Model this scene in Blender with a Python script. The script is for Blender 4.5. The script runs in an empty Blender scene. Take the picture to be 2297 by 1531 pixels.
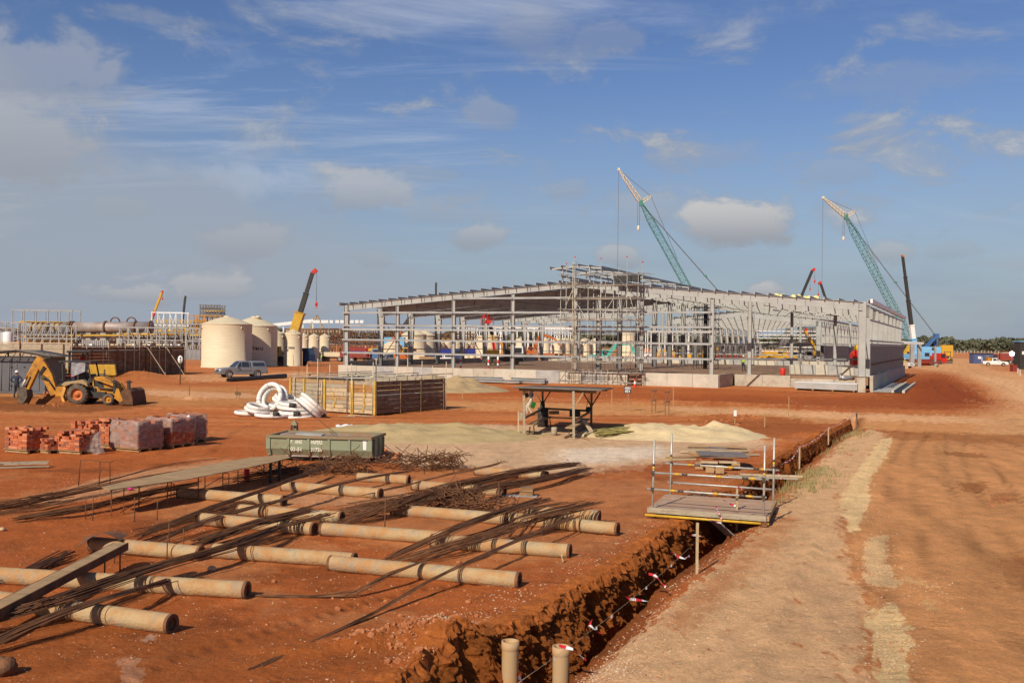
import bpy, bmesh, math, random
import numpy as np
from mathutils import Vector, Matrix

# ------------------------------------------------------------------ camera, sky, sun, exposure
SC = bpy.context.scene
C = SC.collection
R = math.radians
rnd = random.Random(11)
CAMH, FPX, CX, CY = 4.1, 2233.0, 1148.5, 765.5      # camera height; focal length and centre in photo pixels
ROLL = 0.0122
CR, SR = math.cos(ROLL), math.sin(ROLL)
cam_d = bpy.data.cameras.new('camera'); cam = bpy.data.objects.new('camera', cam_d); C.objects.link(cam)
cam_d.sensor_width = 36.0; cam_d.lens = 36.0 * FPX / 2297.0
cam_d.clip_start = 0.1; cam_d.clip_end = 9000
cam.matrix_world = Matrix(((CR, -SR, 0, 0), (0, 0, -1, 0), (SR, CR, 0, CAMH), (0, 0, 0, 1)))
SC.camera = cam

SUN_AZ, SUN_EL = 30.0, 37.0          # shadows run 30 degrees right of straight ahead
sd = bpy.data.lights.new('sun', 'SUN'); so = bpy.data.objects.new('sun', sd); C.objects.link(so)
sd.energy = 5.0; sd.angle = R(0.6); sd.color = (1.0, 0.90, 0.76)
ldir = Vector((math.sin(R(SUN_AZ)) * math.cos(R(SUN_EL)), math.cos(R(SUN_AZ)) * math.cos(R(SUN_EL)), -math.sin(R(SUN_EL))))
so.rotation_euler = ldir.to_track_quat('-Z', 'Y').to_euler(); so.location = (-40, -60, 70)

SC.view_settings.view_transform = 'Standard'; SC.view_settings.look = 'None'
SC.view_settings.exposure = 0.0; SC.view_settings.gamma = 1.0
SC.view_settings.use_curve_mapping = False

def ray(px, py):
    dx, dy = px - CX, py - CY
    return ((dx * CR + dy * SR) / FPX, (dx * SR - dy * CR) / FPX)     # X, Z per metre of depth
def G(px, py, z=0.0):                # the point at height z that the photo shows at this pixel
    x, v = ray(px, py)
    d = (z - CAMH) / v
    return Vector((x * d, d, z))
def AT(px, py, d):                   # the point at depth d that the photo shows at this pixel
    x, v = ray(px, py)
    return Vector((x * d, d, CAMH + v * d))

def build_world():
    w = bpy.data.worlds.new('World'); SC.world = w; w.use_nodes = True
    nt = w.node_tree; N = nt.nodes; L = nt.links; N.clear()
    def nd(t, **k):
        n = N.new(t)
        for a, b in k.items(): setattr(n, a, b)
        return n
    def mth(op, a, b=None, c=None, clamp=False):
        n = nd('ShaderNodeMath', operation=op, use_clamp=clamp)
        for i, q in enumerate((a, b, c)):
            if q is None: continue
            if isinstance(q, (int, float)): n.inputs[i].default_value = q
            else: L.new(q, n.inputs[i])
        return n.outputs[0]
    def sm(x, lo, hi):
        n = nd('ShaderNodeMapRange', interpolation_type='SMOOTHSTEP')
        L.new(x, n.inputs[0]); n.inputs[1].default_value = lo; n.inputs[2].default_value = hi
        return n.outputs[0]
    sky = nd('ShaderNodeTexSky', sky_type='NISHITA', sun_disc=False, sun_elevation=R(SUN_EL), sun_rotation=R(180 + SUN_AZ),
             altitude=20, air_density=1.0, dust_density=0.5, ozone_density=2.4)
    tc = nd('ShaderNodeTexCoord'); sep = nd('ShaderNodeSeparateXYZ'); L.new(tc.outputs['Generated'], sep.inputs[0])
    X, Y, Z = sep.outputs
    az = mth('ARCTAN2', X, mth('ABSOLUTE', Y))
    el = mth('ARCSINE', Z)
    # cloud-layer coordinates: direction hit on a plane overhead
    zz = mth('ADD', mth('MAXIMUM', Z, 0.0), 0.12)
    u, v = mth('DIVIDE', X, zz), mth('DIVIDE', Y, zz)
    cmb = nd('ShaderNodeCombineXYZ'); L.new(u, cmb.inputs[0]); L.new(v, cmb.inputs[1])
    ang = nd('ShaderNodeCombineXYZ'); L.new(az, ang.inputs[0]); L.new(el, ang.inputs[1])
    def noise(vec, scale, detail, rough, sx=1.0, sy=1.0, dist=0.0, loc=(0, 0, 0), rot=0.0):
        mp = nd('ShaderNodeMapping'); L.new(vec, mp.inputs[0]); mp.inputs['Scale'].default_value = (sx, sy, 1)
        mp.inputs['Location'].default_value = loc; mp.inputs['Rotation'].default_value = (0, 0, rot)
        n = nd('ShaderNodeTexNoise'); L.new(mp.outputs[0], n.inputs['Vector'])
        n.inputs['Scale'].default_value = scale; n.inputs['Detail'].default_value = detail
        n.inputs['Roughness'].default_value = rough; n.inputs['Distortion'].default_value = dist
        return n.outputs[0]
    # thin streaked cirrus
    ci = noise(cmb.outputs[0], 1.15, 10, 0.66, 0.45, 1.8, 1.1, (3.1, 0.7, 0), R(24))
    ci2 = noise(cmb.outputs[0], 0.45, 3, 0.5, 1, 1, 0.3, (8.2, 2.3, 0))
    cir = mth('MULTIPLY', sm(ci, 0.47, 0.74), sm(ci2, 0.38, 0.60))
    cir = mth('MULTIPLY', mth('MULTIPLY', cir, sm(el, 0.05, 0.17)), 0.62)
    # low milky veil that thickens towards the horizon
    veiln = noise(ang.outputs[0], 3.0, 6, 0.6, 1.0, 4.0, 0.6)
    veil = mth('MULTIPLY', mth('SUBTRACT', 1.0, sm(el, 0.0, 0.27)), mth('ADD', 0.55, mth('MULTIPLY', veiln, 0.70)))
    # left: broad grey sheet
    edge = noise(ang.outputs[0], 6.0, 8, 0.62, 1.0, 2.2, 0.5, (2, 5, 0))
    wave = mth('MULTIPLY', mth('SUBTRACT', edge, 0.5), 0.10)
    sheet_top = mth('ADD', mth('MULTIPLY', az, -0.42), 0.035)
    sheet = sm(mth('SUBTRACT', mth('ADD', sheet_top, wave), el), -0.035, 0.045)
    sheet = mth('MULTIPLY', sheet, sm(mth('MULTIPLY', az, -1.0), -0.15, 0.2))
    # heaped clouds: (az, el) centres read off the photo, half sizes, weight, tint
    big = noise(ang.outputs[0], 14.0, 9, 0.60, 1.0, 1.6, 0.25, (1, 2, 0))
    puff = None; pufs = []
    def blob(px, py, wx, wy, gain, soft=0.55):
        x, vv = ray(px, py)
        a0 = math.atan(x); e0 = math.atan(vv / math.sqrt(1 + x * x))
        da = mth('DIVIDE', mth('SUBTRACT', az, a0), wx / FPX)
        de = mth('DIVIDE', mth('SUBTRACT', el, e0), wy / FPX)
        r = mth('SQRT', mth('ADD', mth('MULTIPLY', da, da), mth('MULTIPLY', de, de)))
        q = mth('ADD', mth('SUBTRACT', 1.0, r), mth('MULTIPLY', mth('SUBTRACT', big, 0.5), 3.0))
        m = mth('MULTIPLY', sm(q, -0.05, soft), gain)
        return m, de
    shade = None
    for args in ((1645, 495, 140, 66, 0.92), (1420, 468, 130, 62, 0.42), (40, 165, 200, 130, 0.50), (60, 310, 150, 110, 0.55),
                 (790, 432, 130, 56, 0.62), (540, 540, 120, 44, 0.46), (1068, 527, 80, 34, 0.58), (1100, 250, 75, 42, 0.38),
                 (1350, 90, 90, 55, 0.26), (1210, 70, 120, 75, 0.28), (290, 660, 120, 28, 0.62), (500, 650, 120, 40, 0.62), (640, 690, 130, 26, 0.4), (120, 690, 120, 24, 0.35),
                 (1715, 650, 66, 34, 0.8), (1390, 575, 62, 32, 0.6), (1990, 565, 64, 32, 0.55), (1880, 385, 90, 28, 0.28),
                 (2150, 560, 70, 20, 0.26), (2240, 595, 80, 24, 0.26), (830, 577, 50, 22, 0.30), (2240, 690, 70, 30, 0.22), (960, 390, 110, 18, 0.26), (1560, 350, 170, 40, 0.24), (1990, 190, 190, 50, 0.20), (380, 45, 190, 26, 0.30), (310, 205, 120, 16, 0.22), (1010, 480, 120, 40, 0.28), (260, 470, 90, 30, 0.26), (1280, 420, 70, 34, 0.3), (1950, 300, 110, 40, 0.2)):
        m, de = blob(*args)
        puff = m if puff is None else mth('MAXIMUM', puff, m)
        s = mth('MULTIPLY', m, sm(de, -0.9, 0.7))
        shade = s if shade is None else mth('MAXIMUM', shade, s)
    brk = noise(ang.outputs[0], 8.5, 10, 0.64, 1.0, 2.1, 0.35, (4.4, 1.9, 0)); brk2 = noise(ang.outputs[0], 2.6, 3, 0.5, 1.0, 1.6, 0.2, (0.6, 7.1, 0))
    bm = mth('MULTIPLY', sm(brk, 0.50, 0.66), sm(brk2, 0.40, 0.58)); bm = mth('MULTIPLY', bm, mth('MULTIPLY', sm(el, 0.0, 0.07), mth('SUBTRACT', 1.0, sm(el, 0.20, 0.40))))
    bsh = mth('MULTIPLY', sm(brk, 0.54, 0.78), 0.9); bm = mth('MULTIPLY', bm, 0.80)
    # bright thin area between
    m, _ = blob(560, 400, 330, 45, 0.40, 0.9)
    br = m
    # colours
    def rgb(c):
        n = nd('ShaderNodeRGB'); n.outputs[0].default_value = (*c, 1); return n.outputs[0]
    def mix(f, a, b):
        n = nd('ShaderNodeMixRGB'); L.new(f, n.inputs[0]); L.new(a, n.inputs[1]); L.new(b, n.inputs[2]); return n.outputs[0]
    skyc = nd('ShaderNodeVectorMath', operation='SCALE'); L.new(sky.outputs[0], skyc.inputs[0]); skyc.inputs['Scale'].default_value = 0.105
    hs = nd('ShaderNodeHueSaturation'); L.new(skyc.outputs[0], hs.inputs['Color']); hs.inputs['Hue'].default_value = 0.515; hs.inputs['Saturation'].default_value = 1.18; hs.inputs['Value'].default_value = 0.84
    col = hs.outputs[0]
    col = mix(mth('MULTIPLY', veil, 0.95, clamp=True), col, rgb((0.275, 0.33, 0.425)))
    col = mix(mth('MAXIMUM', cir, br), col, rgb((0.56, 0.60, 0.68)))
    col = mix(mth('MULTIPLY', sheet, 0.72), col, rgb((0.345, 0.385, 0.455)))
    pc = mix(shade, rgb((0.31, 0.33, 0.37)), rgb((0.60, 0.585, 0.57)))
    col = mix(bm, col, mix(bsh, rgb((0.33, 0.36, 0.41)), rgb((0.62, 0.62, 0.63))))
    col = mix(puff, col, pc)
    bg = nd('ShaderNodeBackground'); L.new(col, bg.inputs[0]); bg.inputs[1].default_value = 1.0
    out = nd('ShaderNodeOutputWorld'); L.new(bg.outputs[0], out.inputs[0])
    w.cycles.sampling_method = 'AUTOMATIC'
build_world()

# ------------------------------------------------------------------ mesh helpers
class MB:
    """collects faces; build() links them as ONE mesh object"""
    def __init__(s): s.v, s.f, s.m, s.sm, s.cur, s.smooth = [], [], [], [], 0, False
    def add(s, vs, fs, smooth=None):
        n = len(s.v); s.v += [tuple(v) for v in vs]; s.f += [[n + i for i in f] for f in fs]
        s.m += [s.cur] * len(fs); s.sm += [s.smooth if smooth is None else smooth] * len(fs); return s
    def hexa(s, p):                                                   # 8 corners, bottom ring then top ring
        return s.add(p, [(3, 2, 1, 0), (4, 5, 6, 7), (0, 1, 5, 4), (1, 2, 6, 5), (2, 3, 7, 6), (3, 0, 4, 7)])
    def box(s, c, size, rz=0.0, ry=0.0, rx=0.0, taper=1.0):
        a, b, h = size[0] / 2, size[1] / 2, size[2] / 2
        P = [Vector((x * a * (taper if z > 0 else 1), y * b * (taper if z > 0 else 1), z * h)) for z in (-1, 1) for x, y in ((-1, -1), (1, -1), (1, 1), (-1, 1))]
        M = Matrix.Rotation(rz, 3, 'Z') @ Matrix.Rotation(ry, 3, 'Y') @ Matrix.Rotation(rx, 3, 'X')
        return s.hexa([M @ p + Vector(c) for p in P])
    def bar(s, p0, p1, w, h, up=(0, 0, 1)):
        p0, p1, up = Vector(p0), Vector(p1), Vector(up)
        d = (p1 - p0).normalized(); sx = d.cross(up)
        if sx.length < 1e-4: sx = d.cross(Vector((1, 0, 0)))
        sx.normalize(); sy = sx.cross(d)
        q = [(-1, -1), (1, -1), (1, 1), (-1, 1)]
        ring = lambda p: [p + sx * (a * w / 2) + sy * (b * h / 2) for a, b in q]
        A, B = ring(p0), ring(p1)
        return s.add(A + B, [(3, 2, 1, 0), (4, 5, 6, 7), (0, 1, 5, 4), (1, 2, 6, 5), (2, 3, 7, 6), (3, 0, 4, 7)])
    def ibeam(s, p0, p1, d0, d1, w, dvec, tf=0.03, tw=0.025):         # web lies along dvec; depth d0 at p0, d1 at p1
        p0, p1, dv = Vector(p0), Vector(p1), Vector(dvec).normalized()
        ax = (p1 - p0).normalized(); dv = (dv - ax * ax.dot(dv)).normalized(); sv = ax.cross(dv)
        for sg in (-1, 1):
            a, b = p0 + dv * (sg * d0 / 2), p1 + dv * (sg * d1 / 2)
            s.bar(a, b, w, tf, up=dv)
        P = []
        for z, (p, d) in enumerate(((p0, d0 / 2 - tf / 2), (p1, d1 / 2 - tf / 2))):
            P += [p - dv * d - sv * tw / 2, p + dv * d - sv * tw / 2, p + dv * d + sv * tw / 2, p - dv * d + sv * tw / 2]
        return s.hexa(P)
    def tube(s, pts, r, n=6, cap=True, smooth=True):
        pts = [Vector(p) for p in pts]; k = len(pts); rr = r if isinstance(r, (list, tuple)) else [r] * k
        vs, prev = [], None
        for i, p in enumerate(pts):
            d = (pts[min(i + 1, k - 1)] - pts[max(i - 1, 0)])
            d = d.normalized() if d.length > 1e-9 else Vector((0, 0, 1))
            if prev is None:
                a = Vector((0, 0, 1)) if abs(d.z) < 0.95 else Vector((1, 0, 0))
                sx = d.cross(a).normalized()
            else:
                sx = (prev - d * prev.dot(d)); sx = sx.normalized() if sx.length > 1e-6 else d.orthogonal().normalized()
            prev = sx; sy = d.cross(sx)
            vs += [p + sx * (rr[i] * math.cos(2 * math.pi * j / n)) + sy * (rr[i] * math.sin(2 * math.pi * j / n)) for j in range(n)]
        fs = [(i * n + j, i * n + (j + 1) % n, (i + 1) * n + (j + 1) % n, (i + 1) * n + j) for i in range(k - 1) for j in range(n)]
        s.add(vs, fs, smooth)
        if cap:
            b = len(s.v) - k * n
            for f in ([b + j for j in range(n)][::-1], [b + (k - 1) * n + j for j in range(n)]):
                s.f.append(f); s.m.append(s.cur); s.sm.append(False)
        return s
    def lathe(s, prof, n=24, M=None, smooth=True):                    # prof: (radius, z) pairs
        M = M or Matrix()
        vs = [M @ Vector((r * math.cos(2 * math.pi * j / n), r * math.sin(2 * math.pi * j / n), z)) for r, z in prof for j in range(n)]
        fs = [(i * n + j, i * n + (j + 1) % n, (i + 1) * n + (j + 1) % n, (i + 1) * n + j) for i in range(len(prof) - 1) for j in range(n)]
        return s.add(vs, fs, smooth)
    def prism(s, poly, o, ax, ay, thick):                             # 2-D outline in the plane (ax, ay), extruded along ax x ay both ways
        o, ax, ay = Vector(o), Vector(ax), Vector(ay); nz = ax.cross(ay).normalized() * (thick / 2); n = len(poly)
        P = [o + ax * a + ay * b for a, b in poly]
        fs = [tuple(range(n))[::-1], tuple(range(n, 2 * n))] + [(i, (i + 1) % n, n + (i + 1) % n, n + i) for i in range(n)]
        return s.add([p - nz for p in P] + [p + nz for p in P], fs)
    def ball(s, c, r, nu=10, nv=6, sz=(1, 1, 1)):
        c = Vector(c); prof = [(max(1e-4, math.sin(math.pi * i / nv)), -math.cos(math.pi * i / nv)) for i in range(nv + 1)]
        return s.lathe(prof, nu, Matrix.Translation(c) @ Matrix.Diagonal((r * sz[0], r * sz[1], r * sz[2], 1)))
    def sheet(s, grid):                                               # rows of points
        nr, nc = len(grid), len(grid[0])
        return s.add([p for row in grid for p in row], [(i * nc + j, i * nc + j + 1, (i + 1) * nc + j + 1, (i + 1) * nc + j) for i in range(nr - 1) for j in range(nc - 1)], True)
    def build(s, name, mats, parent=None, **props):
        me = bpy.data.meshes.new(name)
        off = ORIG.get(parent.name, Vector((0, 0, 0))) if parent is not None else props.pop('origin', None)
        if off is not None and parent is None: off = Vector(off)
        vs = s.v if off is None or off.length == 0 else [(a - off.x, b - off.y, c - off.z) for a, b, c in s.v]
        me.from_pydata(vs, [], s.f)
        for m in (mats if isinstance(mats, (list, tuple)) else [mats]): me.materials.append(m)
        me.polygons.foreach_set('material_index', s.m); me.polygons.foreach_set('use_smooth', s.sm)
        me.update()
        o = bpy.data.objects.new(name, me); C.objects.link(o)
        if parent is not None:
            o.parent = parent; ORIG[o.name] = off
        elif off is not None:
            o.location = off; ORIG[o.name] = off
        for k, q in props.items():
            if q is not None: o[k] = q
        return o
ORIG = {}
def thing(name, label, cat, loc=(0, 0, 0), group=None, local=False, rz=0.0):
    """an Empty at the thing's base that parents its parts; parts are given in world coordinates unless local"""
    o = bpy.data.objects.new(name, None); C.objects.link(o); o.location = loc; o.rotation_euler = (0, 0, rz)
    o['label'] = label; o['category'] = cat
    if group: o['group'] = group
    o.empty_display_size = 0.3
    ORIG[o.name] = Vector((0, 0, 0)) if local else Vector(loc)
    return o
def solo(mb, name, mat, label, cat, loc=(0, 0, 0), group=None):       # a thing that is one mesh
    return mb.build(name, mat, None, origin=loc, label=label, category=cat, group=group)
def struct(mb, name, mat): return mb.build(name, mat, None, kind='structure')
KIDS = None
def dup(root, loc, rz=None, label=None, group=None, swap=None):
    """a copy of a thing with copies of its parts and sub-parts"""
    def cp(o, parent):
        c = o.copy(); C.objects.link(c)
        if parent is not None: c.parent = parent
        if swap and c.type == 'MESH' and any(m in swap for m in c.data.materials):
            key = (c.data.name, id(swap))
            if key not in SWAPPED:
                d = c.data.copy(); SWAPPED[key] = d
                for i, m in enumerate(d.materials):
                    if m in swap: d.materials[i] = swap[m]
            c.data = SWAPPED[key]
        for ch in list(o.children): cp(ch, c)
        return c
    r = cp(root, None); r.location = loc
    if rz is not None: r.rotation_euler = (0, 0, rz)
    if label: r['label'] = label
    if group: r['group'] = group
    return r
SWAPPED = {}
def V(*a): return Vector(a)
def rotz(p, a, o=(0, 0, 0)):
    c, s = math.cos(a), math.sin(a); return Vector((o[0] + p[0] * c - p[1] * s, o[1] + p[0] * s + p[1] * c, o[2] + p[2]))

# ------------------------------------------------------------------ materials
def mat(name, c1, c2=None, scale=3.0, rough=0.75, metal=0.0, bump=0.0, bscale=None, lo=0.35, hi=0.65, stretch=(1, 1, 1), spec=0.4, detail=5, c3=None, s3=11.0, amt3=0.5):
    m = bpy.data.materials.new(name); m.use_nodes = True
    nt = m.node_tree; N, L = nt.nodes, nt.links; b = N['Principled BSDF']
    b.inputs['Roughness'].default_value = rough; b.inputs['Metallic'].default_value = metal
    b.inputs['Specular IOR Level'].default_value = spec
    b.inputs['Base Color'].default_value = (*c1, 1)
    if c2 is None and not bump: c2 = tuple(x * 0.82 for x in c1)
    tc = N.new('ShaderNodeTexCoord'); mp = N.new('ShaderNodeMapping'); L.new(tc.outputs['Object'], mp.inputs[0]); mp.inputs['Scale'].default_value = stretch
    if c2 is not None:
        n = N.new('ShaderNodeTexNoise'); L.new(mp.outputs[0], n.inputs['Vector']); n.inputs['Scale'].default_value = scale; n.inputs['Detail'].default_value = detail; n.inputs['Roughness'].default_value = 0.62
        r = N.new('ShaderNodeMapRange'); r.interpolation_type = 'SMOOTHSTEP'; L.new(n.outputs[0], r.inputs[0]); r.inputs[1].default_value = lo; r.inputs[2].default_value = hi
        x = N.new('ShaderNodeMixRGB'); L.new(r.outputs[0], x.inputs[0]); x.inputs[1].default_value = (*c1, 1); x.inputs[2].default_value = (*c2, 1)
        col = x.outputs[0]
        if c3 is not None:
            n3 = N.new('ShaderNodeTexNoise'); L.new(tc.outputs['Object'], n3.inputs['Vector']); n3.inputs['Scale'].default_value = s3; n3.inputs['Detail'].default_value = 6; n3.inputs['Roughness'].default_value = 0.7
            r3 = N.new('ShaderNodeMapRange'); r3.interpolation_type = 'SMOOTHSTEP'; L.new(n3.outputs[0], r3.inputs[0]); r3.inputs[1].default_value = 0.5; r3.inputs[2].default_value = 0.68; r3.inputs[4].default_value = amt3
            x3 = N.new('ShaderNodeMixRGB'); L.new(r3.outputs[0], x3.inputs[0]); L.new(col, x3.inputs[1]); x3.inputs[2].default_value = (*c3, 1); col = x3.outputs[0]
        L.new(col, b.inputs['Base Color'])
    if bump:
        nb = N.new('ShaderNodeTexNoise'); L.new(mp.outputs[0], nb.inputs['Vector']); nb.inputs['Scale'].default_value = bscale or scale * 4; nb.inputs['Detail'].default_value = 6
        bp = N.new('ShaderNodeBump'); L.new(nb.outputs[0], bp.inputs['Height']); bp.inputs['Strength'].default_value = bump; bp.inputs['Distance'].default_value = 0.05
        L.new(bp.outputs[0], b.inputs['Normal'])
    return m
m_pile = mat('pile_concrete', (0.42, 0.295, 0.15), (0.40, 0.205, 0.075), 2.2, 0.85, bump=0.4, bscale=26, lo=0.40, hi=0.66, c3=(0.28, 0.23, 0.165), s3=3.2, amt3=0.85)
m_plate = mat('pile_end_plate', (0.20, 0.085, 0.035), (0.11, 0.05, 0.025), 8, 0.85, bump=0.3)
m_rust = mat('rebar_rust', (0.10, 0.044, 0.019), (0.17, 0.072, 0.029), 5, 0.85)
m_rust2 = mat('rebar_rust_orange', (0.21, 0.088, 0.033), (0.12, 0.05, 0.021), 6, 0.85)
m_ply = mat('plywood_weathered', (0.40, 0.262, 0.13), (0.30, 0.19, 0.088), 1.5, 0.8, stretch=(1, 8, 1), c3=(0.18, 0.11, 0.06), s3=3, amt3=0.5)
m_plyd = mat('plywood_film_faced', (0.15, 0.115, 0.095), (0.21, 0.17, 0.14), 2, 0.55)
m_wood = [mat('timber_%s' % n, a, b, 2.5, 0.85, stretch=(1, 1, 12), c3=(0.10, 0.06, 0.03), s3=4, amt3=0.4) for n, a, b in (
    ('tan', (0.42, 0.27, 0.13), (0.33, 0.20, 0.09)), ('grey', (0.40, 0.33, 0.23), (0.31, 0.25, 0.17)), ('pale', (0.56, 0.42, 0.26), (0.44, 0.32, 0.18)),
    ('orange', (0.42, 0.20, 0.07), (0.30, 0.14, 0.05)), ('dark', (0.22, 0.14, 0.075), (0.14, 0.09, 0.05)))]
m_wyel = mat('timber_yellow_painted', (0.58, 0.37, 0.05), (0.40, 0.25, 0.05), 4, 0.8)
m_dwood = [mat('formwork_%s' % n, a, b, 3, 0.85, c3=(0.05, 0.03, 0.02), s3=2, amt3=0.5) for n, a, b in (
    ('brown', (0.20, 0.125, 0.07), (0.13, 0.08, 0.045)), ('rusty', (0.27, 0.13, 0.055), (0.16, 0.085, 0.045)), ('grey', (0.24, 0.18, 0.12), (0.15, 0.11, 0.075)))]
m_galv = mat('scaffold_tube', (0.52, 0.50, 0.44), (0.40, 0.38, 0.32), 6, 0.5, 0.45)
m_tube_y = mat('yellow_tube_paint', (0.65, 0.40, 0.03), (0.50, 0.29, 0.03), 6, 0.5)
m_tube_d = mat('dark_coupler', (0.07, 0.055, 0.045), (0.14, 0.10, 0.07), 20, 0.6, 0.4)
m_tube_w = mat('pale_pole', (0.55, 0.47, 0.33), (0.42, 0.33, 0.2), 4, 0.7)
m_steel = mat('primed_steel', (0.385, 0.38, 0.35), (0.325, 0.32, 0.295), 0.7, 0.55, c3=(0.45, 0.42, 0.36), s3=2.5, amt3=0.25)
m_steelg = mat('grey_steel', (0.36, 0.36, 0.345), (0.29, 0.29, 0.275), 0.8, 0.5, 0.15)
m_steeld = mat('dark_grey_steel', (0.17, 0.16, 0.15), (0.135, 0.128, 0.12), 0.8, 0.6)
m_black = mat('black_paint', (0.025, 0.023, 0.02), (0.045, 0.04, 0.035), 5, 0.6)
m_conc = mat('cast_concrete', (0.53, 0.48, 0.38), (0.44, 0.395, 0.31), 0.6, 0.9, bump=0.1, bscale=8, c3=(0.33, 0.31, 0.28), s3=1.3, amt3=0.55)
m_concg = mat('stained_concrete', (0.39, 0.37, 0.33), (0.30, 0.295, 0.285), 1.2, 0.9, c3=(0.52, 0.48, 0.4), s3=3, amt3=0.5)
m_concs = mat('dirty_concrete', (0.44, 0.385, 0.295), (0.23, 0.21, 0.185), 1.6, 0.9, lo=0.45, hi=0.75, c3=(0.48, 0.33, 0.2), s3=0.8, amt3=0.4)
m_slab = mat('slab', (0.36, 0.22, 0.13), (0.28, 0.16, 0.09), 0.5, 0.95)
m_tank = mat('tank_cream', (0.64, 0.535, 0.355), (0.585, 0.485, 0.32), 0.5, 0.62, stretch=(1, 1, 14), c3=(0.50, 0.39, 0.25), s3=1.1, amt3=0.25)
m_white = mat('white_paint', (0.78, 0.77, 0.73), (0.70, 0.68, 0.63), 3, 0.4)
m_hose = mat('white_corrugated_pipe', (0.76, 0.73, 0.67), (0.70, 0.65, 0.57), 5, 0.5)
m_yel = mat('machine_yellow', (0.56, 0.25, 0.015), (0.42, 0.175, 0.015), 2.5, 0.6, c3=(0.17, 0.085, 0.035), s3=2.2, amt3=0.85)
m_yel2 = mat('bright_yellow', (0.60, 0.345, 0.03), (0.50, 0.28, 0.03), 3, 0.5)
m_oran = mat('machine_orange', (0.52, 0.145, 0.03), (0.42, 0.11, 0.025), 3, 0.55)
m_teal = mat('machine_teal', (0.09, 0.46, 0.36), (0.07, 0.38, 0.30), 3, 0.55)
m_green = mat('lattice_green', (0.055, 0.20, 0.16), (0.07, 0.23, 0.185), 1, 0.55)
m_cream = mat('lattice_cream', (0.66, 0.60, 0.47), (0.58, 0.52, 0.4), 1, 0.6)
m_red = mat('red_paint', (0.60, 0.03, 0.015), (0.5, 0.025, 0.015), 3, 0.45)
m_dred = mat('dark_red_paint', (0.26, 0.035, 0.02), (0.18, 0.03, 0.02), 3, 0.6)
m_blue = mat('blue_paint', (0.055, 0.135, 0.31), (0.045, 0.11, 0.25), 3, 0.5)
m_lblue = mat('light_blue_paint', (0.20, 0.46, 0.68), (0.16, 0.39, 0.6), 3, 0.5)
m_dblue = mat('dark_blue_paint', (0.02, 0.06, 0.16), (0.02, 0.05, 0.12), 3, 0.45)
m_tarp = mat('blue_tarpaulin', (0.02, 0.035, 0.25), (0.015, 0.02, 0.16), 4, 0.5)
m_silver = mat('silver_car_paint', (0.27, 0.275, 0.29), (0.24, 0.245, 0.26), 3, 0.3, 0.4)
m_glass = mat('dark_glass', (0.02, 0.025, 0.03), (0.03, 0.035, 0.04), 2, 0.08, spec=0.8)
m_tyre = mat('tyre_rubber', (0.045, 0.04, 0.035), (0.12, 0.085, 0.055), 5, 0.9)
m_tyred = mat('dusty_tyre_rubber', (0.16, 0.115, 0.075), (0.07, 0.055, 0.045), 5, 0.95)
m_contg = mat('container_grey', (0.115, 0.115, 0.125), (0.095, 0.095, 0.105), 1, 0.6)
m_roof = mat('corrugated_sheet', (0.12, 0.10, 0.085), (0.19, 0.15, 0.115), 2, 0.75, 0.0)
m_skip = mat('skip_green', (0.225, 0.25, 0.155), (0.20, 0.15, 0.08), 1.6, 0.75, lo=0.45, hi=0.75, c3=(0.20, 0.08, 0.03), s3=2.2, amt3=0.85)
m_skipr = mat('skip_rusty_rim', (0.27, 0.16, 0.085), (0.20, 0.19, 0.11), 3, 0.8)
m_skipd = mat('skip_rust_inside', (0.25, 0.125, 0.065), (0.30, 0.23, 0.18), 1.5, 0.85, c3=(0.36, 0.36, 0.38), s3=2, amt3=0.7)
m_letter = mat('worn_white_lettering', (0.72, 0.68, 0.55), (0.34, 0.34, 0.22), 9, 0.7, lo=0.52, hi=0.72)
m_ink = mat('black_lettering', (0.03, 0.03, 0.03))
m_sand = mat('cream_sand', (0.65, 0.50, 0.275), (0.57, 0.43, 0.23), 1.4, 0.95, bump=0.6, bscale=9)
m_sandg = mat('olive_sand', (0.47, 0.345, 0.165), (0.40, 0.285, 0.13), 1.2, 0.95, bump=0.6, bscale=9)
m_sandb = mat('brown_sand', (0.40, 0.285, 0.145), (0.34, 0.235, 0.12), 1.2, 0.95, bump=0.5, bscale=8)
m_bam = mat('split_bamboo', (0.34, 0.29, 0.09), (0.20, 0.17, 0.06), 4, 0.7)
m_brick = [mat('brick_%s' % n, a, tuple(q * 0.8 for q in a), 9, 0.9) for n, a in (
    ('orange', (0.56, 0.17, 0.065)), ('red', (0.44, 0.115, 0.05)), ('pink', (0.62, 0.255, 0.125)), ('brown', (0.30, 0.11, 0.065)))]
m_bag = mat('white_bag', (0.70, 0.70, 0.72), (0.58, 0.58, 0.62), 6, 0.5)
m_skin = mat('skin', (0.16, 0.085, 0.05)); m_navy = mat('navy_cloth', (0.025, 0.035, 0.07)); m_dgreen = mat('dark_cloth', (0.03, 0.035, 0.04))
m_khaki = mat('pale_trousers', (0.52, 0.47, 0.36)); m_hivis = mat('hivis_cloth', (0.42, 0.62, 0.04)); m_boot = mat('boots', (0.05, 0.035, 0.025))
m_rcloth = mat('red_cloth', (0.5, 0.02, 0.015)); m_gcloth = mat('grey_cloth', (0.25, 0.25, 0.26))
m_gbag = mat('green_fabric', (0.02, 0.19, 0.03), (0.015, 0.13, 0.02), 5, 0.7)
m_dbag = mat('dark_bag_fabric', (0.02, 0.028, 0.022), (0.03, 0.04, 0.03), 8, 0.8)
m_soilm = mat('dug_soil', (0.16, 0.075, 0.035), (0.10, 0.05, 0.028), 3, 0.98, bump=0.8, bscale=10)
m_soilr = mat('red_soil', (0.44, 0.17, 0.065), (0.34, 0.115, 0.04), 2, 0.98, bump=0.8, bscale=10)
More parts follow.
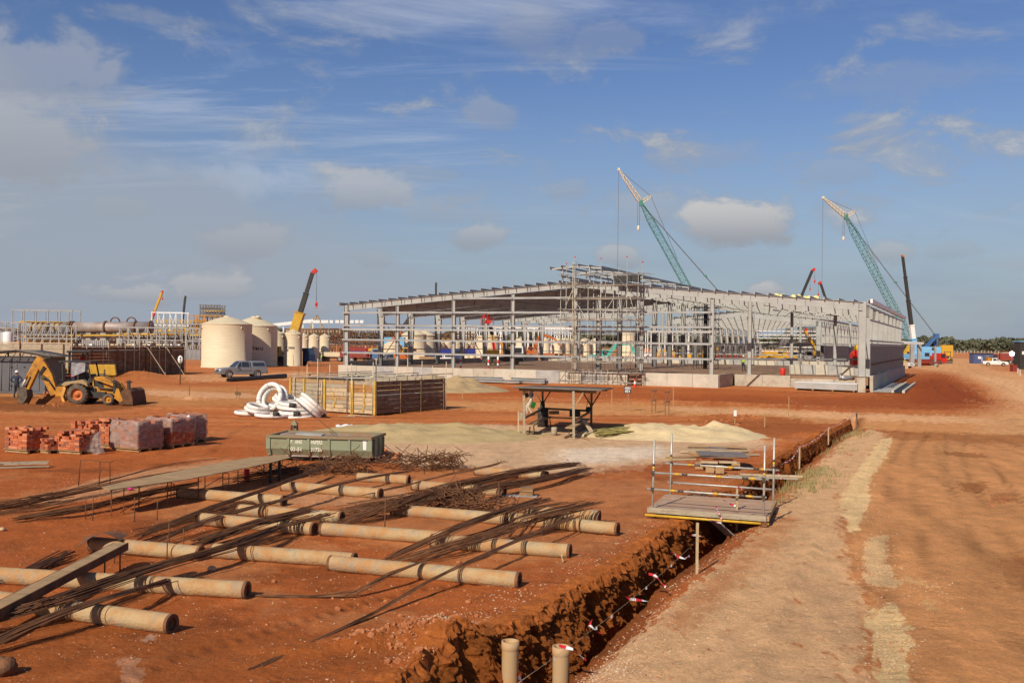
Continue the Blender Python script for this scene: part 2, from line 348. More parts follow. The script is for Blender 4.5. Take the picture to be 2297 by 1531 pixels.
m_clay = mat('clay_pipe', (0.47, 0.24, 0.09), (0.42, 0.29, 0.15), 2.5, 0.7, c3=(0.36, 0.33, 0.25), s3=3, amt3=0.45)
m_tapew = mat('tape_white', (0.74, 0.72, 0.72)); m_taper = mat('tape_red', (0.58, 0.015, 0.03))
m_stake = mat('timber_stake', (0.50, 0.38, 0.22), (0.40, 0.28, 0.15), 6, 0.85)
m_copper = mat('dull_aluminium', (0.42, 0.40, 0.38), (0.34, 0.32, 0.3), 1, 0.45, 0.5)
m_foil = mat('silver_tarp', (0.42, 0.41, 0.42), (0.30, 0.29, 0.30), 4, 0.35, 0.3, bump=0.5, bscale=6)
m_leaf = mat('forest_leaves', (0.075, 0.085, 0.045), (0.10, 0.10, 0.058), 0.08, 0.8, c3=(0.10, 0.075, 0.04), s3=0.05, amt3=0.5)  # leaf green lightened and greyed to paint in distance haze
m_bark = mat('bark', (0.16, 0.12, 0.085)); m_grass = mat('dry_grass', (0.22, 0.20, 0.07), (0.34, 0.26, 0.11), 3, 0.8)
m_insul = mat('yellow_insulation', (0.78, 0.66, 0.22), (0.7, 0.62, 0.3), 3, 0.9)
def wrap_material():
    m = bpy.data.materials.new('stretch_wrap'); m.use_nodes = True; nt = m.node_tree; N, L = nt.nodes, nt.links
    b = N['Principled BSDF']; b.inputs['Base Color'].default_value = (0.40, 0.31, 0.265, 1); b.inputs['Roughness'].default_value = 0.45; b.inputs['Specular IOR Level'].default_value = 0.25
    tr = N.new('ShaderNodeBsdfTransparent'); mx = N.new('ShaderNodeMixShader'); n = N.new('ShaderNodeTexNoise'); tc = N.new('ShaderNodeTexCoord'); mp = N.new('ShaderNodeMapping')
    mp.inputs['Scale'].default_value = (1, 1, 3); L.new(tc.outputs['Object'], mp.inputs[0]); L.new(mp.outputs[0], n.inputs['Vector']); n.inputs['Scale'].default_value = 2.2; n.inputs['Detail'].default_value = 6
    r = N.new('ShaderNodeMapRange'); L.new(n.outputs[0], r.inputs[0]); r.inputs[1].default_value = 0.35; r.inputs[2].default_value = 0.68; r.inputs[3].default_value = 0.22; r.inputs[4].default_value = 0.72
    L.new(r.outputs[0], mx.inputs[0]); L.new(tr.outputs[0], mx.inputs[1]); L.new(b.outputs[0], mx.inputs[2]); L.new(mx.outputs[0], N['Material Output'].inputs[0])
    bp = N.new('ShaderNodeBump'); L.new(n.outputs[0], bp.inputs['Height']); bp.inputs['Strength'].default_value = 0.4; L.new(bp.outputs[0], b.inputs['Normal'])
    return m
m_wrap = wrap_material()
# ------------------------------------------------------------------ the ground: one sheet to the horizon, with the trench dug into it
def vhash(ix, iy, seed):
    n = (ix.astype(np.int64) * 374761393 + iy.astype(np.int64) * 668265263 + seed * 1442695041) & 0x7fffffff
    n = ((n ^ (n >> 13)) * 1274126177) & 0x7fffffff
    return ((n ^ (n >> 16)) & 0xffff) / 65535.0
def vnoise(x, y, seed=0):
    ix, iy = np.floor(x), np.floor(y); fx, fy = x - ix, y - iy
    fx, fy = fx * fx * (3 - 2 * fx), fy * fy * (3 - 2 * fy)
    a, b, c, d = vhash(ix, iy, seed), vhash(ix + 1, iy, seed), vhash(ix, iy + 1, seed), vhash(ix + 1, iy + 1, seed)
    return a + (b - a) * fx + (c - a) * fy + (a - b - c + d) * fx * fy
def fbm(x, y, seed=0, oct=4):
    s, a, t = 0.0, 0.5, 0.0
    for i in range(oct):
        s = s + a * vnoise(x, y, seed + i * 17); t += a; a *= 0.5; x, y = x * 2.03 + 5.1, y * 2.03 + 1.7
    return s / t - 0.5
def sstep(x, a, b):
    t = np.clip((x - a) / (b - a), 0, 1); return t * t * (3 - 2 * t)
TR = R(23.0); TS, TC = math.sin(TR), math.cos(TR)
def st_of(p): return (p[0] * TS + p[1] * TC, p[0] * TC - p[1] * TS)
RIM_L = sorted(st_of(G(*q)) for q in ((950, 1500), (1030, 1445), (1128, 1404), (1246, 1350), (1290, 1322), (1327, 1301), (1390, 1269), (1427, 1243), (1479, 1201), (1530, 1168), (1590, 1132), (1655, 1088), (1700, 1058), (1755, 1020), (1812, 992), (1850, 972), (1900, 948)))
RIM_R = sorted(st_of(G(*q)) for q in ((1245, 1520), (1300, 1460), (1362, 1400), (1412, 1350), (1462, 1302), (1512, 1262), (1564, 1225), (1627, 1181), (1690, 1122), (1742, 1078), (1790, 1040), (1840, 1000), (1880, 975), (1918, 950)))
RIM_L = [(2.0, RIM_L[0][1] - 0.1)] + RIM_L; RIM_R = [(2.0, RIM_R[0][1])] + RIM_R
MOUNDS = []                                                          # (x, y, radius across, radius along, height, roughness)
def mound(px, py, rx, ry, h, rough=0.3): p = G(px, py); MOUNDS.append((p.x, p.y, rx, ry, h, rough))
mound(985, 1440, 0.85, 0.55, 0.30, 0.9); mound(830, 1450, 0.7, 0.35, 0.12, 0.9); mound(1010, 1500, 0.9, 0.5, 0.22, 0.9); mound(640, 1462, 0.5, 0.25, 0.06, 0.8)
mound(118, 900, 1.3, 0.9, 0.75, 0.5); mound(150, 906, 0.8, 0.6, 0.40, 0.6)
for px, h in ((250, .5), (300, .55), (335, .8), (380, .45), (215, .5)): mound(px, 845, 2.6, 1.4, h * .5, 0.5)
for px, h in ((2105, .5), (2140, .45), (2122, .35)): mound(px, 822, 3, 2, h, 0.4)
mound(1815, 976, 1.2, 1.2, 0.16, 0.7); mound(1770, 1003, 1.0, 0.8, 0.14, 0.8); mound(1730, 990, 1.3, 0.8, 0.14, 0.6); mound(430, 895, 2, 1, 0.18, .5); mound(1640, 940, 4, 1.5, 0.25, .5); mound(1560, 905, 6, 1.5, 0.2, .5)
PIT = G(60, 903)
TRACKS = [[(2180, 1560), (2120, 1330), (2075, 1150), (2060, 1040), (2080, 975)], [(2290, 1500), (2200, 1300), (2130, 1120), (2105, 1020), (2130, 970)], [(2420, 1450), (2290, 1240), (2190, 1080), (2150, 1000)],
          [(-100, 985), (200, 945), (480, 935), (800, 918), (1150, 902), (1600, 908)], [(-100, 960), (220, 928), (500, 912), (900, 892), (1300, 898)], [(420, 1015), (520, 955), (700, 938), (1050, 925), (1140, 930)], [(1350, 935), (1600, 928), (1900, 948), (2297, 958)], [(1300, 920), (1700, 925), (2297, 942)],
          [(2297, 880), (2220, 850), (2170, 830), (2160, 812)], [(2200, 905), (2120, 872), (2110, 840), (2140, 815)], [(1180, 1330), (1000, 1350), (760, 1420), (520, 1500), (400, 1560)]]
TRW = [[(lambda g: (g.x, g.y))(G(*q)) for q in tr] for tr in TRACKS]
def track_mask(x, y):
    """worn tyre tracks: pairs of lugged grooves along hand-laid lines"""
    out = np.zeros(np.shape(x)); sgn = np.zeros(np.shape(x))
    if np.ndim(x) == 0 or np.size(x) < 4: return out, sgn
    for tr in TRW:
        P = [tr[0]] + tr + [tr[-1]]; pts = []
        for i in range(1, len(P) - 2):
            for u in np.linspace(0, 1, 6, endpoint=False):
                q = [0.5 * (2 * P[i][k] + (P[i + 1][k] - P[i - 1][k]) * u + (2 * P[i - 1][k] - 5 * P[i][k] + 4 * P[i + 1][k] - P[i + 2][k]) * u * u + (3 * P[i][k] - P[i - 1][k] - 3 * P[i + 1][k] + P[i + 2][k]) * u ** 3) for k in (0, 1)]; pts.append(q)
        pts.append(tr[-1]); best = np.full(np.shape(x), 9.0); bs = np.zeros(np.shape(x)); acc = 0.0; side = np.zeros(np.shape(x))
        for (ax, ay), (bx, by) in zip(pts, pts[1:]):
            L2 = (bx - ax) ** 2 + (by - ay) ** 2; l = math.sqrt(L2)
            if l < 1e-6: continue
            f = np.clip(((x - ax) * (bx - ax) + (y - ay) * (by - ay)) / L2, 0, 1); dx, dy = x - ax - f * (bx - ax), y - ay - f * (by - ay); d = np.sqrt(dx * dx + dy * dy); k = d < best
            best = np.where(k, d, best); bs = np.where(k, acc + f * l, bs); acc += l
        e = np.abs(best - .85) / .17; w = np.clip(1.25 - e, 0, 1)
        lug = .62 + .38 * np.sin(bs * 6.283 / .24 + (best - .85) * 9)
        w = w * lug * np.clip(.55 + 2.2 * fbm(x / 2.6, y / 2.6, 171, 3), 0, 1)
        out = np.maximum(out, w)
    return out, sgn
def terrain(x, y):
    x, y = np.asarray(x, float), np.asarray(y, float)
    far = 1.0 / (1.0 + np.maximum(y - 60, 0) / 60.0)
    z = 0.075 * fbm(x / 2.1, y / 2.1, 3) * far + 0.030 * fbm(x / 0.42, y / 0.42, 5, 3) + 0.014 * fbm(x / 0.11, y / 0.11, 9, 2) * (y < 60)
    z = z + 0.30 * fbm(x / 17, y / 9, 12, 3) * sstep(y, 40, 75) * far
    for (mx, my, rx, ry, h, rg) in MOUNDS:
        d = np.sqrt(((x - mx) / rx) ** 2 + ((y - my) / ry) ** 2)
        k = d < 1.9
        if not k.any(): continue
        xx, yy = x[k] if x.ndim else x, y[k] if y.ndim else y
        d = d[k] if d.ndim else d
        cl = rg * (np.abs(fbm(xx / 0.22, yy / 0.22, 31, 3)) * 1.1 + 0.5 * fbm(xx / 0.6, yy / 0.6, 33, 3))
        add = h * np.exp(-(d * 1.25) ** 2) * (1 + cl)
        if z.ndim: z[k] += add
        else: z = z + add
    # hole dug by the backhoe
    d = np.sqrt(((x - PIT.x) / 2.6) ** 2 + ((y - PIT.y) / 1.3) ** 2); z = z - 0.8 * (1 - sstep(d, 0.6, 1.0))
    # road: shallow wheel ruts running away from the camera, edge berm, clods beside the trench
    s, t = x * TS + y * TC, x * TC - y * TS
    tl = np.interp(s, [a for a, b in RIM_L], [b for a, b in RIM_L]); tr = np.interp(s, [a for a, b in RIM_R], [b for a, b in RIM_R])
    near = (s < 60) & (y > 0)
    rut = 0.035 * np.sin((t - tr) * 3.1 + 1.5 * fbm(s / 7, t / 7, 44, 2)) * sstep(t - tr, 2.6, 3.4) * (1 - sstep(t - tr, 8, 12))
    z = z + np.where(near, rut * (0.5 + fbm(s / 5, t * 0.7, 46, 3)), 0)
    berm = 0.10 * np.exp(-((t - tr - 2.25 - 0.3 * fbm(s / 3, s / 3, 50, 2)) / 0.16) ** 2)
    z = z + np.where(near, berm * (0.6 + fbm(s / 0.5, t / 0.5, 51, 3)), 0)
    wx, wy = 0.35 * fbm(x / .5, y / .5, 57, 3), 0.35 * fbm(x / .5 + 9, y / .5, 58, 3)
    wob = 0.62 * fbm(s / 2.3 + wx, t / 1.5 + wy, 61, 4) + 0.26 * np.abs(fbm(s / 0.7 + wy * 3, t / .35 + wx * 3, 63, 4)) - .05
    dl, dr = t - tl - wob, tr - t + 0.18 * fbm(s / 0.9, t * 0 + 1.3, 67, 3)
    clod = 0.12 * np.abs(fbm(s / 0.16, t / 0.16, 71, 3)) * np.exp(-np.maximum(-dl, 0) / 0.45) * (dl < 0.5)
    z = z + np.where(near, clod, 0)
    rough = 0.10 * fbm(s / 0.12, t / 0.12 + z, 73, 3)
    brow = 0.30 * sstep(dl + rough * 2.2, -0.10, 0.34) * (1 + 1.2 * fbm(s / 0.28, t / 0.2, 75, 4)); wall = sstep(dl + rough * 1.6 + 0.10 * fbm(s / 0.45, t / 0.3, 77, 3), 0.30, 0.44)
    dep = np.where(y > 0, 1.5 * sstep(dl, -0.22, 0.06), 0) * sstep(dr, -0.05, 0.22)
    should = 0.30 * sstep(dr, -0.75, 0.0) * (1 - sstep(dr, 0.0, 0.2)) * (dl > 0)
    ends = 1 - sstep(s, 57.0, 60.5)
    z = z - np.where(y > 0, np.maximum(dep, should) * ends, 0)
    w, sg = track_mask(x, y); z = z - .03 * w
    return z
def gz(x, y): return float(terrain(np.array([x]), np.array([y]))[0])
def GG(px, py, up=0.0):                                              # pixel to the ground as it lies
    p = G(px, py)
    for _ in range(3): p = G(px, py, gz(p.x, p.y))
    return p + V(0, 0, up)
def lin(r, g, b, k=0.99):
    f = lambda c: ((c / 255 + 0.055) / 1.055) ** 2.4 if c > 10 else c / 255 / 12.92
    w = min(1.0, max(0.0, (b / r - .40) / .2)); return np.array([f(r) / k * 1.05, f(g) / k * (1.07 - .05 * w), f(b) / k * (0.80 + .18 * w)])
ZONES = [  # photo colour, strength, outline in photo pixels (unprojected to the ground), breakup in metres
    ((186, 128, 84), .75, 0.8, [(-200, 872), (100, 885), (330, 866), (560, 870), (770, 876), (780, 910), (560, 908), (320, 912), (60, 925), (-200, 905)]),
    ((214, 165, 125), .7, 0.6, [(320, 872), (560, 882), (600, 893), (420, 897), (330, 884)]),
    ((205, 150, 108), .8, 1.2, [(405, 842), (700, 832), (780, 846), (770, 858), (600, 852), (420, 858)]),
    ((205, 145, 98), .85, 1.0, [(830, 886), (1010, 898), (1400, 906), (1700, 914), (1960, 930), (2297, 930), (2700, 940), (2700, 1010), (2297, 990), (1960, 962), (1720, 936), (1400, 930), (1000, 916), (820, 905)]),
    ((222, 172, 128), .7, 1.0, [(1500, 914), (1900, 926), (2250, 938), (2250, 952), (1900, 940), (1500, 922)]),
    ((150, 74, 34), .85, 1.6, [(1500, 884), (1945, 888), (2010, 842), (2120, 836), (2190, 866), (2238, 902), (2160, 922), (1800, 912), (1500, 902)]),
    ((138, 62, 26), .8, 1.0, [(2020, 862), (2110, 846), (2170, 868), (2215, 905), (2050, 906)]),
    ((164, 82, 40), .7, 1.6, [(1010, 868), (1600, 872), (1940, 884), (1940, 896), (1400, 893), (1000, 888)]),
    ((205, 152, 108), .9, 1.6, [(2020, 800), (2210, 806), (2225, 830), (2400, 850), (2600, 990), (2240, 985), (2190, 955), (2252, 905), (2215, 866), (2150, 838), (2030, 822)]),
    ((222, 176, 134), .65, 1.5, [(2180, 838), (2260, 850), (2400, 900), (2400, 925), (2280, 890)]),
    ((150, 82, 44), .7, 1.0, [(1560, 938), (1780, 944), (1860, 960), (1800, 985), (1640, 965)]),
    ((206, 172, 135), .92, 0.9, [(745, 1000), (800, 966), (900, 952), (1180, 952), (1300, 962), (1480, 975), (1735, 985), (1720, 1006), (1560, 1022), (1480, 1040), (1300, 1058), (1060, 1052), (900, 1032), (820, 1022)]),
    ((222, 205, 182), .8, 0.7, [(1250, 1008), (1480, 1000), (1500, 1022), (1330, 1040), (1240, 1032)]),
    ((184, 122, 84), .55, 0.7, [(400, 1090), (700, 1050), (1050, 1060), (1500, 1075), (1450, 1180), (1330, 1260), (1000, 1240), (700, 1180), (400, 1160)]),
    ((198, 148, 110), .7, 0.5, [(60, 1115), (200, 1080), (330, 1052), (520, 1030), (560, 1040), (330, 1095), (120, 1135)]),
    ((196, 146, 108), .6, 0.5, [(640, 1105), (900, 1085), (960, 1110), (800, 1135), (660, 1128)]),
    ((150, 82, 42), .55, 0.6, [(-300, 1330), (400, 1420), (900, 1400), (1100, 1470), (1100, 1600), (-300, 1640)]),
    ((212, 170, 126), .95, 0.35, [(1235, 1560), (1330, 1470), (1480, 1370), (1600, 1275), (1700, 1190), (1800, 1080), (1885, 990), (1950, 962), (1995, 972), (1950, 1040), (1895, 1120), (1905, 1220), (1935, 1340), (1960, 1560)]),
    ((176, 104, 60), .55, 0.5, [(1480, 1385), (1600, 1290), (1700, 1200), (1745, 1150), (1790, 1160), (1730, 1240), (1620, 1340), (1500, 1430)]),
    ((198, 140, 96), .9, 0.4, [(2000, 972), (2297, 975), (2700, 985), (3000, 1560), (1950, 1560), (1935, 1340), (1903, 1220), (1893, 1120), (1945, 1042)]),
    ((148, 86, 46), .6, 0.9, [(1990, 965), (2297, 975), (2500, 985), (2500, 1000), (2297, 1000), (1990, 985)]),
    ((196, 138, 94), .5, 0.5, [(2080, 1000), (2180, 1000), (2260, 1180), (2300, 1320), (2200, 1380), (2120, 1180)]),
    ((132, 72, 36), .6, 0.3, [(2150, 1080), (2215, 1076), (2215, 1104), (2160, 1100)]), ((132, 72, 36), .5, 0.3, [(2222, 1108), (2275, 1105), (2275, 1126), (2230, 1122)]),
    ((128, 70, 36), .6, 0.5, [(2255, 1250), (2400, 1210), (2400, 1330), (2297, 1330)]), ((126, 70, 38), .6, 0.3, [(2120, 1012), (2200, 1014), (2220, 1026), (2130, 1022)]),
    ((224, 190, 138), .95, 0.16, [(1976, 982), (2002, 984), (1985, 1030), (1958, 1066), (1948, 1095), (1952, 1120), (1938, 1150), (1926, 1192), (1900, 1196), (1888, 1150), (1892, 1108), (1925, 1052)]),
    ((216, 180, 132), .85, 0.16, [(1945, 1204), (1988, 1200), (1990, 1262), (2012, 1262), (2014, 1312), (1945, 1310), (1938, 1250)]),
    ((226, 192, 138), .95, 0.16, [(1942, 1385), (1995, 1342), (2025, 1380), (2046, 1445), (2020, 1475), (2046, 1560), (1965, 1560), (1958, 1450)]),
    ((206, 160, 112), .7, 0.25, [(2035, 1285), (2110, 1320), (2110, 1334), (2040, 1300)]), ((196, 160, 110), .5, 0.2, [(2068, 1345), (2110, 1350), (2100, 1372), (2070, 1365)]),
    ((210, 175, 145), .3, 0.30, [(250, 1480), (300, 1478), (330, 1520), (270, 1525)]), ((226, 205, 180), .35, 0.2, [(300, 1430), (335, 1428), (330, 1438), (305, 1440)]),
    ((120, 60, 28), .7, 0.8, [(-100, 895), (60, 888), (230, 905), (330, 902), (330, 912), (180, 925), (-100, 918)]),
]
def soil_colour(x, y):
    d = np.maximum(np.abs(y), 8.0)
    base = lin(172, 92, 50); col = np.tile(base, (x.size, 1))
    v = fbm(x / 5, y / 5, 80, 5); col = col * (1 + 0.35 * v)[:, None]
    yard = (1 - sstep(y, 32, 42)); pa = yard * sstep(fbm(x / 2.4, y / 2.4, 181, 5) + .35 * fbm(x / .3, y / .3, 182, 3), .02, .26); col = col * (1 - .5 * pa)[:, None] + lin(192, 128, 88)[None] * (.5 * pa)[:, None]
    pd = yard * sstep(fbm(x / 1.6 + 7, y / 1.6, 185, 5), .10, .26); col = col * (1 - .30 * pd)[:, None]
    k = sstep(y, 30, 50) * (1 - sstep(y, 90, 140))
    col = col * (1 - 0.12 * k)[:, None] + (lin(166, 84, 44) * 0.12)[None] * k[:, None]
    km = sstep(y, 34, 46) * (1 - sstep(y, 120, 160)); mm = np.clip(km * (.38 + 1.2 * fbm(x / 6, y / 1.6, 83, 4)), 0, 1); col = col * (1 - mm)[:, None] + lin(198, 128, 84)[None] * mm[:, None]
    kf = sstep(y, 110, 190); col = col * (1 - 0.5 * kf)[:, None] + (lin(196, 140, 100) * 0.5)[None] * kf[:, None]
    # wheel-track streaks on the cross roads and the dirt between, lying left-right
    stz = fbm(x / 9, y / 0.7, 85, 4) * sstep(y, 36, 48) * (1 - sstep(y, 100, 150)); col = col * (1 + 0.7 * stz)[:, None]
    from_poly = np.zeros(x.size)
    sc = 1 + d / 45.0
    nx = [fbm(x / (1.1 * sc) + 31 * i, y / (2.2 * sc), 90 + i, 4) for i in range(3)]
    fx = [fbm(x / 0.22 + 17 * i, y / 0.5, 100 + i, 3) for i in range(3)]
    fhi = fbm(x / .10, y / .22, 140, 3) + .6 * fbm(x / .5, y / .8, 143, 3)
    for (rgb, strength, brk, poly) in ZONES:
        m = np.zeros(x.size)
        for i in range(3):
            j = (i + 1) % 3
            X = x + (nx[i] * 1.6 + fx[i] * 1.3) * brk * (0.6 + 0.4 * sc); Y = y + (nx[j] * 1.6 + fx[j] * 1.6) * brk * (0.8 + d / 30.0)
            Y = np.where(y > 3, np.maximum(Y, 3.0), Y)
            # photo pixel of the shifted point on the flat ground
            xn, zn = X / np.maximum(Y, 1e-3), -CAMH / np.maximum(Y, 1e-3)
            px = CX + FPX * (xn * CR + zn * SR); py = CY + FPX * (xn * SR - zn * CR)
            ins = np.zeros(x.size, bool); n = len(poly)
            for a in range(n):
                (x0, y0), (x1, y1) = poly[a], poly[(a + 1) % n]
                if y0 == y1: continue
                c = ((y0 > py) != (y1 > py)) & (px < (x1 - x0) * (py - y0) / (y1 - y0) + x0)
                ins ^= c
            m += ins & (y > 3)
        m = m / 3.0
        if brk <= .35: m = sstep(m + 1.3 * fhi * (m > 0.01), .28, .72)
        m = m * strength
        c = lin(*rgb); vv = (1 + 0.22 * nx[0] + 0.25 * fx[1])
        col = col * (1 - m)[:, None] + c[None] * (m * vv)[:, None]
    # streaks along the road
    s, t = x * TS + y * TC, x * TC - y * TS
    tr = np.interp(s, [a for a, b in RIM_R], [b for a, b in RIM_R])
    onroad = sstep(t - tr, 2.2, 3.0) * (s < 52) * (y > 3)
    sx = x * 0.16 + y * 0.987; tx = x * 0.987 - y * 0.16
    stk = fbm(tx / 0.55, sx / 9.0, 120, 4); col = col * (1 + 0.5 * stk * onroad)[:, None]
    w, _ = track_mask(x, y); col = col * (1 - .36 * w)[:, None]
    # trench subsoil, browner and darkened to paint in the shade of the cut
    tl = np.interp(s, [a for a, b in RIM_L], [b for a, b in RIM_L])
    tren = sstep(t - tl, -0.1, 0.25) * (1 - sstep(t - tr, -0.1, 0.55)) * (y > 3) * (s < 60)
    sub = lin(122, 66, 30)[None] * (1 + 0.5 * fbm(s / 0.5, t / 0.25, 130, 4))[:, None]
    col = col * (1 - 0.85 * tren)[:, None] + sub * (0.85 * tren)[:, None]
    return np.clip(col, 0.01, 0.9)
def build_ground():
    t_in = np.linspace(-0.575, 0.575, 920)
    t = np.concatenate([-np.geomspace(6, 0.60, 26), t_in, np.geomspace(0.60, 6, 26)])
    yy = np.concatenate([np.arange(860, 60, -2.0), np.arange(60, 6, -1.2), [6, 5, 4, 3.2, 2.6, 2.0, 1.6, 1.25]])
    D = CAMH * FPX / yy
    D = np.concatenate([[-3000, -600, -150, -50, -10, 0, 4, 7, 9], D])
    W = np.maximum(np.abs(D), 10.0)
    X = (W[:, None] * t[None, :]).ravel(); Y = np.repeat(D, t.size)
    Z = terrain(X, Y)
    nr, nc = D.size, t.size
    me = bpy.data.meshes.new('ground'); me.vertices.add(X.size)
    me.vertices.foreach_set('co', np.stack([X, Y, Z], 1).astype(np.float32).ravel())
    i = np.arange(nr - 1)[:, None] * nc + np.arange(nc - 1)[None]
    q = np.stack([i, i + 1, i + nc + 1, i + nc], -1).reshape(-1, 4)
    me.loops.add(q.size); me.polygons.add(len(q))
    me.loops.foreach_set('vertex_index', q.ravel().astype(np.int32))
    me.polygons.foreach_set('loop_start', np.arange(0, q.size, 4, dtype=np.int32))
    me.polygons.foreach_set('use_smooth', np.ones(len(q), bool))
    me.update(calc_edges=True)
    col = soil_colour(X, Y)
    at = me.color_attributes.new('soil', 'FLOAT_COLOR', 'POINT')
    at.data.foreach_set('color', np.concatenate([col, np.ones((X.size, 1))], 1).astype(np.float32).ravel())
    m = bpy.data.materials.new('ground_soil'); m.use_nodes = True; nt = m.node_tree; N, L = nt.nodes, nt.links; b = N['Principled BSDF']
    b.inputs['Roughness'].default_value = 0.97; b.inputs['Specular IOR Level'].default_value = 0.15
    va = N.new('ShaderNodeVertexColor'); va.layer_name = 'soil'; tc = N.new('ShaderNodeTexCoord')
    def noise(scale, detail=6, rough=0.65, st=(1, 1, 1)):
        mp = N.new('ShaderNodeMapping'); L.new(tc.outputs['Object'], mp.inputs[0]); mp.inputs['Scale'].default_value = st
        n = N.new('ShaderNodeTexNoise'); L.new(mp.outputs[0], n.inputs['Vector']); n.inputs['Scale'].default_value = scale; n.inputs['Detail'].default_value = detail; n.inputs['Roughness'].default_value = rough; return n.outputs[0]
    def rng(x, a, b2, lo, hi):
        r = N.new('ShaderNodeMapRange'); L.new(x, r.inputs[0]); r.inputs[1].default_value = a; r.inputs[2].default_value = b2; r.inputs[3].default_value = lo; r.inputs[4].default_value = hi; return r.outputs[0]
    n1 = noise(1.7, 9, 0.72); n2 = noise(22, 4, 0.6)
    mul = N.new('ShaderNodeVectorMath'); mul.operation = 'SCALE'; L.new(va.outputs[0], mul.inputs[0])
    pr = N.new('ShaderNodeMath'); pr.operation = 'MULTIPLY'; L.new(rng(n1, 0.3, 0.7, 0.76, 1.22), pr.inputs[0]); L.new(rng(n2, 0.25, 0.75, 0.78, 1.20), pr.inputs[1]); L.new(pr.outputs[0], mul.inputs['Scale'])
    # pale stone chips scattered in the soil
    vo = N.new('ShaderNodeTexVoronoi'); L.new(tc.outputs['Object'], vo.inputs['Vector']); vo.inputs['Scale'].default_value = 26
    chip = N.new('ShaderNodeMath'); chip.operation = 'MULTIPLY'; L.new(rng(vo.outputs['Distance'], 0.16, 0.24, 1, 0), chip.inputs[0]); L.new(rng(noise(0.9, 5, 0.6), 0.46, 0.66, 0, 0.75), chip.inputs[1])
    sepc = N.new('ShaderNodeSeparateColor'); L.new(vo.outputs['Color'], sepc.inputs[0])
    pick = N.new('ShaderNodeMath'); pick.operation = 'MULTIPLY'; L.new(chip.outputs[0], pick.inputs[0]); L.new(rng(sepc.outputs[0], 0.55, 0.6, 0, 1), pick.inputs[1])
    mx = N.new('ShaderNodeMixRGB'); L.new(pick.outputs[0], mx.inputs[0]); L.new(mul.outputs[0], mx.inputs[1]); mx.inputs[2].default_value = (0.66, 0.50, 0.34, 1)
    L.new(mx.outputs[0], b.inputs['Base Color'])
    bp = N.new('ShaderNodeBump'); L.new(noise(9, 9, 0.75), bp.inputs['Height']); bp.inputs['Strength'].default_value = 0.75; bp.inputs['Distance'].default_value = 0.09
    bp2 = N.new('ShaderNodeBump'); L.new(noise(60, 4, 0.7), bp2.inputs['Height']); bp2.inputs['Strength'].default_value = 0.5; bp2.inputs['Distance'].default_value = 0.02
    L.new(bp.outputs[0], bp2.inputs['Normal']); L.new(bp2.outputs[0], b.inputs['Normal'])
    me.materials.append(m)
    o = bpy.data.objects.new('ground', me); C.objects.link(o); o['kind'] = 'structure'
build_ground()
def trench_wall():
    """the broken face of the cut on the far side of the trench, crumbled at the brow"""
    S = [9.5]
    while S[-1] < 57.5: S.append(S[-1] + .028 * max(1.0, S[-1] / 16) ** 1.6)
    S = np.array(S); K = np.concatenate([np.linspace(-.42, 0, 12), np.linspace(.03, 1.6, 58)])      # arc length over the lip, then down
    s, k = [a.ravel() for a in np.meshgrid(S, K, indexing='ij')]
    fd = 1 - .6 * sstep(s, 24, 40); tl = np.interp(s, [a for a, b in RIM_L], [b for a, b in RIM_L]); dn = np.maximum(k, 0)
    slump = np.clip(.5 + 2.4 * fbm(s / 1.5, dn * 0 + 1, 201, 3), 0, 1)
    prof = .10 * sstep(dn, 0, .12) + (.08 + .17 * slump) * sstep(dn, .05, .55 + .3 * slump) + .10 * sstep(dn, .6, 1.6)
    fd = 1 - .6 * sstep(s, 24, 40); big = .20 * fd * fbm(s / .85, dn / 1.1, 203, 3) + .24 * fd * fbm(s / .32, dn / .26, 205, 4) + .14 * fd * np.abs(fbm(s / .11, dn / .10, 207, 3)) * 2
    notch = -.22 * sstep(fbm(s / .55 + .4 * fbm(s / .3, dn / .3, 209, 2), dn / 3.5, 208, 2), .16, .30) * sstep(dn, .02, .3)
    t = tl + np.where(k < 0, k, prof) + (big + notch) * sstep(k, -.25, .12)
    x, y = s * TS + t * TC, s * TC - t * TS
    top = terrain((s * TS + (tl - .45) * TC), (s * TC - (tl - .45) * TS))
    lip = .02 + .08 * fd * np.abs(fbm(s / .13, k / .13, 211, 3)) - .05 * sstep(-k, .25, .42)
    z = np.where(k < 0, top + lip, top + .035 * (1 - sstep(dn, 0, .1)) - dn + .10 * fbm(s / .18, dn / .16, 213, 3))
    mb = MB(); n = K.size; me = bpy.data.meshes.new('trench_wall'); me.from_pydata(np.stack([x, y, z], 1).tolist(), [], [(i * n + j, i * n + j + 1, (i + 1) * n + j + 1, (i + 1) * n + j) for i in range(S.size - 1) for j in range(n - 1)])
    me.polygons.foreach_set('use_smooth', [False] * len(me.polygons))
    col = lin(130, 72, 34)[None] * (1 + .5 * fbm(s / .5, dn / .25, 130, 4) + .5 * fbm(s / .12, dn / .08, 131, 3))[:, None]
    mix = sstep(dn, .02, .22)[:, None]; col = lin(164, 92, 48)[None] * (1 - mix) * (1 + .4 * fbm(s / .2, k / .2, 132, 3))[:, None] + col * mix  # brow lighter, subsoil face below darkened to paint in its shade
    at = me.color_attributes.new('soil', 'FLOAT_COLOR', 'POINT'); at.data.foreach_set('color', np.concatenate([np.clip(col, .01, .9), np.ones((x.size, 1))], 1).astype(np.float32).ravel())
    me.materials.append(bpy.data.materials['ground_soil']); o = bpy.data.objects.new('trench_wall', me); C.objects.link(o); o['kind'] = 'structure'
trench_wall()

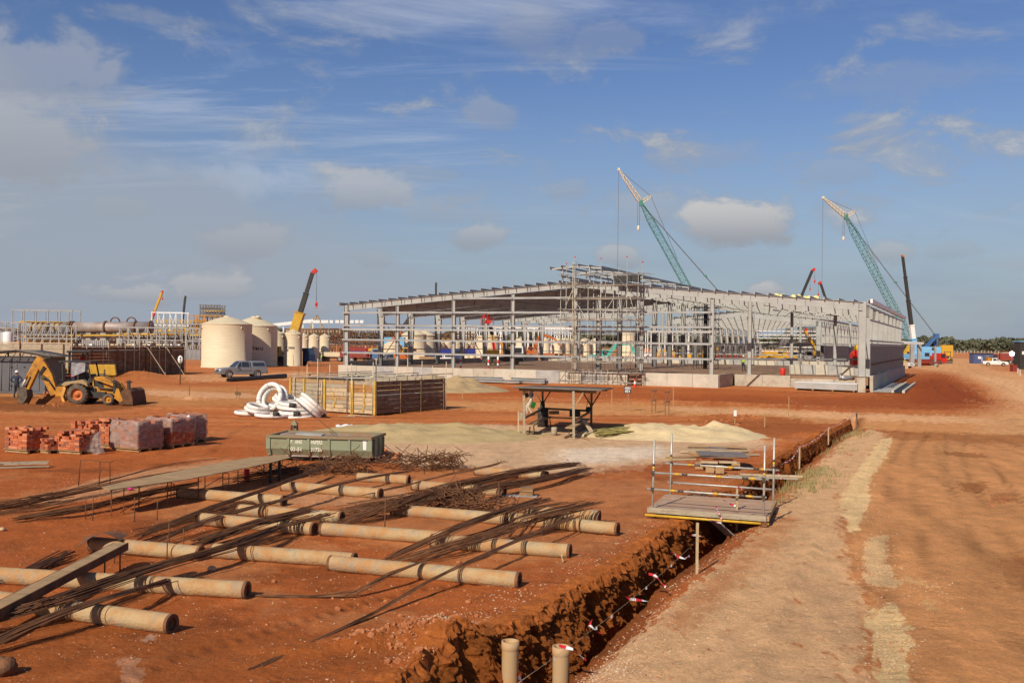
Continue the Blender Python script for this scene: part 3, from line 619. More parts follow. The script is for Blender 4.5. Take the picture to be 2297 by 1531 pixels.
# loose stones along the trench rim and the path, grass tufts: nobody could count them
_b = bmesh.new(); bmesh.ops.create_icosphere(_b, subdivisions=1, radius=1.0); OCT = [tuple(v.co) for v in _b.verts]; OCF = [tuple(v.index for v in f.verts) for f in _b.faces]; _b.free()
def scatter_stones(name, pts, mats, zs=0.6):
    mb = MB(); xs = np.array([p[0] for p in pts]); ys = np.array([p[1] for p in pts]); zz = terrain(xs, ys)
    for (x, y, r), z in zip(pts, zz):
        mb.cur = rnd.randrange(len(mats)); a = rnd.random() * 6.28
        sx, sy, sz = r * rnd.uniform(.7, 1.4), r * rnd.uniform(.6, 1.1), r * rnd.uniform(.4, .9) * zs / 0.6
        mb.add([rotz((px * sx + rnd.uniform(-.22, .22) * r, py * sy + rnd.uniform(-.22, .22) * r, pz * sz), a, (x, y, z + sz * 0.2)) for px, py, pz in OCT], OCF)
    o = mb.build(name, mats); o['kind'] = 'stuff'; return o
def rim_point(lst, s): return float(np.interp(s, [a for a, b in lst], [b for a, b in lst]))
def stone_pts():
    out = []
    for _ in range(3600):
        s = 12.0 + 34 * rnd.random() ** 2.2; side = rnd.random()
        if side < 0.5: t = rim_point(RIM_L, s) - abs(rnd.gauss(0, 0.55)) - 0.02
        else: t = rim_point(RIM_R, s) + abs(rnd.gauss(0.35, 0.55)) + 0.1
        out.append((s * TS + t * TC, s * TC - t * TS, rnd.choice((.007, .009, .011, .014, .020))))
    for (cx, cy, wx, wy, n) in ((985, 1445, 110, 45, 350), (1320, 1500, 90, 40, 400), (250, 1085, 170, 28, 500), (800, 1110, 160, 18, 350), (430, 1180, 120, 30, 250), (700, 1260, 500, 150, 400), (1650, 1420, 260, 120, 260), (1980, 1400, 60, 130, 160), (1940, 1130, 60, 60, 300), (1975, 1265, 50, 50, 260), (2005, 1440, 60, 70, 420), (2090, 1330, 60, 40, 120)):
        for _ in range(n):
            p = G(rnd.gauss(cx, wx * 0.6), max(1000, rnd.gauss(cy, wy * 0.6))); out.append((p.x, p.y, rnd.choice((.007, .009, .012, .017))))
    for _ in range(2600):
        p = G(rnd.uniform(-60, 1350), 1100 + 440 * rnd.random() ** .8)
        if fbm(np.array([p.x / 1.3]), np.array([p.y / 1.3]), 191, 3)[0] > -.02: out.append((p.x, p.y, rnd.choice((.005, .007, .009, .013))))
    return out
m_st1 = mat('stone_pale', (0.54, 0.40, 0.27)); m_st2 = mat('stone_red', (0.42, 0.19, 0.085)); m_st3 = mat('stone_tan', (0.50, 0.33, 0.19))
scatter_stones('gravel', stone_pts(), [m_st1, m_st2, m_st3])
def clods():
    out = []
    for (cx, cy, wx, wy, n) in ((985, 1440, 90, 35, 260), (860, 1440, 80, 22, 120), (1030, 1500, 90, 30, 180), (1390, 1300, 70, 60, 60), (2240, 1120, 40, 12, 20), (900, 1330, 300, 70, 40), (130, 902, 40, 8, 120), (300, 843, 60, 4, 60), (1640, 945, 100, 8, 60)):
        for _ in range(n):
            p = G(rnd.gauss(cx, wx * 0.6), rnd.gauss(cy, wy * 0.6)); out.append((p.x, p.y, rnd.choice((.012, .018, .026, .036, .05)) * (1 if p.y < 30 else 2)))
    return out
scatter_stones('soil_clods', clods(), [m_soilr], 0.8)
def grass():
    mb = MB(); spots = []
    def tuft(p, n, h, spread):
        for _ in range(n):
            x, y = p.x + rnd.gauss(0, spread), p.y + rnd.gauss(0, spread); spots.append((x, y, h * rnd.uniform(.5, 1.2)))
    for (cx, cy, wx, wy, n, h) in ((1915, 972, 45, 10, 60, .20), (1800, 1085, 60, 22, 110, .16), (1830, 1060, 45, 16, 70, .15), (1760, 1120, 30, 10, 18, .11), (1705, 1125, 25, 8, 26, .15), (1880, 1005, 40, 12, 28, .14)):
        for _ in range(n): tuft(G(rnd.gauss(cx, wx * .6), rnd.gauss(cy, wy * .6)), 9, h, 0.09)
    for _ in range(110):
        x = rnd.uniform(0, 1); py = 1180 + 330 * rnd.random(); cx = 1560 + (1180 - py) * 0.25
        tuft(G(cx + rnd.uniform(-40, 330), py), rnd.randint(4, 9), .035, 0.035)
    xs = np.array([q[0] for q in spots]); ys = np.array([q[1] for q in spots]); zz = terrain(xs, ys)
    for (x, y, h), z in zip(spots, zz):
        if z < -0.5: continue
        a = rnd.random() * 6.28; b = rnd.uniform(.1, .5) * h; w = 0.004 + h * 0.022
        d, e = V(math.cos(a), math.sin(a), 0), V(-math.sin(a), math.cos(a), 0); o = V(x, y, z - .01)
        mb.add([o - e * w, o + e * w, o + d * b * .4 + e * w * .7 + V(0, 0, h * .6), o + d * b * .4 - e * w * .7 + V(0, 0, h * .6), o + d * b + V(0, 0, h)], [(0, 1, 2, 3), (3, 2, 4)])
    o = mb.build('grass', m_grass); o['kind'] = 'stuff'
grass()
# ------------------------------------------------------------------ foreground yard: concrete piles lying on the soil
PR = 0.14
def pile(x0, y0, x1, y1, label, hollow=True):
    a, b = G(x0, y0, PR - 0.015), G(x1, y1, PR - 0.015)
    ax = (b - a); Lg = ax.length; t = thing('concrete_pile', label, 'concrete pile', (a.x, a.y, 0), 'concrete piles lying in the yard')
    ex = ax.normalized(); M = Matrix.Translation(a) @ ex.to_track_quat('Z', 'Y').to_matrix().to_4x4()
    n = 28; mb = MB()
    prof = [(PR * 1.0, 0.05), (PR * 1.0, Lg * .25), (PR * 1.004, Lg * .5), (PR, Lg * .75), (PR, Lg - 0.05)]
    mb.lathe(prof, n, M); mb.lathe([(PR * .62, Lg - .05), (PR * .6, Lg * .5), (PR * .62, .05)], 20, M)
    mb.build('shaft', m_pile, t)
    for z0, z1 in ((0.0, 0.05), (Lg - 0.05, Lg)):
        e = MB(); e.lathe([(PR * 1.012, z0), (PR * 1.012, z1)], n, M, False)
        zf = z1 if z0 > 0 else z0
        e.lathe([(PR * 1.012, zf), (PR * .95, zf), (PR * .64, zf)] if z0 > 0 else [(PR * .64, zf), (PR * 1.012, zf)], n, M, False)
        e.lathe([(PR * .64, zf), (PR * .62, zf + (-.5 if z0 > 0 else .5))], 20, M)
        e.build('end_plate', m_plate, t)
    return t
PILES = [
    (-60, 1338, 387, 1399, 'tan concrete pile lying nearest the camera with its open end by bottom left'),
    (-40, 1288, 556, 1323, 'tan concrete pile under the big rebar bundle just behind the nearest pile'),
    (205, 1219, 452, 1241, 'short tan concrete pile with curled sheet metal leaning on its left end'),
    (476, 1234, 797, 1257, 'concrete pile whose right end is tucked behind the longest bare front pile'),
    (740, 1262, 1166, 1301, 'long bare concrete pile in front crossed by two thin loose bars'),
    (968, 1212, 1280, 1236, 'concrete pile with bars over its left end and a twig beside its right end'),
    (722, 1186, 1003, 1207, 'concrete pile starting beside a round open pile end and running under bent bars'),
    (444, 1163, 706, 1186, 'concrete pile under a fan of loose bars with its round open end facing right'),
    (536, 1143, 768, 1161, 'concrete pile behind the bar fan with its open end near the gravel'),
    (402, 1105, 638, 1123, 'concrete pile partly shaded by the long plywood bench'),
    (634, 1090, 855, 1107, 'concrete pile on gravel between two long crossing bars'),
    (800, 1070, 918, 1076, 'concrete pile poking out of the tangled rebar heap beside the green skip'),
    (925, 1088, 1133, 1102, 'concrete pile under the far bar bundle with two bars across its middle'),
    (880, 1143, 1140, 1164, 'concrete pile buried under the tangled bar heap in the middle of the yard'),
    (1136, 1162, 1387, 1186, 'concrete pile with bent hook bars hanging over its left half near the trench'),
    (1180, 1147, 1346, 1158, 'pale concrete pile mostly hidden behind the hook bars'),
    (1066, 1055, 1228, 1067, 'farthest concrete pile lying under the end of the far bar bundle'),
]
for p in PILES: pile(*p)

# ------------------------------------------------------------------ reinforcing bars in bundles and heaps
def line_pts(px):                                                     # world polyline from (px, py, z)
    return [G(*q) for q in px]
def resample(pts, n):
    d = [0.0]
    for a, b in zip(pts, pts[1:]): d.append(d[-1] + (b - a).length)
    out = []
    for i in range(n):
        s = d[-1] * i / (n - 1); k = max(j for j in range(len(d)) if d[j] <= s + 1e-9); k = min(k, len(pts) - 2)
        f = (s - d[k]) / max(1e-6, d[k + 1] - d[k]); out.append(pts[k].lerp(pts[k + 1], f))
    return out
def bundle(label, px, n, w0, w1, jit, h=0.06, rad=0.0078, name='rebar_bundle', group='bundles of rusty reinforcing bars', hooks=0.0):
    pts = line_pts(px); o = pts[0]; t = thing(name, label, 'rebar bundle', (o.x, o.y, 0), group)
    base = resample(pts, 9); Lg = sum((b - a).length for a, b in zip(base, base[1:]))
    for i in range(int(n * 1.6)):
        u0, u1 = rnd.gauss(0, .5), rnd.gauss(0, .5); z0 = rnd.random() * h; ph = rnd.random() * 6; am = rnd.uniform(0, .022)
        a0, a1 = rnd.uniform(-jit, jit) / Lg, 1 + rnd.uniform(-jit, jit) / Lg
        P = []
        for k in range(9):
            f = a0 + (a1 - a0) * k / 8; g = min(max(f, 0), 1) * 8; j = min(int(g), 7); p = base[j].lerp(base[j + 1], g - j)
            d = (base[j + 1] - base[j]).normalized()
            if f < 0: p = p + d * (f * Lg)
            if f > 1: p = p + d * ((f - 1) * Lg)
            sd = V(d.y, -d.x, 0).normalized(); u = u0 + (u1 - u0) * f + am * 7 * math.sin(k * .9 + ph * 1.7)
            z = p.z + z0 + am * math.sin(k * 1.3 + ph)
            P.append(V(p.x, p.y, max(z, rad + .01)) + sd * (u * (w0 + (w1 - w0) * f)))
        if rnd.random() < hooks:
            d = (P[-1] - P[-2]).normalized(); P.append(P[-1] + V(d.y, -d.x, 0) * rnd.uniform(-.25, .25) + V(0, 0, rnd.uniform(-.05, .12)))
        mb = MB(); mb.tube(P, rad * rnd.uniform(.85, 1.25), 4, True, False); mb.build('bar', m_rust if rnd.random() < .7 else m_rust2, t)
    return t
Z = 0.30
bundle('long rusty bundle sweeping from the bottom left edge across two near piles', [(-60, 1405, .16), (100, 1362, Z), (310, 1288, Z), (512, 1232, Z), (620, 1190, .26)], 26, .16, .14, .5, .10)
bundle('short rusty bundle lying over the nearest pile at bottom left', [(-80, 1475, .05), (122, 1382, Z), (285, 1330, Z + .02), (425, 1292, .12)], 15, .18, .12, .4, .05)
bundle('thick dark bundle of straight bars with cut ends over the round open pile end', [(448, 1224, .18), (560, 1184, Z), (690, 1150, Z)], 30, .24, .2, .25, .12)
bundle('loose fan of bars on the short bundle right of the thick dark one', [(470, 1232, .10), (600, 1190, .24), (728, 1157, .26)], 12, .15, .2, .3, .04)
bundle('narrow bundle crossing three piles below the plywood bench', [(318, 1204, .05), (450, 1148, .28), (600, 1098, Z), (725, 1050, .3)], 15, .16, .07, .35, .06)
bundle('long slim bundle from the left fan to the tangled heap behind the open piles', [(335, 1224, .05), (480, 1160, .24), (640, 1122, Z), (760, 1086, Z), (830, 1070, Z), (908, 1059, .2)], 9, .24, .05, .4, .04)
bundle('wide far bundle of long bars over the farthest piles', [(780, 1172, .05), (885, 1134, Z), (1012, 1092, .34), (1190, 1056, .38), (1286, 1044, .2)], 26, .30, .22, .5, .12, hooks=.15)
bundle('dark lower bundle beneath the wide far bundle with splayed tips', [(760, 1152, .04), (880, 1146, .2), (1080, 1098, Z), (1230, 1076, .22), (1314, 1054, .10)], 20, .22, .20, .5, .10)
bundle('few thin bars with bent tips rising behind the far bundle', [(830, 1108, .15), (1000, 1066, .30), (1092, 1046, .45), (1122, 1038, .50)], 4, .12, .10, .3, .02, hooks=1)
bundle('sloping bundle falling from the tangle to the ground in front of the long bare pile', [(872, 1254, .02), (1000, 1196, Z), (1112, 1152, .32), (1212, 1124, .34)], 16, .16, .2, .35, .06)
bundle('spread out bars beside the sloping bundle reaching over the pile with the twig', [(895, 1262, .02), (1010, 1226, .22), (1200, 1168, .3), (1296, 1141, .35)], 13, .22, .32, .4, .04)
bundle('two long thin bars trailing to the bare soil at the bottom of the yard', [(604, 1486, .012), (832, 1381, .03), (985, 1290, .30), (1180, 1205, .33), (1292, 1158, .34)], 4, .05, .10, .35, .015, .009)
bundle('thin bars with a sharp bend lying in front of the long bare pile', [(572, 1335, .012), (690, 1340, .012), (776, 1344, .012), (880, 1284, .29), (1000, 1240, .32), (1140, 1194, .3)], 5, .05, .06, .2, .015, .009)
bundle('bars laid under the plywood bench at the left edge of the yard', [(-40, 1152, .06), (150, 1112, .12), (330, 1075, .14), (528, 1042, .12)], 13, .3, .2, .7, .1)
bundle('dark stack of bars on the soil left of the bench legs', [(72, 1166, .04), (190, 1147, .12), (332, 1110, .12), (432, 1092, .08)], 16, .16, .12, .4, .14)
bundle('blurred tangle of bars at the far left edge below the bricks', [(-60, 1158, .05), (60, 1140, .12), (140, 1122, .12)], 14, .35, .3, .4, .25)
bundle('two thin bars stretched along the ground behind the bench', [(10, 1136, .02), (200, 1090, .06), (378, 1040, .25), (486, 1030, .35)], 3, .10, .10, .3, .01)
bundle('weathered bars under the propped steel channel at lower left', [(-60, 1322, .03), (70, 1280, .05), (146, 1248, .05)], 12, .22, .2, .4, .05, .011)
def hooks(label, px, n):
    t = thing('hooked_bars', label, 'rebar bundle', G(px[0][0], px[0][1]), 'bundles of rusty reinforcing bars'); P0 = line_pts(px)
    for i in range(n):
        f = i / (n - 1) - .5; o = V(f * 0.75, f * .34 + rnd.uniform(-.03, .03), rnd.uniform(0, .05)); k = rnd.uniform(-.04, .04)
        mb = MB(); mb.tube([p + o + V(k * j, k * j, 0) for j, p in enumerate(P0)], .0095, 4, True, False); mb.build('bar', m_rust2 if rnd.random() < .5 else m_rust, t)
hooks('row of bars with downturned hooked ends hanging over the pile beside the trench', [(1322, 1130, .46), (1230, 1152, .44), (1188, 1164, .40), (1180, 1180, .20), (1160, 1204, .03)], 15)
hooks('small row of hooked bars lying behind the first hooked row', [(1290, 1128, .40), (1200, 1142, .38), (1180, 1150, .30), (1172, 1166, .10)], 8)
def heap(label, px, py, rx, ry, h, n, hookish=.5, lbar=.9):
    c = GG(px, py); t = thing('rebar_heap', label, 'rebar heap', (c.x, c.y, 0), 'tangled heaps of bent reinforcing bars')
    for i in range(n):
        q = rnd.random() ** .6; a = rnd.random() * 6.28; r = math.sqrt(rnd.random()) * .8
        o = V(c.x + rx * r * math.cos(a), c.y + ry * r * math.sin(a), .03 + h * q * (1 - r * r * .7))
        yaw = rnd.gauss(.35, .7) if rnd.random() < .6 else rnd.random() * 6.28; pit = rnd.gauss(0, .45)
        d = V(math.cos(yaw) * math.cos(pit), math.sin(yaw) * math.cos(pit), math.sin(pit)); l = lbar * rnd.uniform(.4, 1.1); sd = V(-d.y, d.x, rnd.uniform(-.8, .8)).normalized()
        P = [o - d * l / 2, o, o + d * l / 2]
        if rnd.random() < hookish: P += [P[-1] + sd * rnd.uniform(.1, .35)]
        if rnd.random() < hookish * .6: P = [P[0] + sd * rnd.uniform(-.3, .3)] + P
        P = [V(p.x, p.y, max(p.z, .012)) for p in P]
        mb = MB(); mb.tube(P, .011, 4, True, False); mb.build('bar', m_rust if rnd.random() < .85 else m_rust2, t)
bundle('low dark layer of bars on the soil between the middle piles', [(800, 1140, .03), (930, 1120, .08), (1080, 1085, .10), (1180, 1062, .05)], 18, .35, .3, .6, .12)
bundle('dark bars lying under the bench end towards the skip', [(545, 1078, .03), (640, 1062, .10), (760, 1040, .12)], 18, .4, .35, .6, .14)
bundle('criss cross bars on the soil behind the short pile with curled sheet', [(330, 1192, .02), (440, 1160, .06), (560, 1124, .05)], 12, .3, .45, .6, .05)
bundle('bars half buried in soil right of the sloping bundle', [(1010, 1222, .02), (1120, 1190, .04), (1230, 1150, .06)], 12, .3, .35, .5, .05)
heap('bristling heap of bent bars in front of the green skip', 775, 1062, .95, .7, .62, 110, .7, .7)
heap('low dark mat of bars left of the bristling heap beside the bench end', 665, 1062, 1.5, .6, .22, 60, .1, 1.6)
heap('long dark pile of bars on the pale dust right of the skip', 940, 1052, 1.6, .8, .48, 110, .35, 1.1)
heap('ragged end of the long dark bar pile with tips sticking up', 1010, 1050, .6, .5, .5, 40, .6, .7)
heap('tangled heap of short bars on the pile in the middle of the yard', 1010, 1142, .85, .6, .52, 90, .5, .8)
heap('flat heap of stirrups right of the middle tangle', 1105, 1148, .75, .5, .40, 55, .8, .6)

# ------------------------------------------------------------------ bending bench: plywood sheets on thin steel legs
BZ = 0.62
near = [(246, 1098), (432, 1072), (560, 1047), (612, 1036), (652, 1026)]; farp = [(228, 1091), (345, 1066), (470, 1042), (560, 1026), (640, 1020)]
bench = thing('bending_bench', 'long low bench of weathered plywood sheets on rusty legs', 'bench', G(430, 1150))
for i in range(4):
    a, b, c, d = G(*near[i], BZ), G(*near[i + 1], BZ), G(*farp[i + 1], BZ), G(*farp[i], BZ); k = V(0, 0, .018); e = V(0, 0, 0.003 * i)
    MB().hexa([p + e - k for p in (a, b, c, d)] + [p + e for p in (a, b, c, d)]).build('plywood_sheet', m_ply, bench)
MB().bar(G(246, 1098, BZ - .06), G(650, 1027, BZ - .06), .04, .05).build('edge_rail', m_rust, bench)
MB().bar(G(230, 1092, BZ - .06), G(636, 1022, BZ - .06), .04, .05).build('edge_rail', m_rust, bench)
for px, py, w in ((250, 1099, .022), (278, 1094, .018), (312, 1090, .022), (376, 1082, .022), (384, 1081, .018), (445, 1070, .022), (460, 1068, .018), (500, 1060, .02), (534, 1054, .02), (592, 1042, .02)):
    p = G(px, py, BZ - .03); MB().bar((p.x, p.y, -.03), p, w, w, up=(1, 0, 0)).build('leg', m_rust, bench)
for px, py in ((607, 1037), (627, 1033)):
    p = G(px, py, BZ - .03); MB().bar((p.x, p.y, -.05), p, .07, .07, up=(1, 0, 0)).build('leg', m_black, bench)
for a, b in (((270, 1096), (380, 1080)), ((400, 1078), (500, 1060)), ((500, 1060), (592, 1042))):
    p, q = G(*a, BZ - .03), G(*b, BZ - .03); MB().tube([V(p.x, p.y, .3), V(q.x, q.y, .25)], .009, 5).build('stretcher', m_rust, bench)
    MB().tube([V(p.x, p.y, .05), V(q.x, q.y, .5)], .009, 5).build('stretcher', m_rust, bench)
for px, py in ((376, 1082), (500, 1060), (575, 1046)):                # bent bar hoops hanging under the edge
    p = G(px, py, BZ - .06); MB().tube([p, p + V(.12, 0, .0), p + V(.16, 0, -.04), p + V(.16, 0, -.4)], .01, 5).build('bent_hoop', m_rust, bench)
c = GG(553, 1080); mb = MB(); mb.lathe([(.001, 0), (.075, 0), (.08, .02), (.08, .2), (.074, .21), (.08, .22), (.08, .36), (.04, .37), (.001, .37)], 18, Matrix.Translation(c))
solo(mb, 'gas_bottle', m_red, 'red bottle standing on the soil under the bench', 'bottle', c)

# small open bar trestle behind the bench
tr = thing('bar_trestle', 'empty trestle frame bent from rusty bars behind the bench', 'trestle', G(230, 1095))
for pts in ([(176, 1090, .02), (180, 1032, .02 + .62), (246, 1036, .62), (247, 1086, .02)], [(222, 1090, .02), (224, 1034, .62)], [(247, 1036, .62), (273, 1027, .62), (279, 1080, .02)]):
    P = [G(pts[0][0], pts[0][1])]
    D = P[0].y
    Q = [AT(x, y, D) for x, y, z in pts]; MB().tube(Q, .016, 5).build('bar', m_rust, tr)

# ------------------------------------------------------------------ propped rusty channel, curled sheet, small lumps
ch = thing('steel_channel', 'long rusty steel channel propped up and pointing out of the left edge', 'steel channel', G(120, 1345))
a, b = AT(-70, 1392, 12.9), AT(272, 1217, 17.7)
d = (b - a).normalized(); sd = V(d.y, -d.x, 0).normalized(); upv = sd.cross(d)
if upv.z < 0: upv = -upv
MB().bar(a, b, .22, .02, up=upv).build('web', m_ply, ch)
for s in (-1, 1): MB().bar(a + sd * (s * .12) - upv * .055, b + sd * (s * .12) - upv * .055, .02, .13, up=upv).build('flange', m_rust, ch)
for f in (.80, .93):
    p = a.lerp(b, f) + sd * .12; MB().tube([V(p.x, p.y, -.03), p], .014, 5).build('prop', m_rust, ch)
c = G(228, 1211, .25); sh = MB(); sh.sheet([[c + V(x, .22 * y + .05 * x, .05 + .10 * math.sin(x * 5 + 1) * (1 - y * .4) + .02 * y) for x in np.linspace(-.38, .42, 9)] for y in (-1, 0, 1)])
solo(sh, 'curled_sheet', m_plate, 'curled brown sheet lying on the left end of a pile', 'metal sheet', c)
for px, py, r, lb in ((8, 1512, .16, 'dark rounded lump at the bottom left corner'), (5, 1190, .06, 'pale stone at the left edge above the propped channel'), (475, 1280, .07, 'dark flat stone standing by the second nearest pile')):
    c = GG(px, py); mb = MB()
    mb.ball(c + V(0, 0, r * .55), r, 12, 8, (1, .8, .8)); mb.v = [(x + .12 * r * math.sin(9 * y / r), y + .12 * r * math.sin(7 * z / r), z + .1 * r * math.sin(8 * x / r)) for x, y, z in mb.v]
    solo(mb, 'stone', m_plate if r > .1 else m_st3, lb, 'stone', c)
for px, py, h in ((352, 1166, .42), (595, 1166, .30), (380, 1232, .52), (412, 1245, .5), (374, 1256, .45), (256, 1262, .3), (862, 1208, .9), (192, 1164, .45), (208, 1168, .5), (302, 1170, .55), (1118, 1120, .45), (990, 1058, .55)):
    c = GG(px, py); mb = MB(); mb.tube([c - V(0, 0, .1), c + V(rnd.uniform(-.02, .02), 0, h)], .012, 5)
    solo(mb, 'iron_pin', m_rust, 'rusty iron pin standing ' + {352: 'before the left end of the bar fan', 595: 'by the thick dark bar bundle', 380: 'in front of the short pile with curled sheet', 412: 'nearest the right end of the short pile', 374: 'just right of the propped channel tip', 256: 'under the propped channel tip', 862: 'tall beside the pile with red paint spots', 192: 'leftmost below the bench', 208: 'second from left below the bench', 302: 'third from left below the bench', 1118: 'beside the timber offcuts', 990: 'tall in the dark bar pile on the dust'}[px], 'pin', c, 'iron pins standing in the yard')
c = GG(1262, 1262); mb = MB(); mb.tube([c, c + V(.01, 0, .05), c + V(-.02, 0, .12), c + V(.0, 0, .17)], [.012, .02, .012, .02], 6); mb.tube([c + V(-.02, 0, .12), c + V(-.06, 0, .16)], .01, 5)
solo(mb, 'twig', m_stake, 'broken pale twig standing by the right end of a pile', 'twig', c)
st = thing('timber_offcuts', 'little stack of brown timber offcuts on a grey plate', 'timber stack', GG(1180, 1112))
c = GG(1165, 1113); MB().box(c + V(0, 0, .02), (.95, .22, .03), R(-8)).build('plate', m_steelg, st)
c = GG(1181, 1112)
for i in range(6): MB().box(c + V(rnd.uniform(-.02, .02), 0, .055 + i * .034), (.36 - .02 * (i % 2), .25, .028), R(-8 + rnd.uniform(-6, 6))).build('offcut', m_wood[(0, 3, 4)[i % 3]], st)
c = GG(292, 1100, .06); mb = MB(); mb.ball(c, .06, 10, 6, (1.4, .9, .9))
solo(mb, 'bag_scrap', mat('pink_plastic', (0.62, 0.04, 0.22)), 'bright pink plastic scrap under the near end of the bench', 'plastic scrap', c)
# bricks strewn by the skip
for i in range(26):
    p = GG(rnd.gauss(880, 14), rnd.gauss(1024, 4)); mb = MB(); mb.box(p + V(0, 0, rnd.choice((.04, .06, .12))), (.21, .10, .07), rnd.random() * 3, rnd.uniform(-.4, .4), rnd.uniform(-.4, .4))
    solo(mb, 'loose_brick', m_brick[rnd.randrange(3)], 'broken orange brick lying in the pile at the right end of the skip', 'brick', p, 'broken bricks beside the skip')
for i in range(5):
    a = GG(rnd.uniform(-30, 10), rnd.uniform(1046, 1052)); mb = MB(); b2 = a + V(1.25 + rnd.uniform(-.2, .2), .35 + rnd.uniform(-.15, .2), 0); mb.bar(a + V(0, 0, .04 + i * .03), b2 + V(0, 0, .04 + i * .03), .09, .035)
    solo(mb, 'grey_plank', m_wood[1] if i != 2 else m_wood[2], '%s plank of the loose pile at the left edge before the bricks' % ('lowest grey', 'second grey', 'short pale', 'fourth grey', 'topmost grey')[i], 'plank', a, 'planks at the left edge')
# ------------------------------------------------------------------ open green skip with worn lettering
FW = V(math.cos(R(-24)), math.sin(R(-24)), 0); SW = V(math.sin(R(24)), math.cos(R(24)), 0)     # site grid: along the fronts, and into the depth
def text_mesh(body, size, mtl, name, parent, o, ax, ay, align='LEFT', bold=0.0, squash=1.0, bend=None):
    cu = bpy.data.curves.new(name, 'FONT'); cu.body = body; cu.size = size; cu.align_x = align; cu.extrude = 0.004; cu.offset = bold; cu.resolution_u = 2
    ob = bpy.data.objects.new(name, cu); C.objects.link(ob); dg = bpy.context.evaluated_depsgraph_get()
    me = bpy.data.meshes.new_from_object(ob.evaluated_get(dg)); bpy.data.objects.remove(ob); bpy.data.curves.remove(cu)
    o, ax, ay = Vector(o), Vector(ax).normalized(), Vector(ay).normalized(); nz = ax.cross(ay); off = ORIG.get(parent.name, V(0, 0, 0)) if parent else V(0, 0, 0)
    for v in me.vertices:
        x, y, z = v.co
        v.co = (o + ax * (x * squash) + ay * y + nz * z if bend is None else bend(x * squash, y, z)) - off
    me.materials.append(mtl); t = bpy.data.objects.new(name, me); C.objects.link(t)
    if parent: t.parent = parent; ORIG[t.name] = off
    return t
def build_skip():
    p0 = G(601, 1033); p1 = G(829, 1040)
    dv = (p1 - p0); dv.z = 0; Lk = dv.length; ux = dv.normalized(); uy = V(-ux.y, ux.x, 0); H, Wd, z0 = 0.86, 1.75, 0.20
    t = thing('waste_skip', 'open green steel skip with worn white lettering and rusty rim', 'skip', p0)
    q = lambda x, y, z: p0 + ux * x + uy * y + V(0, 0, z)
    chm = 0.22                                                        # lower edge slopes in
    n = 5; seg = Lk / n
    for i in range(n):                                                # front panels between the ribs
        a, b = i * seg + .04, (i + 1) * seg - .04
        m = MB(); m.hexa([q(a, 0.03, z0 + chm), q(b, .03, z0 + chm), q(b, .06, z0 + chm), q(a, .06, z0 + chm), q(a, .03, H - .06), q(b, .03, H - .06), q(b, .06, H - .06), q(a, .06, H - .06)])
        m.hexa([q(a, .16, z0), q(b, .16, z0), q(b, .19, z0), q(a, .19, z0), q(a, .031, z0 + chm), q(b, .031, z0 + chm), q(b, .061, z0 + chm), q(a, .061, z0 + chm)])
        m.build('front_panel', m_skip, t)
    for i in range(n + 1):
        x = i * seg; w = .04 if 0 < i < n else .07
        m = MB(); m.hexa([q(x - w, -.01, z0 + chm), q(x + w, -.01, z0 + chm), q(x + w, .08, z0 + chm), q(x - w, .08, z0 + chm), q(x - w, -.01, H - .06), q(x + w, -.01, H - .06), q(x + w, .08, H - .06), q(x - w, .08, H - .06)])
        m.hexa([q(x - w, .12, z0 - .03), q(x + w, .12, z0 - .03), q(x + w, .2, z0 - .03), q(x - w, .2, z0 - .03), q(x - w, -.011, z0 + chm), q(x + w, -.011, z0 + chm), q(x + w, .081, z0 + chm), q(x - w, .081, z0 + chm)])
        m.build('rib', m_skip, t)
    for y in (0.02, Wd - .02): MB().bar(q(-.06, y, H - .03), q(Lk + .06, y, H - .03), .10, .09).build('top_rail', m_skipr, t)
    for x in (0.0, Lk): MB().bar(q(x, .07, H - .032), q(x, Wd - .07, H - .032), .10, .088).build('top_rail', m_skipr, t)
    MB().hexa([q(0, Wd - .08, z0), q(Lk, Wd - .08, z0), q(Lk, Wd - .04, z0), q(0, Wd - .04, z0), q(0, Wd - .08, H - .07), q(Lk, Wd - .08, H - .07), q(Lk, Wd - .04, H - .07), q(0, Wd - .04, H - .07)]).build('back_panel', m_skipd, t)
    for x in (0.0, Lk):
        MB().hexa([q(x - .03, .08, z0), q(x + .03, .08, z0), q(x + .03, Wd - .1, z0), q(x - .03, Wd - .1, z0), q(x - .03, .08, H - .08), q(x + .03, .08, H - .08), q(x + .03, Wd - .1, H - .08), q(x - .03, Wd - .1, H - .08)]).build('end_panel', m_skip, t)
        for y in (.3, .9, 1.45): MB().bar(q(x + (.05 if x else -.05), y, z0), q(x + (.05 if x else -.05), y, H - .08), .08, .05, up=uy).build('end_rib', m_skip, t)
    MB().box(q(Lk / 2, Wd / 2, z0 - .02), (Lk, Wd - .3, .05), math.atan2(ux.y, ux.x)).build('floor_plate', m_skipd, t)
    for y in (.45, 1.3): MB().bar(q(.2, y, .09), q(Lk - .2, y, .09), .12, .18).build('skid', m_black, t)
    MB().box(q(Lk * .42, Wd - .5, H - .14), (Lk * .8, .8, .12), math.atan2(ux.y, ux.x), .04).build('rubbish_fill', m_skipd, t)
    MB().box(q(Lk * .30, Wd - .6, H - .07), (.9, .5, .10), math.atan2(ux.y, ux.x) + .1, .05).build('cement_slab', m_concg, t)
    for x, w in ((seg * 4 + .5 * seg + .12, .10),):                   # pale paint splash on the last panel
        m = MB(); m.hexa([q(x, .024, z0 + chm + .03), q(x + w, .024, z0 + chm + .03), q(x + w, .029, z0 + chm + .03), q(x, .029, z0 + chm + .03), q(x - .02, .024, H - .1), q(x + w + .01, .024, H - .1), q(x + w + .01, .029, H - .1), q(x - .02, .029, H - .1)]).build('paint_splash', m_white, t)
    hL = .125
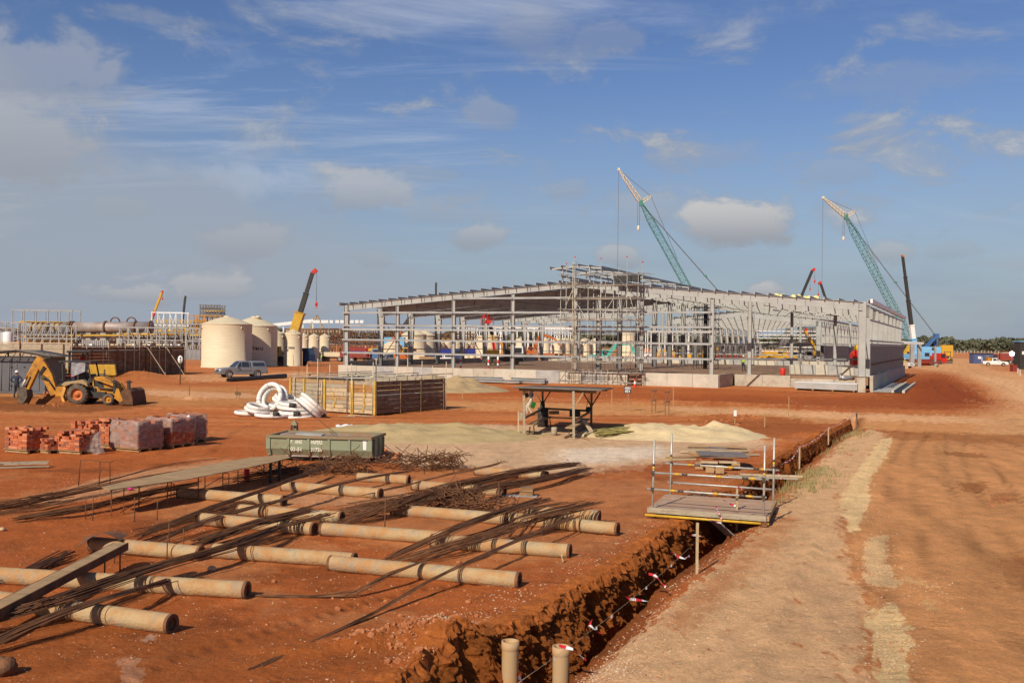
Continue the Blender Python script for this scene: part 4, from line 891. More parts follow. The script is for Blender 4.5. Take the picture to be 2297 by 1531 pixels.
    for body, sx, sz in (('P   ANG', seg + .07, .60), ('PAPERS', 2 * seg + .07, .60), ('03-51', seg + .07, .36), ('31726', 2 * seg + .07, .36)):
        wdt = {'P   ANG': .40, 'PAPERS': .40, '03-51': .38, '31726': .38}[body]
        o = q(sx, .024, sz); cu = hL * 1.38
        tm = text_mesh(body, cu, m_letter, 'lettering', t, o, ux, V(0, 0, 1), bold=.004)
        xs = [(v.co + ORIG[t.name] - o).dot(ux) for v in tm.data.vertices]; k = wdt / (max(xs) - min(xs))
        for v in tm.data.vertices:
            r = (v.co + ORIG[t.name] - o).dot(ux); v.co += ux * (r * (k - 1))
    # steel lifting frame standing behind the left end
    c = q(.18, Wd + .2, 0); s = thing('steel_stand', 'dark pyramid stand behind the left end of the skip', 'steel stand', c)
    for x, y in ((-.14, -.14), (.14, -.14), (.14, .14), (-.14, .14)): MB().bar(c + V(x, y, 0), c + V(x * .65, y * .65, 1.05), .03, .03, up=(1, 0, 0)).build('leg', m_black, s)
    m = MB(); m.hexa([c + V(x, y, z) for z, k in ((1.05, .13), (1.22, .02)) for x, y in ((-k, -k), (k, -k), (k, k), (-k, k))]); m.build('cap', m_skipr, s)
    MB().box(c + V(.03, .02, .55), (.12, .03, .95)).build('back_plate', m_skipr, s)
    a = q(1.05, 1.4, H + .62); b = q(2.2, .6, H + .02); mb = MB(); mb.tube([a, a.lerp(b, .5) + V(0, 0, -.02), b], .012, 5)
    solo(mb, 'bent_rod', m_rust, 'thin rusty rod sticking up out of the skip', 'rod', b)
    c = GG(776, 962); mb = MB()
    for dx, dz, r in ((-.28, .1, .14), (-.08, .09, .17), (.14, .1, .18), (.3, .07, .12)): mb.ball(c + V(dx, 0, dz), r, 12, 7, (1.3, .9, .75))
    mb.v = [(x + .03 * math.sin(23 * z + 9 * y), y, z + .03 * math.sin(17 * x + 11 * y)) for x, y, z in mb.v]
    solo(mb, 'crumpled_bag', m_bag, 'crumpled white plastic bag on the sand behind the skip', 'plastic bag', c)
build_skip()

# ------------------------------------------------------------------ coils of white corrugated pipe
def coil(label, c, R0, r, turns, M, gap=1.9, band=None):
    t = thing('pipe_coil', label, 'pipe coil', c, 'coils of white corrugated pipe')
    for k in range(turns):
        mb = MB(); n = 44; pts = [M @ V((R0 - (k % 2) * r * .9) * math.cos(2 * math.pi * i / n), (R0 - (k % 2) * r * .9) * math.sin(2 * math.pi * i / n), (k - (turns - 1) / 2) * r * gap) + Vector(c) for i in range(n + 1)]
        mb.tube(pts, [r * (1.0 if i % 2 else .95) for i in range(n + 1)], 10, False); mb.build('turn', m_hose, t)
    for a in (0.4, 1.9, 3.4, 5.0):
        mb = MB(); p = M @ V(R0 * math.cos(a), R0 * math.sin(a), 0) + Vector(c); d = M @ V(-math.sin(a), math.cos(a), 0)
        nrm = [M @ V(math.cos(a), math.sin(a), 0), M @ V(0, 0, 1)]
        mb.tube([p + nrm[0] * (r * 1.5 * math.cos(q)) + nrm[1] * (r * (turns * .95 + .2) * math.sin(q)) for q in np.linspace(0, 2 * math.pi, 15)], .008, 4, False); mb.build('tie', m_steeld, t)
    if band is not None:
        p = M @ V(R0 * math.cos(band), R0 * math.sin(band), r) + Vector(c); d = M @ V(-math.sin(band), math.cos(band), 0)
        mb = MB(); mb.tube([p - d * .16, p + d * .16], r * 1.12, 12); mb.build('black_coupling', m_black, t)
    return t
c0 = GG(610, 930)
coil('upright coil of white pipe leaning back against the stack of coils', c0 + V(-.05, .25, .86), .74, .13, 3, Matrix.Rotation(R(-28), 3, 'Z') @ Matrix.Rotation(R(72), 3, 'X'), 1.8)
cf = lambda px, py, up: G(px, py, 0) + V(0, 0, up)
coil('flat coil of white pipe at the bottom left with a black end', cf(556, 931, .12), .62, .105, 1, Matrix.Rotation(R(4), 3, 'Y'), band=5.6)
coil('flat coil of white pipe lying on the soil under the upright coil', cf(664, 934, .13), .92, .11, 2, Matrix.Rotation(R(2), 3, 'X'), 1.8, band=4.95)
coil('tilted flat coil of white pipe on the left of the stack', cf(578, 933, .42), .60, .105, 2, Matrix.Rotation(R(12), 3, 'Y') @ Matrix.Rotation(R(6), 3, 'X'), 1.8)
coil('flat coil of white pipe with a black coupling in the middle of the stack', cf(662, 933, .52), .86, .11, 2, Matrix.Rotation(R(5), 3, 'Y'), 1.8, band=4.75)
coil('flat coil of white pipe at the back of the stack seen through the upright ring', cf(625, 926, .30), .70, .105, 2, Matrix.Rotation(R(8), 3, 'Y'), 1.8)
coil('small tilted coil of white pipe on top behind the upright ring', cf(640, 928, .80), .62, .10, 2, Matrix.Rotation(R(16), 3, 'Y') @ Matrix.Rotation(R(10), 3, 'X'), 1.8)
coil('flat coil of white pipe filling the gap at the front of the stack', cf(610, 936, .12), .80, .105, 1, Matrix.Rotation(R(2), 3, 'Y'), 1.8, band=5.2)
coil('slanting coil of white pipe sliding down the right side of the stack', cf(698, 936, .56), .78, .105, 3, Matrix.Rotation(R(40), 3, 'Y') @ Matrix.Rotation(R(-14), 3, 'X'), 1.8, band=5.9)

# ------------------------------------------------------------------ timber formwork boxes tied with scaffold tube
def form_face(t, a, b, z0, z1, rows, cols, mats, nrm, yel=True, rods=False):
    """boards laid in rows between a and b; each board its own part"""
    d = b - a; Lg = d.length; ux = d.normalized(); hh = (z1 - z0) / rows
    for r in range(rows):
        cuts = [0.0] + sorted(min(.97, max(.03, (i + rnd.uniform(-.12, .12)) / cols)) for i in range(1, cols)) + [1.0]
        for i in range(cols):
            p0, p1 = a + ux * (Lg * cuts[i] + .008), a + ux * (Lg * cuts[i + 1] - .008); off = nrm * rnd.uniform(-.012, .02)
            z = z0 + (r + .5) * hh + rnd.uniform(-.006, .006)
            MB().bar(V(p0.x, p0.y, z) + off, V(p1.x, p1.y, z) + off, .04, hh - .022).build('board', rnd.choice(mats), t)
    if rods:
        for r in range(1, rows, 1):
            for k in range(2):
                f = rnd.uniform(.05, .6); l = rnd.uniform(.15, .32); z = z0 + r * hh
                MB().tube([a + ux * (Lg * f) + nrm * .05 + V(0, 0, z), a + ux * (Lg * (f + l)) + nrm * .05 + V(0, 0, z)], .012, 5).build('tie_rod', m_galv, t)
def build_formwork():
    c = G(842, 931); b = G(998, 917); e = (b - c).normalized(); l = V(-e.y, e.x, 0); lft = c + l * 6.2; H = 1.84
    bk = b + l * 6.2
    t = thing('formwork_box', 'square timber formwork box with yellow posts and scaffold tubes', 'formwork', c)
    form_face(t, lft, c, .06, H, 8, 3, [m_wood[0], m_wood[1], m_wood[2], m_wood[1], m_wood[2], m_wood[3]], -e, rods=False)
    form_face(t, c, b, .06, H, 7, 3, [m_dwood[0], m_dwood[0], m_dwood[2], m_wood[4]], -l, rods=True)
    form_face(t, bk, lft, .06, H, 5, 2, [m_wood[1], m_wood[0]], l); form_face(t, b, bk, .06, H, 5, 2, [m_wood[1], m_wood[0]], e)
    def upost(p, w, h, m, nm='post', out=None):
        p = p + (out or V(0, 0, 0)); MB().box((p.x, p.y, h / 2 + .01), (w, w, h), R(-28)).build(nm, m, t)
    for f, w in ((.0, .12), (.17, .10), (.42, .14), (.745, .16), (1.0, .14)): upost(lft.lerp(c, f), w, H, m_wyel, out=-e * .05)
    for f in (.0, .33, .62, .97): upost(c.lerp(b, f), .08, H, m_wood[4], out=-l * .05)
    for i in range(6):                                                # yellow end blocks staggered in the short bay
        p = lft.lerp(c, .875 + rnd.uniform(-.012, .012)) - e * .04; MB().box((p.x, p.y, .25 + i * .26), (.10, .06, .22), R(-28)).build('yellow_block', m_wyel, t)
    for f in (.52, .53, .545):
        p = lft.lerp(c, f) - e * .04; MB().box((p.x, p.y, rnd.uniform(.3, 1.1)), (.10, .06, .22), R(-28)).build('yellow_block', m_wyel, t)
    for f, h in ((.055, 2.0), (.34, 3.0), (.39, 1.75), (.69, 3.8), (.745, 2.4), (.985, 2.9)):
        p = lft.lerp(c, f) - e * .13; MB().tube([(p.x, p.y, 0), (p.x + .01, p.y, h)], .027, 6).build('tube', m_tube_w if f < .6 else m_galv, t)
    for f, h in ((.02, 3.1), (.30, 2.6), (.45, 3.1), (.66, 2.9), (.82, 2.6), (.985, 2.85)):
        p = c.lerp(b, f) - l * .12 if f > .9 else c.lerp(b, f) + l * .1; MB().tube([(p.x, p.y, 0 if f > .9 else 1.2), (p.x + .01, p.y, h)], .027, 6).build('tube', m_tube_w, t)
    for f in (.2, .5, .8): p = bk.lerp(lft, f); MB().tube([(p.x, p.y, 1.0), (p.x, p.y, 2.6)], .027, 6).build('tube', m_tube_w, t)
    for o in (.0, .25, 1.9, 3.9, 5.9):
        MB().tube([lft + e * (o - .1) + V(0, 0, H + .10 + .03 * (o > 1)), c + e * (o - .1) - l * (.6) + V(0, 0, H + .16)], .026, 6).build('ledger', m_galv if o != 3.9 else m_tube_w, t)
    for o in (.1, 2.2, 4.2, 5.9):
        MB().tube([c + l * o - e * .5 + V(0, 0, H + .22), b + l * o + e * (.9 if o < 1 else .3) + V(0, 0, H + .27)], .026, 6).build('ledger', m_tube_w, t)
    for k in range(7):
        p = c + l * rnd.uniform(0, 6) + e * rnd.uniform(0, 7) + V(0, 0, H + .19); MB().box(p, (.10, .10, .12)).build('coupler', m_tube_d, t)
    MB().box((c + l * 3.1 + e * ((b - c).length / 2)) + V(0, 0, .9), ((b - c).length - .5, 5.6, .1), math.atan2(e.y, e.x)).build('cast_top', m_concg, t)
    for k in range(5):
        p = GG(770 + k * 14 + rnd.uniform(-4, 4), 933 + rnd.uniform(-1, 2)); mb = MB(); mb.box(p + V(0, 0, .03), (.7, .07, .04), rnd.uniform(-.5, .5)); solo(mb, 'wood_scrap', m_wood[k % 3], '%s scrap of timber from the left at the foot of the formwork box' % ('first', 'second', 'third', 'fourth', 'fifth')[k], 'timber scrap', p, 'timber scraps by the formwork box')
build_formwork()
def build_formwork_far():
    c = G(157, 850); b = G(413, 838); e = (b - c).normalized(); l = V(-e.y, e.x, 0); lf = c + l * 14; H = 3.05
    t = thing('formwork_wall', 'long dark timber formwork wall with many thin yellow struts', 'formwork', c)
    form_face(t, c, b, .1, H, 9, 7, [m_dwood[0], m_dwood[0], m_dwood[1], m_dwood[2]], -l)
    form_face(t, lf, c, .1, H + .25, 7, 4, [m_wood[1], m_wood[2], m_wood[1]], -e)
    back = b + l * 10; MB().bar(b + V(0, 0, H / 2) + l * .1, back + V(0, 0, H / 2), .06, H - .2).build('end_board', m_dwood[0], t)
    for f in (.0, .115, .16, .245, .29, .37, .43, .51, .555, .62, .66, .74, .80, .86, 1.0):
        p = c.lerp(b, f) - l * .12; dark = f in (.16, .37, .62, .86); h = H + (0 if dark else rnd.choice((.1, .5, 1.4, 1.9)))
        MB().bar((p.x, p.y, 0), (p.x, p.y, h), .10 if dark else .07, .07, up=(1, 0, 0)).build('strut', m_dwood[0] if dark else m_tube_w, t)
    for f in (.6, .78):
        p = c.lerp(b, f) - l * .15; q = c.lerp(b, f + .07) - l * 1.9; MB().bar((p.x, p.y, H + .4), (q.x, q.y, 0), .07, .07).build('raking_strut', m_tube_w, t)
    for f in np.linspace(.05, .95, 6): p = lf.lerp(c, f) - e * .12; MB().bar((p.x, p.y, 0), (p.x, p.y, H + rnd.choice((.3, 1.2, 2.2))), .08, .08, up=(1, 0, 0)).build('strut', m_rust2, t)
    MB().bar(lf + V(0, 0, H + .35), c + V(0, 0, H + .35), .12, .1).build('top_rail', m_wood[2], t); MB().bar(c + V(0, 0, H + .1), b + V(0, 0, H + .1), .1, .08).build('top_rail', m_wood[1], t)
    for k in range(22):                                               # pale blocks and boards along the top
        p = c.lerp(b, rnd.uniform(.02, .98)) + l * rnd.uniform(.1, 1); MB().box(p + V(0, 0, H + .22), (rnd.uniform(.2, .9), .2, .16), R(-28)).build('top_block', rnd.choice((m_white, m_wood[2], m_conc, m_wood[1])), t)
    MB().box(c.lerp(b, .5) + l * 5 + V(0, 0, H - .5), ((b - c).length - .4, 9.6, .1), math.atan2(e.y, e.x)).build('cast_top', m_concg, t)
build_formwork_far()

# ------------------------------------------------------------------ brick stacks
BRICK = []
for i, m in enumerate(m_brick):
    mb = MB(); mb.box((0, 0, 0), (.218, .104, .086)); o = mb.build('brick', m); BRICK.append(o.data); bpy.data.objects.remove(o)
WHITEBRICK = []
def add_brick(t, p, rz, ry=0.0, k=None):
    o = bpy.data.objects.new('brick', BRICK[k if k is not None else rnd.choice((0, 0, 1, 1, 2, 0, 3))]); C.objects.link(o); o.parent = t
    o.location = Vector(p) - ORIG[t.name]; o.rotation_euler = (rnd.uniform(-.03, .03), ry, rz + rnd.uniform(-.05, .05)); return o
def brick_stack(label, px, py, nx, ny, nz, rz=R(-26), ragged=1, wrap=None, pallet=True):
    """nx bricks long, ny bricks deep (header rows), nz layers; only the outside bricks stand for the stack"""
    c = GG(px, py); t = thing('brick_stack', label, 'brick stack', c, 'stacks of bricks on pallets')
    M = Matrix.Rotation(rz, 3, 'Z'); W, Dp = nx * .225, ny * .112; z0 = .13 if pallet else .02
    if pallet:
        for k in (-1, 0, 1): MB().box(c + M @ V(0, k * Dp * .42, .045), (W + .04, .09, .09), rz).build('pallet_bearer', m_wood[0], t)
        MB().box(c + V(0, 0, .11), (W + .06, Dp + .06, .025), rz).build('pallet_deck', m_wood[0], t)
    for z in range(nz):
        top = z >= nz - ragged; ins = 0
        for i in range(nx):
            for j in range(ny):
                edge = i in (0, nx - 1) or j in (0, ny - 1) or z == nz - 1
                if not edge and not top: continue
                if not top and j == ny - 1 and 0 < i < nx - 1: continue                 # back face, unseen
                if top and rnd.random() < .30 + .15 * (z - nz + ragged): continue
                turn = (z + i + j) % 5 == 0 and top
                x = (i - (nx - 1) / 2) * .225 + rnd.uniform(-.008, .008) + (.05 if z % 2 else -.02) * (0 < i < nx - 1); y = (j - (ny - 1) / 2) * .112 + rnd.uniform(-.006, .006)
                add_brick(t, c + M @ V(x, y, 0) + V(0, 0, z0 + .046 + z * .092), rz + (R(90) if turn else 0))
    for z in range(nz):                                                                 # solid core behind the outer bricks
        pass
    MB().box(c + V(0, 0, z0 + (nz - ragged) * .046), (W - .2, Dp - .2, (nz - ragged) * .092), rz).build('brick_core', m_brick[1], t)
    if wrap:
        mb = MB(); za, zb = wrap; n = 12; rows = []
        cs = [(-W / 2 - .03, -Dp / 2 - .03), (W / 2 + .03, -Dp / 2 - .03), (W / 2 + .03, Dp / 2 + .03), (-W / 2 - .03, Dp / 2 + .03)]
        per = []
        for k in range(4):
            (x0, y0), (x1, y1) = cs[k], cs[(k + 1) % 4]
            for f in np.linspace(0, 1, n, endpoint=False): per.append((x0 + (x1 - x0) * f, y0 + (y1 - y0) * f))
        per.append(per[0])
        for zi, z in enumerate(np.linspace(za, zb, 9)):
            row = []
            for q, (x, y) in enumerate(per):
                w = .012 * math.sin(q * 1.7 + zi * 2.1) + (.0 if zi < 8 else 0)
                zz = z + (.05 * math.sin(q * .55) if zi == 0 and za > .3 else 0) + (.03 * math.sin(q * .9) if zi == 8 else 0)
                kx = 1 - (.10 if zi == 8 else 0)
                row.append(c + M @ V(x * kx + w * (1 if abs(x) > W / 2 else 0), y * kx + w * (1 if abs(y) > Dp / 2 else 0), 0) + V(0, 0, zz))
            rows.append(row)
        mb.sheet(rows); mb.build('stretch_wrap', m_wrap, t)
    return t
brick_stack('tall open brick stack with pale bricks at its corner, leftmost of all', 60, 1012, 5, 8, 8, ragged=3)
brick_stack('low collapsed brick stack just right of the leftmost stack', 118, 1013, 4, 7, 4, R(-40), ragged=3)
brick_stack('open brick stack beside the torn clear plastic cover', 172, 1014, 5, 8, 7, R(-22), ragged=3)
brick_stack('open brick stack behind the one with the torn plastic cover', 205, 1000, 5, 8, 9, ragged=3)
brick_stack('open brick stack squeezed against the left side of the nearest wrapped pallet', 246, 1000, 4, 8, 10, ragged=3)
brick_stack('nearest brick pallet wrapped in clear film to the ground', 307, 1008, 6, 10, 10, R(-28), ragged=1, wrap=(.14, 1.10))
brick_stack('brick pallet with film hanging only round its upper half', 382, 999, 6, 10, 10, R(-30), ragged=2, wrap=(.55, 1.10))
brick_stack('rearmost wrapped brick pallet at the right end of the row', 418, 990, 5, 9, 10, R(-28), ragged=2, wrap=(.14, 1.12))
c = GG(30, 1012); mb = MB(); mb.box(c + V(0, 0, .3), (.16, .3, .55), R(-26)); solo(mb, 'pale_block', m_concg, 'pale grey block leaning on the leftmost brick stack', 'block', c)
c = GG(214, 1018); mb = MB(); G0 = []
for i in range(9):
    f = i / 8; G0.append([c + V((g - .5) * (.75 - .45 * f) + .10 * f - .12 * math.sin(f * 2), -.05 + .12 * math.sin(g * 6.3) + .22 * f, .02 + .72 * f + .05 * math.sin(g * 9 + i)) for g in np.linspace(0, 1, 12)])
mb.sheet(G0); solo(mb, 'torn_plastic_cover', m_wrap, 'torn clear plastic cover hanging off the brick stack', 'plastic cover', c)
for px, py, dz in ((428, 955, .95),):
    c = GG(px, 992, 1.05); mb = MB(); mb.ball(c + V(.0, -.3, -.2), .13, 10, 8, (.8, .6, 2.0)); solo(mb, 'sack', m_bag, 'white sack draped over the rearmost wrapped pallet', 'sack', c)

# ------------------------------------------------------------------ scaffold footbridge over the trench
def build_bridge():
    FL, FRt, BL, BR = G(1463, 1160), G(1712, 1180), G(1503, 1126), G(1734, 1141)
    t = thing('scaffold_bridge', 'scaffold tube footbridge with plywood deck across the trench', 'footbridge', FL)
    for p, tx, ty in ((FL, 1468, 986), (FRt, 1716, 998), (BL, 1507, 972), (BR, 1737, 981)):
        q = AT(tx, ty, p.y); MB().tube([p - V(0, 0, .15), p.lerp(q, .5), q], .026, 8).build('post', m_galv, t)
        for f, m in ((.62, m_tube_y), (.66, m_tube_d), (.57, m_tube_d)):
            a, b = p.lerp(q, f), p.lerp(q, f + .035); MB().tube([a, b], .029, 8).build('tape_band', m, t)
    def rail(p0, p1, over0, over1, m=m_galv, bands=True, r=.025):
        d = (p1 - p0).normalized(); a, b = p0 - d * over0, p1 + d * over1
        MB().tube([a, a.lerp(b, .5), b], r, 8).build('rail', m, t)
        if bands:
            for f, mm in ((.20, m_tube_y), (.265, m_tube_d), (.56, m_tube_y), (.78, m_tube_d), (.84, m_tube_y)):
                q0, q1 = a.lerp(b, f), a.lerp(b, f + .05); MB().tube([q0, q1], r + .003, 8).build('tape_band', mm, t)
        for q in (p0, p1): MB().box(q, (.075, .08, .085)).build('coupler', m_tube_d, t)
    out = -(BL - FL).normalized() * .05
    rail(AT(1465, 1059, FL.y) + out, AT(1713, 1074, FRt.y) + out, .02, .12); rail(AT(1464, 1096, FL.y) + out, AT(1712, 1114, FRt.y) + out, .12, .08)
    rail(AT(1505, 1040, BL.y) - out, AT(1735, 1054, BR.y) - out, .16, .14); rail(AT(1504, 1082, BL.y) - out, AT(1734, 1098, BR.y) - out, .08, .06, bands=False)
    z = .17
    f0, f1, b0, b1 = [V(p.x, p.y, z) for p in (FL, FRt, BL, BR)]
    f0 -= (f1 - f0).normalized() * .12; b0 -= (b1 - b0).normalized() * .12; f1 += (f1 - f0).normalized() * .06; b1 += (b1 - b0).normalized() * .02
    for k in range(4):
        g0, g1 = k / 4 + .006, (k + 1) / 4 - .006; e = V(0, 0, .035)
        P = [f0.lerp(b0, g0), f1.lerp(b1, g0), f1.lerp(b1, g1), f0.lerp(b0, g1)]; w = V(0, 0, rnd.uniform(-.006, .006))
        MB().hexa([p + w for p in P] + [p + w + e for p in P]).build('deck_board', mat('deck_board', (0.42, 0.26, 0.16), (0.36, 0.215, 0.13), 2, .85, stretch=(1, 6, 1), c3=(.44, .40, .32), s3=3, amt3=.4) if k == 0 else bpy.data.materials['deck_board'], t)
    MB().bar(f0 - V(0, .03, -.01), f1 - V(0, .03, -.01), .05, .12).build('edge_board', m_wood[1], t)
    MB().bar(f1 + V(.04, 0, .0), b1 + V(.04, 0, .0), .06, .10).build('edge_board', m_wood[0], t)
    MB().tube([AT(1447, 1154, FL.y - .05), AT(1725, 1175, FRt.y - .05)], .03, 8).build('base_tube', m_tube_y, t)
    MB().tube([AT(1497, 1128, BL.y + .05), AT(1745, 1146, BR.y + .05)], .03, 8).build('base_tube', m_galv, t)
    for p in (FL, FRt): MB().box((p.x, p.y - .05, .07), (.12, .1, .12)).build('base_coupler', m_rust2, t)
    for g in (.05, .5, .95): MB().tube([f0.lerp(f1, g) - V(0, 0, .035), b0.lerp(b1, g) - V(0, 0, .035)], .025, 6).build('bearer', m_galv, t)
    c = G(1612, 1183, -.15); mb = MB(); mb.box(c + V(.05, -.2, .02), (.62, .36, .03), R(30), R(38)); solo(mb, 'film_plywood', m_steelg, 'grey board fallen into the trench under the footbridge', 'board', c)
build_bridge()
# timber and film-faced plywood beside the trench
tp = thing('timber_pile', 'loose pile of long planks on the pale dust behind the footbridge', 'timber pile', GG(1610, 1005))
for k, (x0, y0, x1, y1, z) in enumerate(((1543, 998, 1672, 1003, .28), (1543, 1003, 1676, 1006, .2), (1540, 1008, 1680, 1012, .12), (1525, 1012, 1660, 1014, .06), (1545, 1015, 1684, 1017, .05), (1548, 1019, 1682, 1022, .05), (1600, 1014, 1678, 1010, .16), (1495, 1026, 1585, 1021, .05), (1572, 1022, 1625, 1013, .10), (1590, 1021, 1703, 1019, .04), (1486, 1030, 1560, 1029, .03))):
    a, b = G(x0, y0, z), G(x1, y1, z); MB().bar(a, b, .16, .045).build('plank', m_wood[(0, 4, 1, 2, 0, 3, 2, 0, 4, 1, 2)[k]], tp)
pb = thing('plywood_stack', 'stack of dark film-faced plywood on timber blocks beside the trench', 'plywood stack', GG(1612, 1062))
for k, (rz, dx) in enumerate(((-6, .12), (-9, .05), (-4, 0))):
    c = GG(1618, 1046); MB().box(c + V(dx, .1, .36 + k * .03), (1.55, 1.15, .022), R(rz)).build('sheet', m_plyd, pb)
MB().box(GG(1612, 1035) + V(0, .2, .46), (.7, .5, .02), R(-20)).build('sheet', m_plyd, pb)
for px, py in ((1592, 1060), (1614, 1061), (1568, 1052), (1650, 1052), (1600, 1054)): MB().box(GG(px, py) + V(0, 0, .13), (.26, .5, .2), R(-10)).build('timber_block', m_wood[0], pb)
for px, py in ((1590, 1056), (1632, 1056)): MB().box(GG(px, py) + V(0, 0, .29), (.55, .22, .05), R(-8)).build('timber_block', m_wood[2], pb)
for k, (x0, y0, x1, y1) in enumerate(((1660, 1063, 1800, 1068), (1662, 1068, 1790, 1073), (1635, 1066, 1700, 1070))):
    a, b = G(x0, y0, .10), G(x1, y1, .10); mb = MB(); mb.bar(a, b, .14, .05); solo(mb, 'trench_plank', m_wood[1 if k else 2], ('longest pale plank laid across the trench behind the footbridge', 'grey plank beside the longest one across the trench', 'short grey plank stub left of the pair across the trench')[k], 'plank', a, 'planks across the trench')
for k in range(7):
    a = G(1545 + rnd.uniform(-20, 60), 1122 + rnd.uniform(-8, 4), .05); mb = MB(); mb.tube([a, a + V(rnd.uniform(.2, .5), rnd.uniform(.1, .6), rnd.uniform(.02, .2)), a + V(rnd.uniform(.5, .8), rnd.uniform(.3, .9), .02)], .012, 5)
    solo(mb, 'dry_branch', m_bark, 'thin dry branch lying behind the footbridge deck', 'branch', a, 'dry branches behind the footbridge')

# ------------------------------------------------------------------ stakes and barrier tape along the trench
def stake(px, py, h, label, m=m_stake, w=.045, group='timber stakes beside the trench', name='timber_stake', lean=0.0):
    c = GG(px, py); mb = MB(); mb.bar(c - V(0, 0, .15), c + V(lean, 0, h), w, w, up=(0, 1, 0)); return solo(mb, name, m, label, 'stake', c, group)
stake(1563, 1287, .92, 'timber stake on the near side of the footbridge with tape across it')
stake(1652, 1190, 1.0, 'timber stake standing in front of the footbridge deck')
stake(1793, 1041, .62, 'short timber stake on the grass right of the trench planks'); stake(1858, 989, .6, 'pale stake between grass tufts at the far trench end'); stake(1923, 962, .95, 'dark leaning stake where the tape ends at the road', m_wood[4], .07, lean=-.05)
stake(1769, 937, 1.2, 'thin stake by the cross road above the trench end', m_wood[0]); stake(1648, 950, .8, 'stake carrying a small white box on the dug strip', m_wood[0])
c = GG(1648, 950); mb = MB(); mb.box(c + V(.0, -.06, .55), (.14, .1, .30)); solo(mb, 'socket_box', m_white, 'small white box fixed to a stake on the dug strip', 'box', c)
for px, py, h, lb in ((1372, 924, 1.5, 'thin pole with tape right of the shelter by the cross road'), (1510, 905, 1.1, 'thin stake beside the two little frames'), (425, 888, .8, 'dark stake in the dirt left of the pipe coils'), (1037, 895, .9, 'thin stake on the dirt road right of the formwork box'), (670, 842, 1.3, 'dark pole beside the dirt road left of the building'), (717, 845, 1.9, 'dark pole standing beside the dirt road nearest the building'), (658, 836, 2.2, 'tall pale pole before the small cream tank'), (678, 836, 2.6, 'tallest pale pole before the small cream tank'), (1715, 958, .7, 'short red tipped stake on the dug strip'), (238, 846, 2.6, 'thin dark pole behind the backhoe')):
    stake(px, py, h, lb, m_wood[4] if 'dark' in lb else m_wood[0], .05, 'survey stakes across the site')
for px, py, lb in ((531, 893, 'left'), (536, 894, 'right')):
    c = GG(px, py); mb = MB(); mb.box(c + V(0, 0, .35), (.26, .03, .22), .3); mb.tube([c, c + V(.02, 0, .95 if lb == 'left' else .4)], .02, 5); solo(mb, 'peg_board', m_wood[4], 'small brown peg board in the dirt, %s of the pair near the pipe coils' % lb, 'peg board', c)
def tape(label, pts, w=.042, seg=.11, name='barrier_tape', group='red and white barrier tape', gap=0.0):
    P = resample(pts, max(6, int(sum((b - a).length for a, b in zip(pts, pts[1:])) / .035))); mb = MB(); tw = rnd.random() * 6; acc = 0
    for i in range(len(P) - 1):
        def fr(k):
            d = (P[min(k + 1, len(P) - 1)] - P[max(k - 1, 0)]).normalized(); s = d.cross(V(0, 0, 1)); s = s.normalized() if s.length > 1e-3 else V(1, 0, 0); u = s.cross(d); a = tw + k * .22
            return (s * math.cos(a) + u * math.sin(a)) * (w / 2) * (.12 if gap and math.sin(k * .37 + tw) + .6 * math.sin(k * .91) > 1 - 2 * gap else 1)
        mb.cur = int(acc / seg) % 2; acc += (P[i + 1] - P[i]).length
        a, b = fr(i), fr(i + 1); mb.add([P[i] - a, P[i] + a, P[i + 1] + b, P[i + 1] - b], [(0, 1, 2, 3)])
    return solo(mb, name, [m_taper, m_tapew], label, 'barrier tape', pts[0], group)
TP = [('loose tape end curling at the bottom edge beside the left clay pipe', [(1162, 1508, .5), (1164, 1516, .42), (1170, 1526, .35), (1180, 1535, .25)]),
      ('tape tied over the top of the right clay pipe', [(1254, 1447, .2), (1285, 1455, .2), (1300, 1468, .1), (1315, 1480, .05)]),
      ('tape knot hanging in the trench above the clay pipes', [(1328, 1388, .1), (1322, 1400, .05), (1335, 1412, .0), (1348, 1420, -.05)]),
      ('longest twisted tape strip lying on the trench shoulder', [(1400, 1335, .15), (1412, 1342, .12), (1435, 1345, .08), (1458, 1348, .04)]),
      ('tape strip falling from the trench edge to the shoulder', [(1455, 1286, .12), (1470, 1290, .12), (1480, 1302, .08), (1493, 1316, .03)]),
      ('tape strip over the dark trench below the near stake', [(1506, 1237, .2), (1520, 1247, .18), (1535, 1252, .14), (1547, 1245, .1)]),
      ('tape tied to the near stake', [(1544, 1201, .55), (1560, 1199, .6), (1578, 1203, .5)]),
      ('tape hanging over the footbridge deck edge', [(1606, 1136, .3), (1612, 1150, .25), (1621, 1170, .2)]),
      ('tape wound along the yellow bridge tube', [(1583, 1160, .3), (1600, 1168, .2), (1618, 1172, .15)]),
      ('tape knotted on the stake in front of the bridge', [(1655, 1092, .95), (1664, 1096, .9), (1674, 1103, .8)]),
      ('tape dangling between stake and bridge deck', [(1622, 1120, .5), (1634, 1128, .45), (1650, 1134, .4)]),
      ('tape bunched at the trench past the plywood stack', [(1745, 1060, .4), (1752, 1072, .3), (1760, 1074, .25)])]
for lb, q in TP: tape(lb, [G(*p) for p in q])
def long_tape(label, px, sag=.25, w=.028, seg=.16, gap=0.0):
    pts = []
    for a, b in zip(px, px[1:]):
        p, q = GG(a[0], a[1], a[2]), GG(b[0], b[1], b[2]); n = 10
        pts += [p.lerp(q, i / n) - V(0, 0, sag * 4 * (i / n) * (1 - i / n)) + V(0, 0, rnd.uniform(-.03, .03)) for i in range(n)]
    pts.append(GG(*px[-1])); tape(label, pts, w, seg, gap=gap)
long_tape('fluttering tape line along the far end of the trench', [(1752, 1078, .5), (1793, 1043, .6), (1858, 990, .6), (1922, 962, .9)], .12, .05, gap=.35)
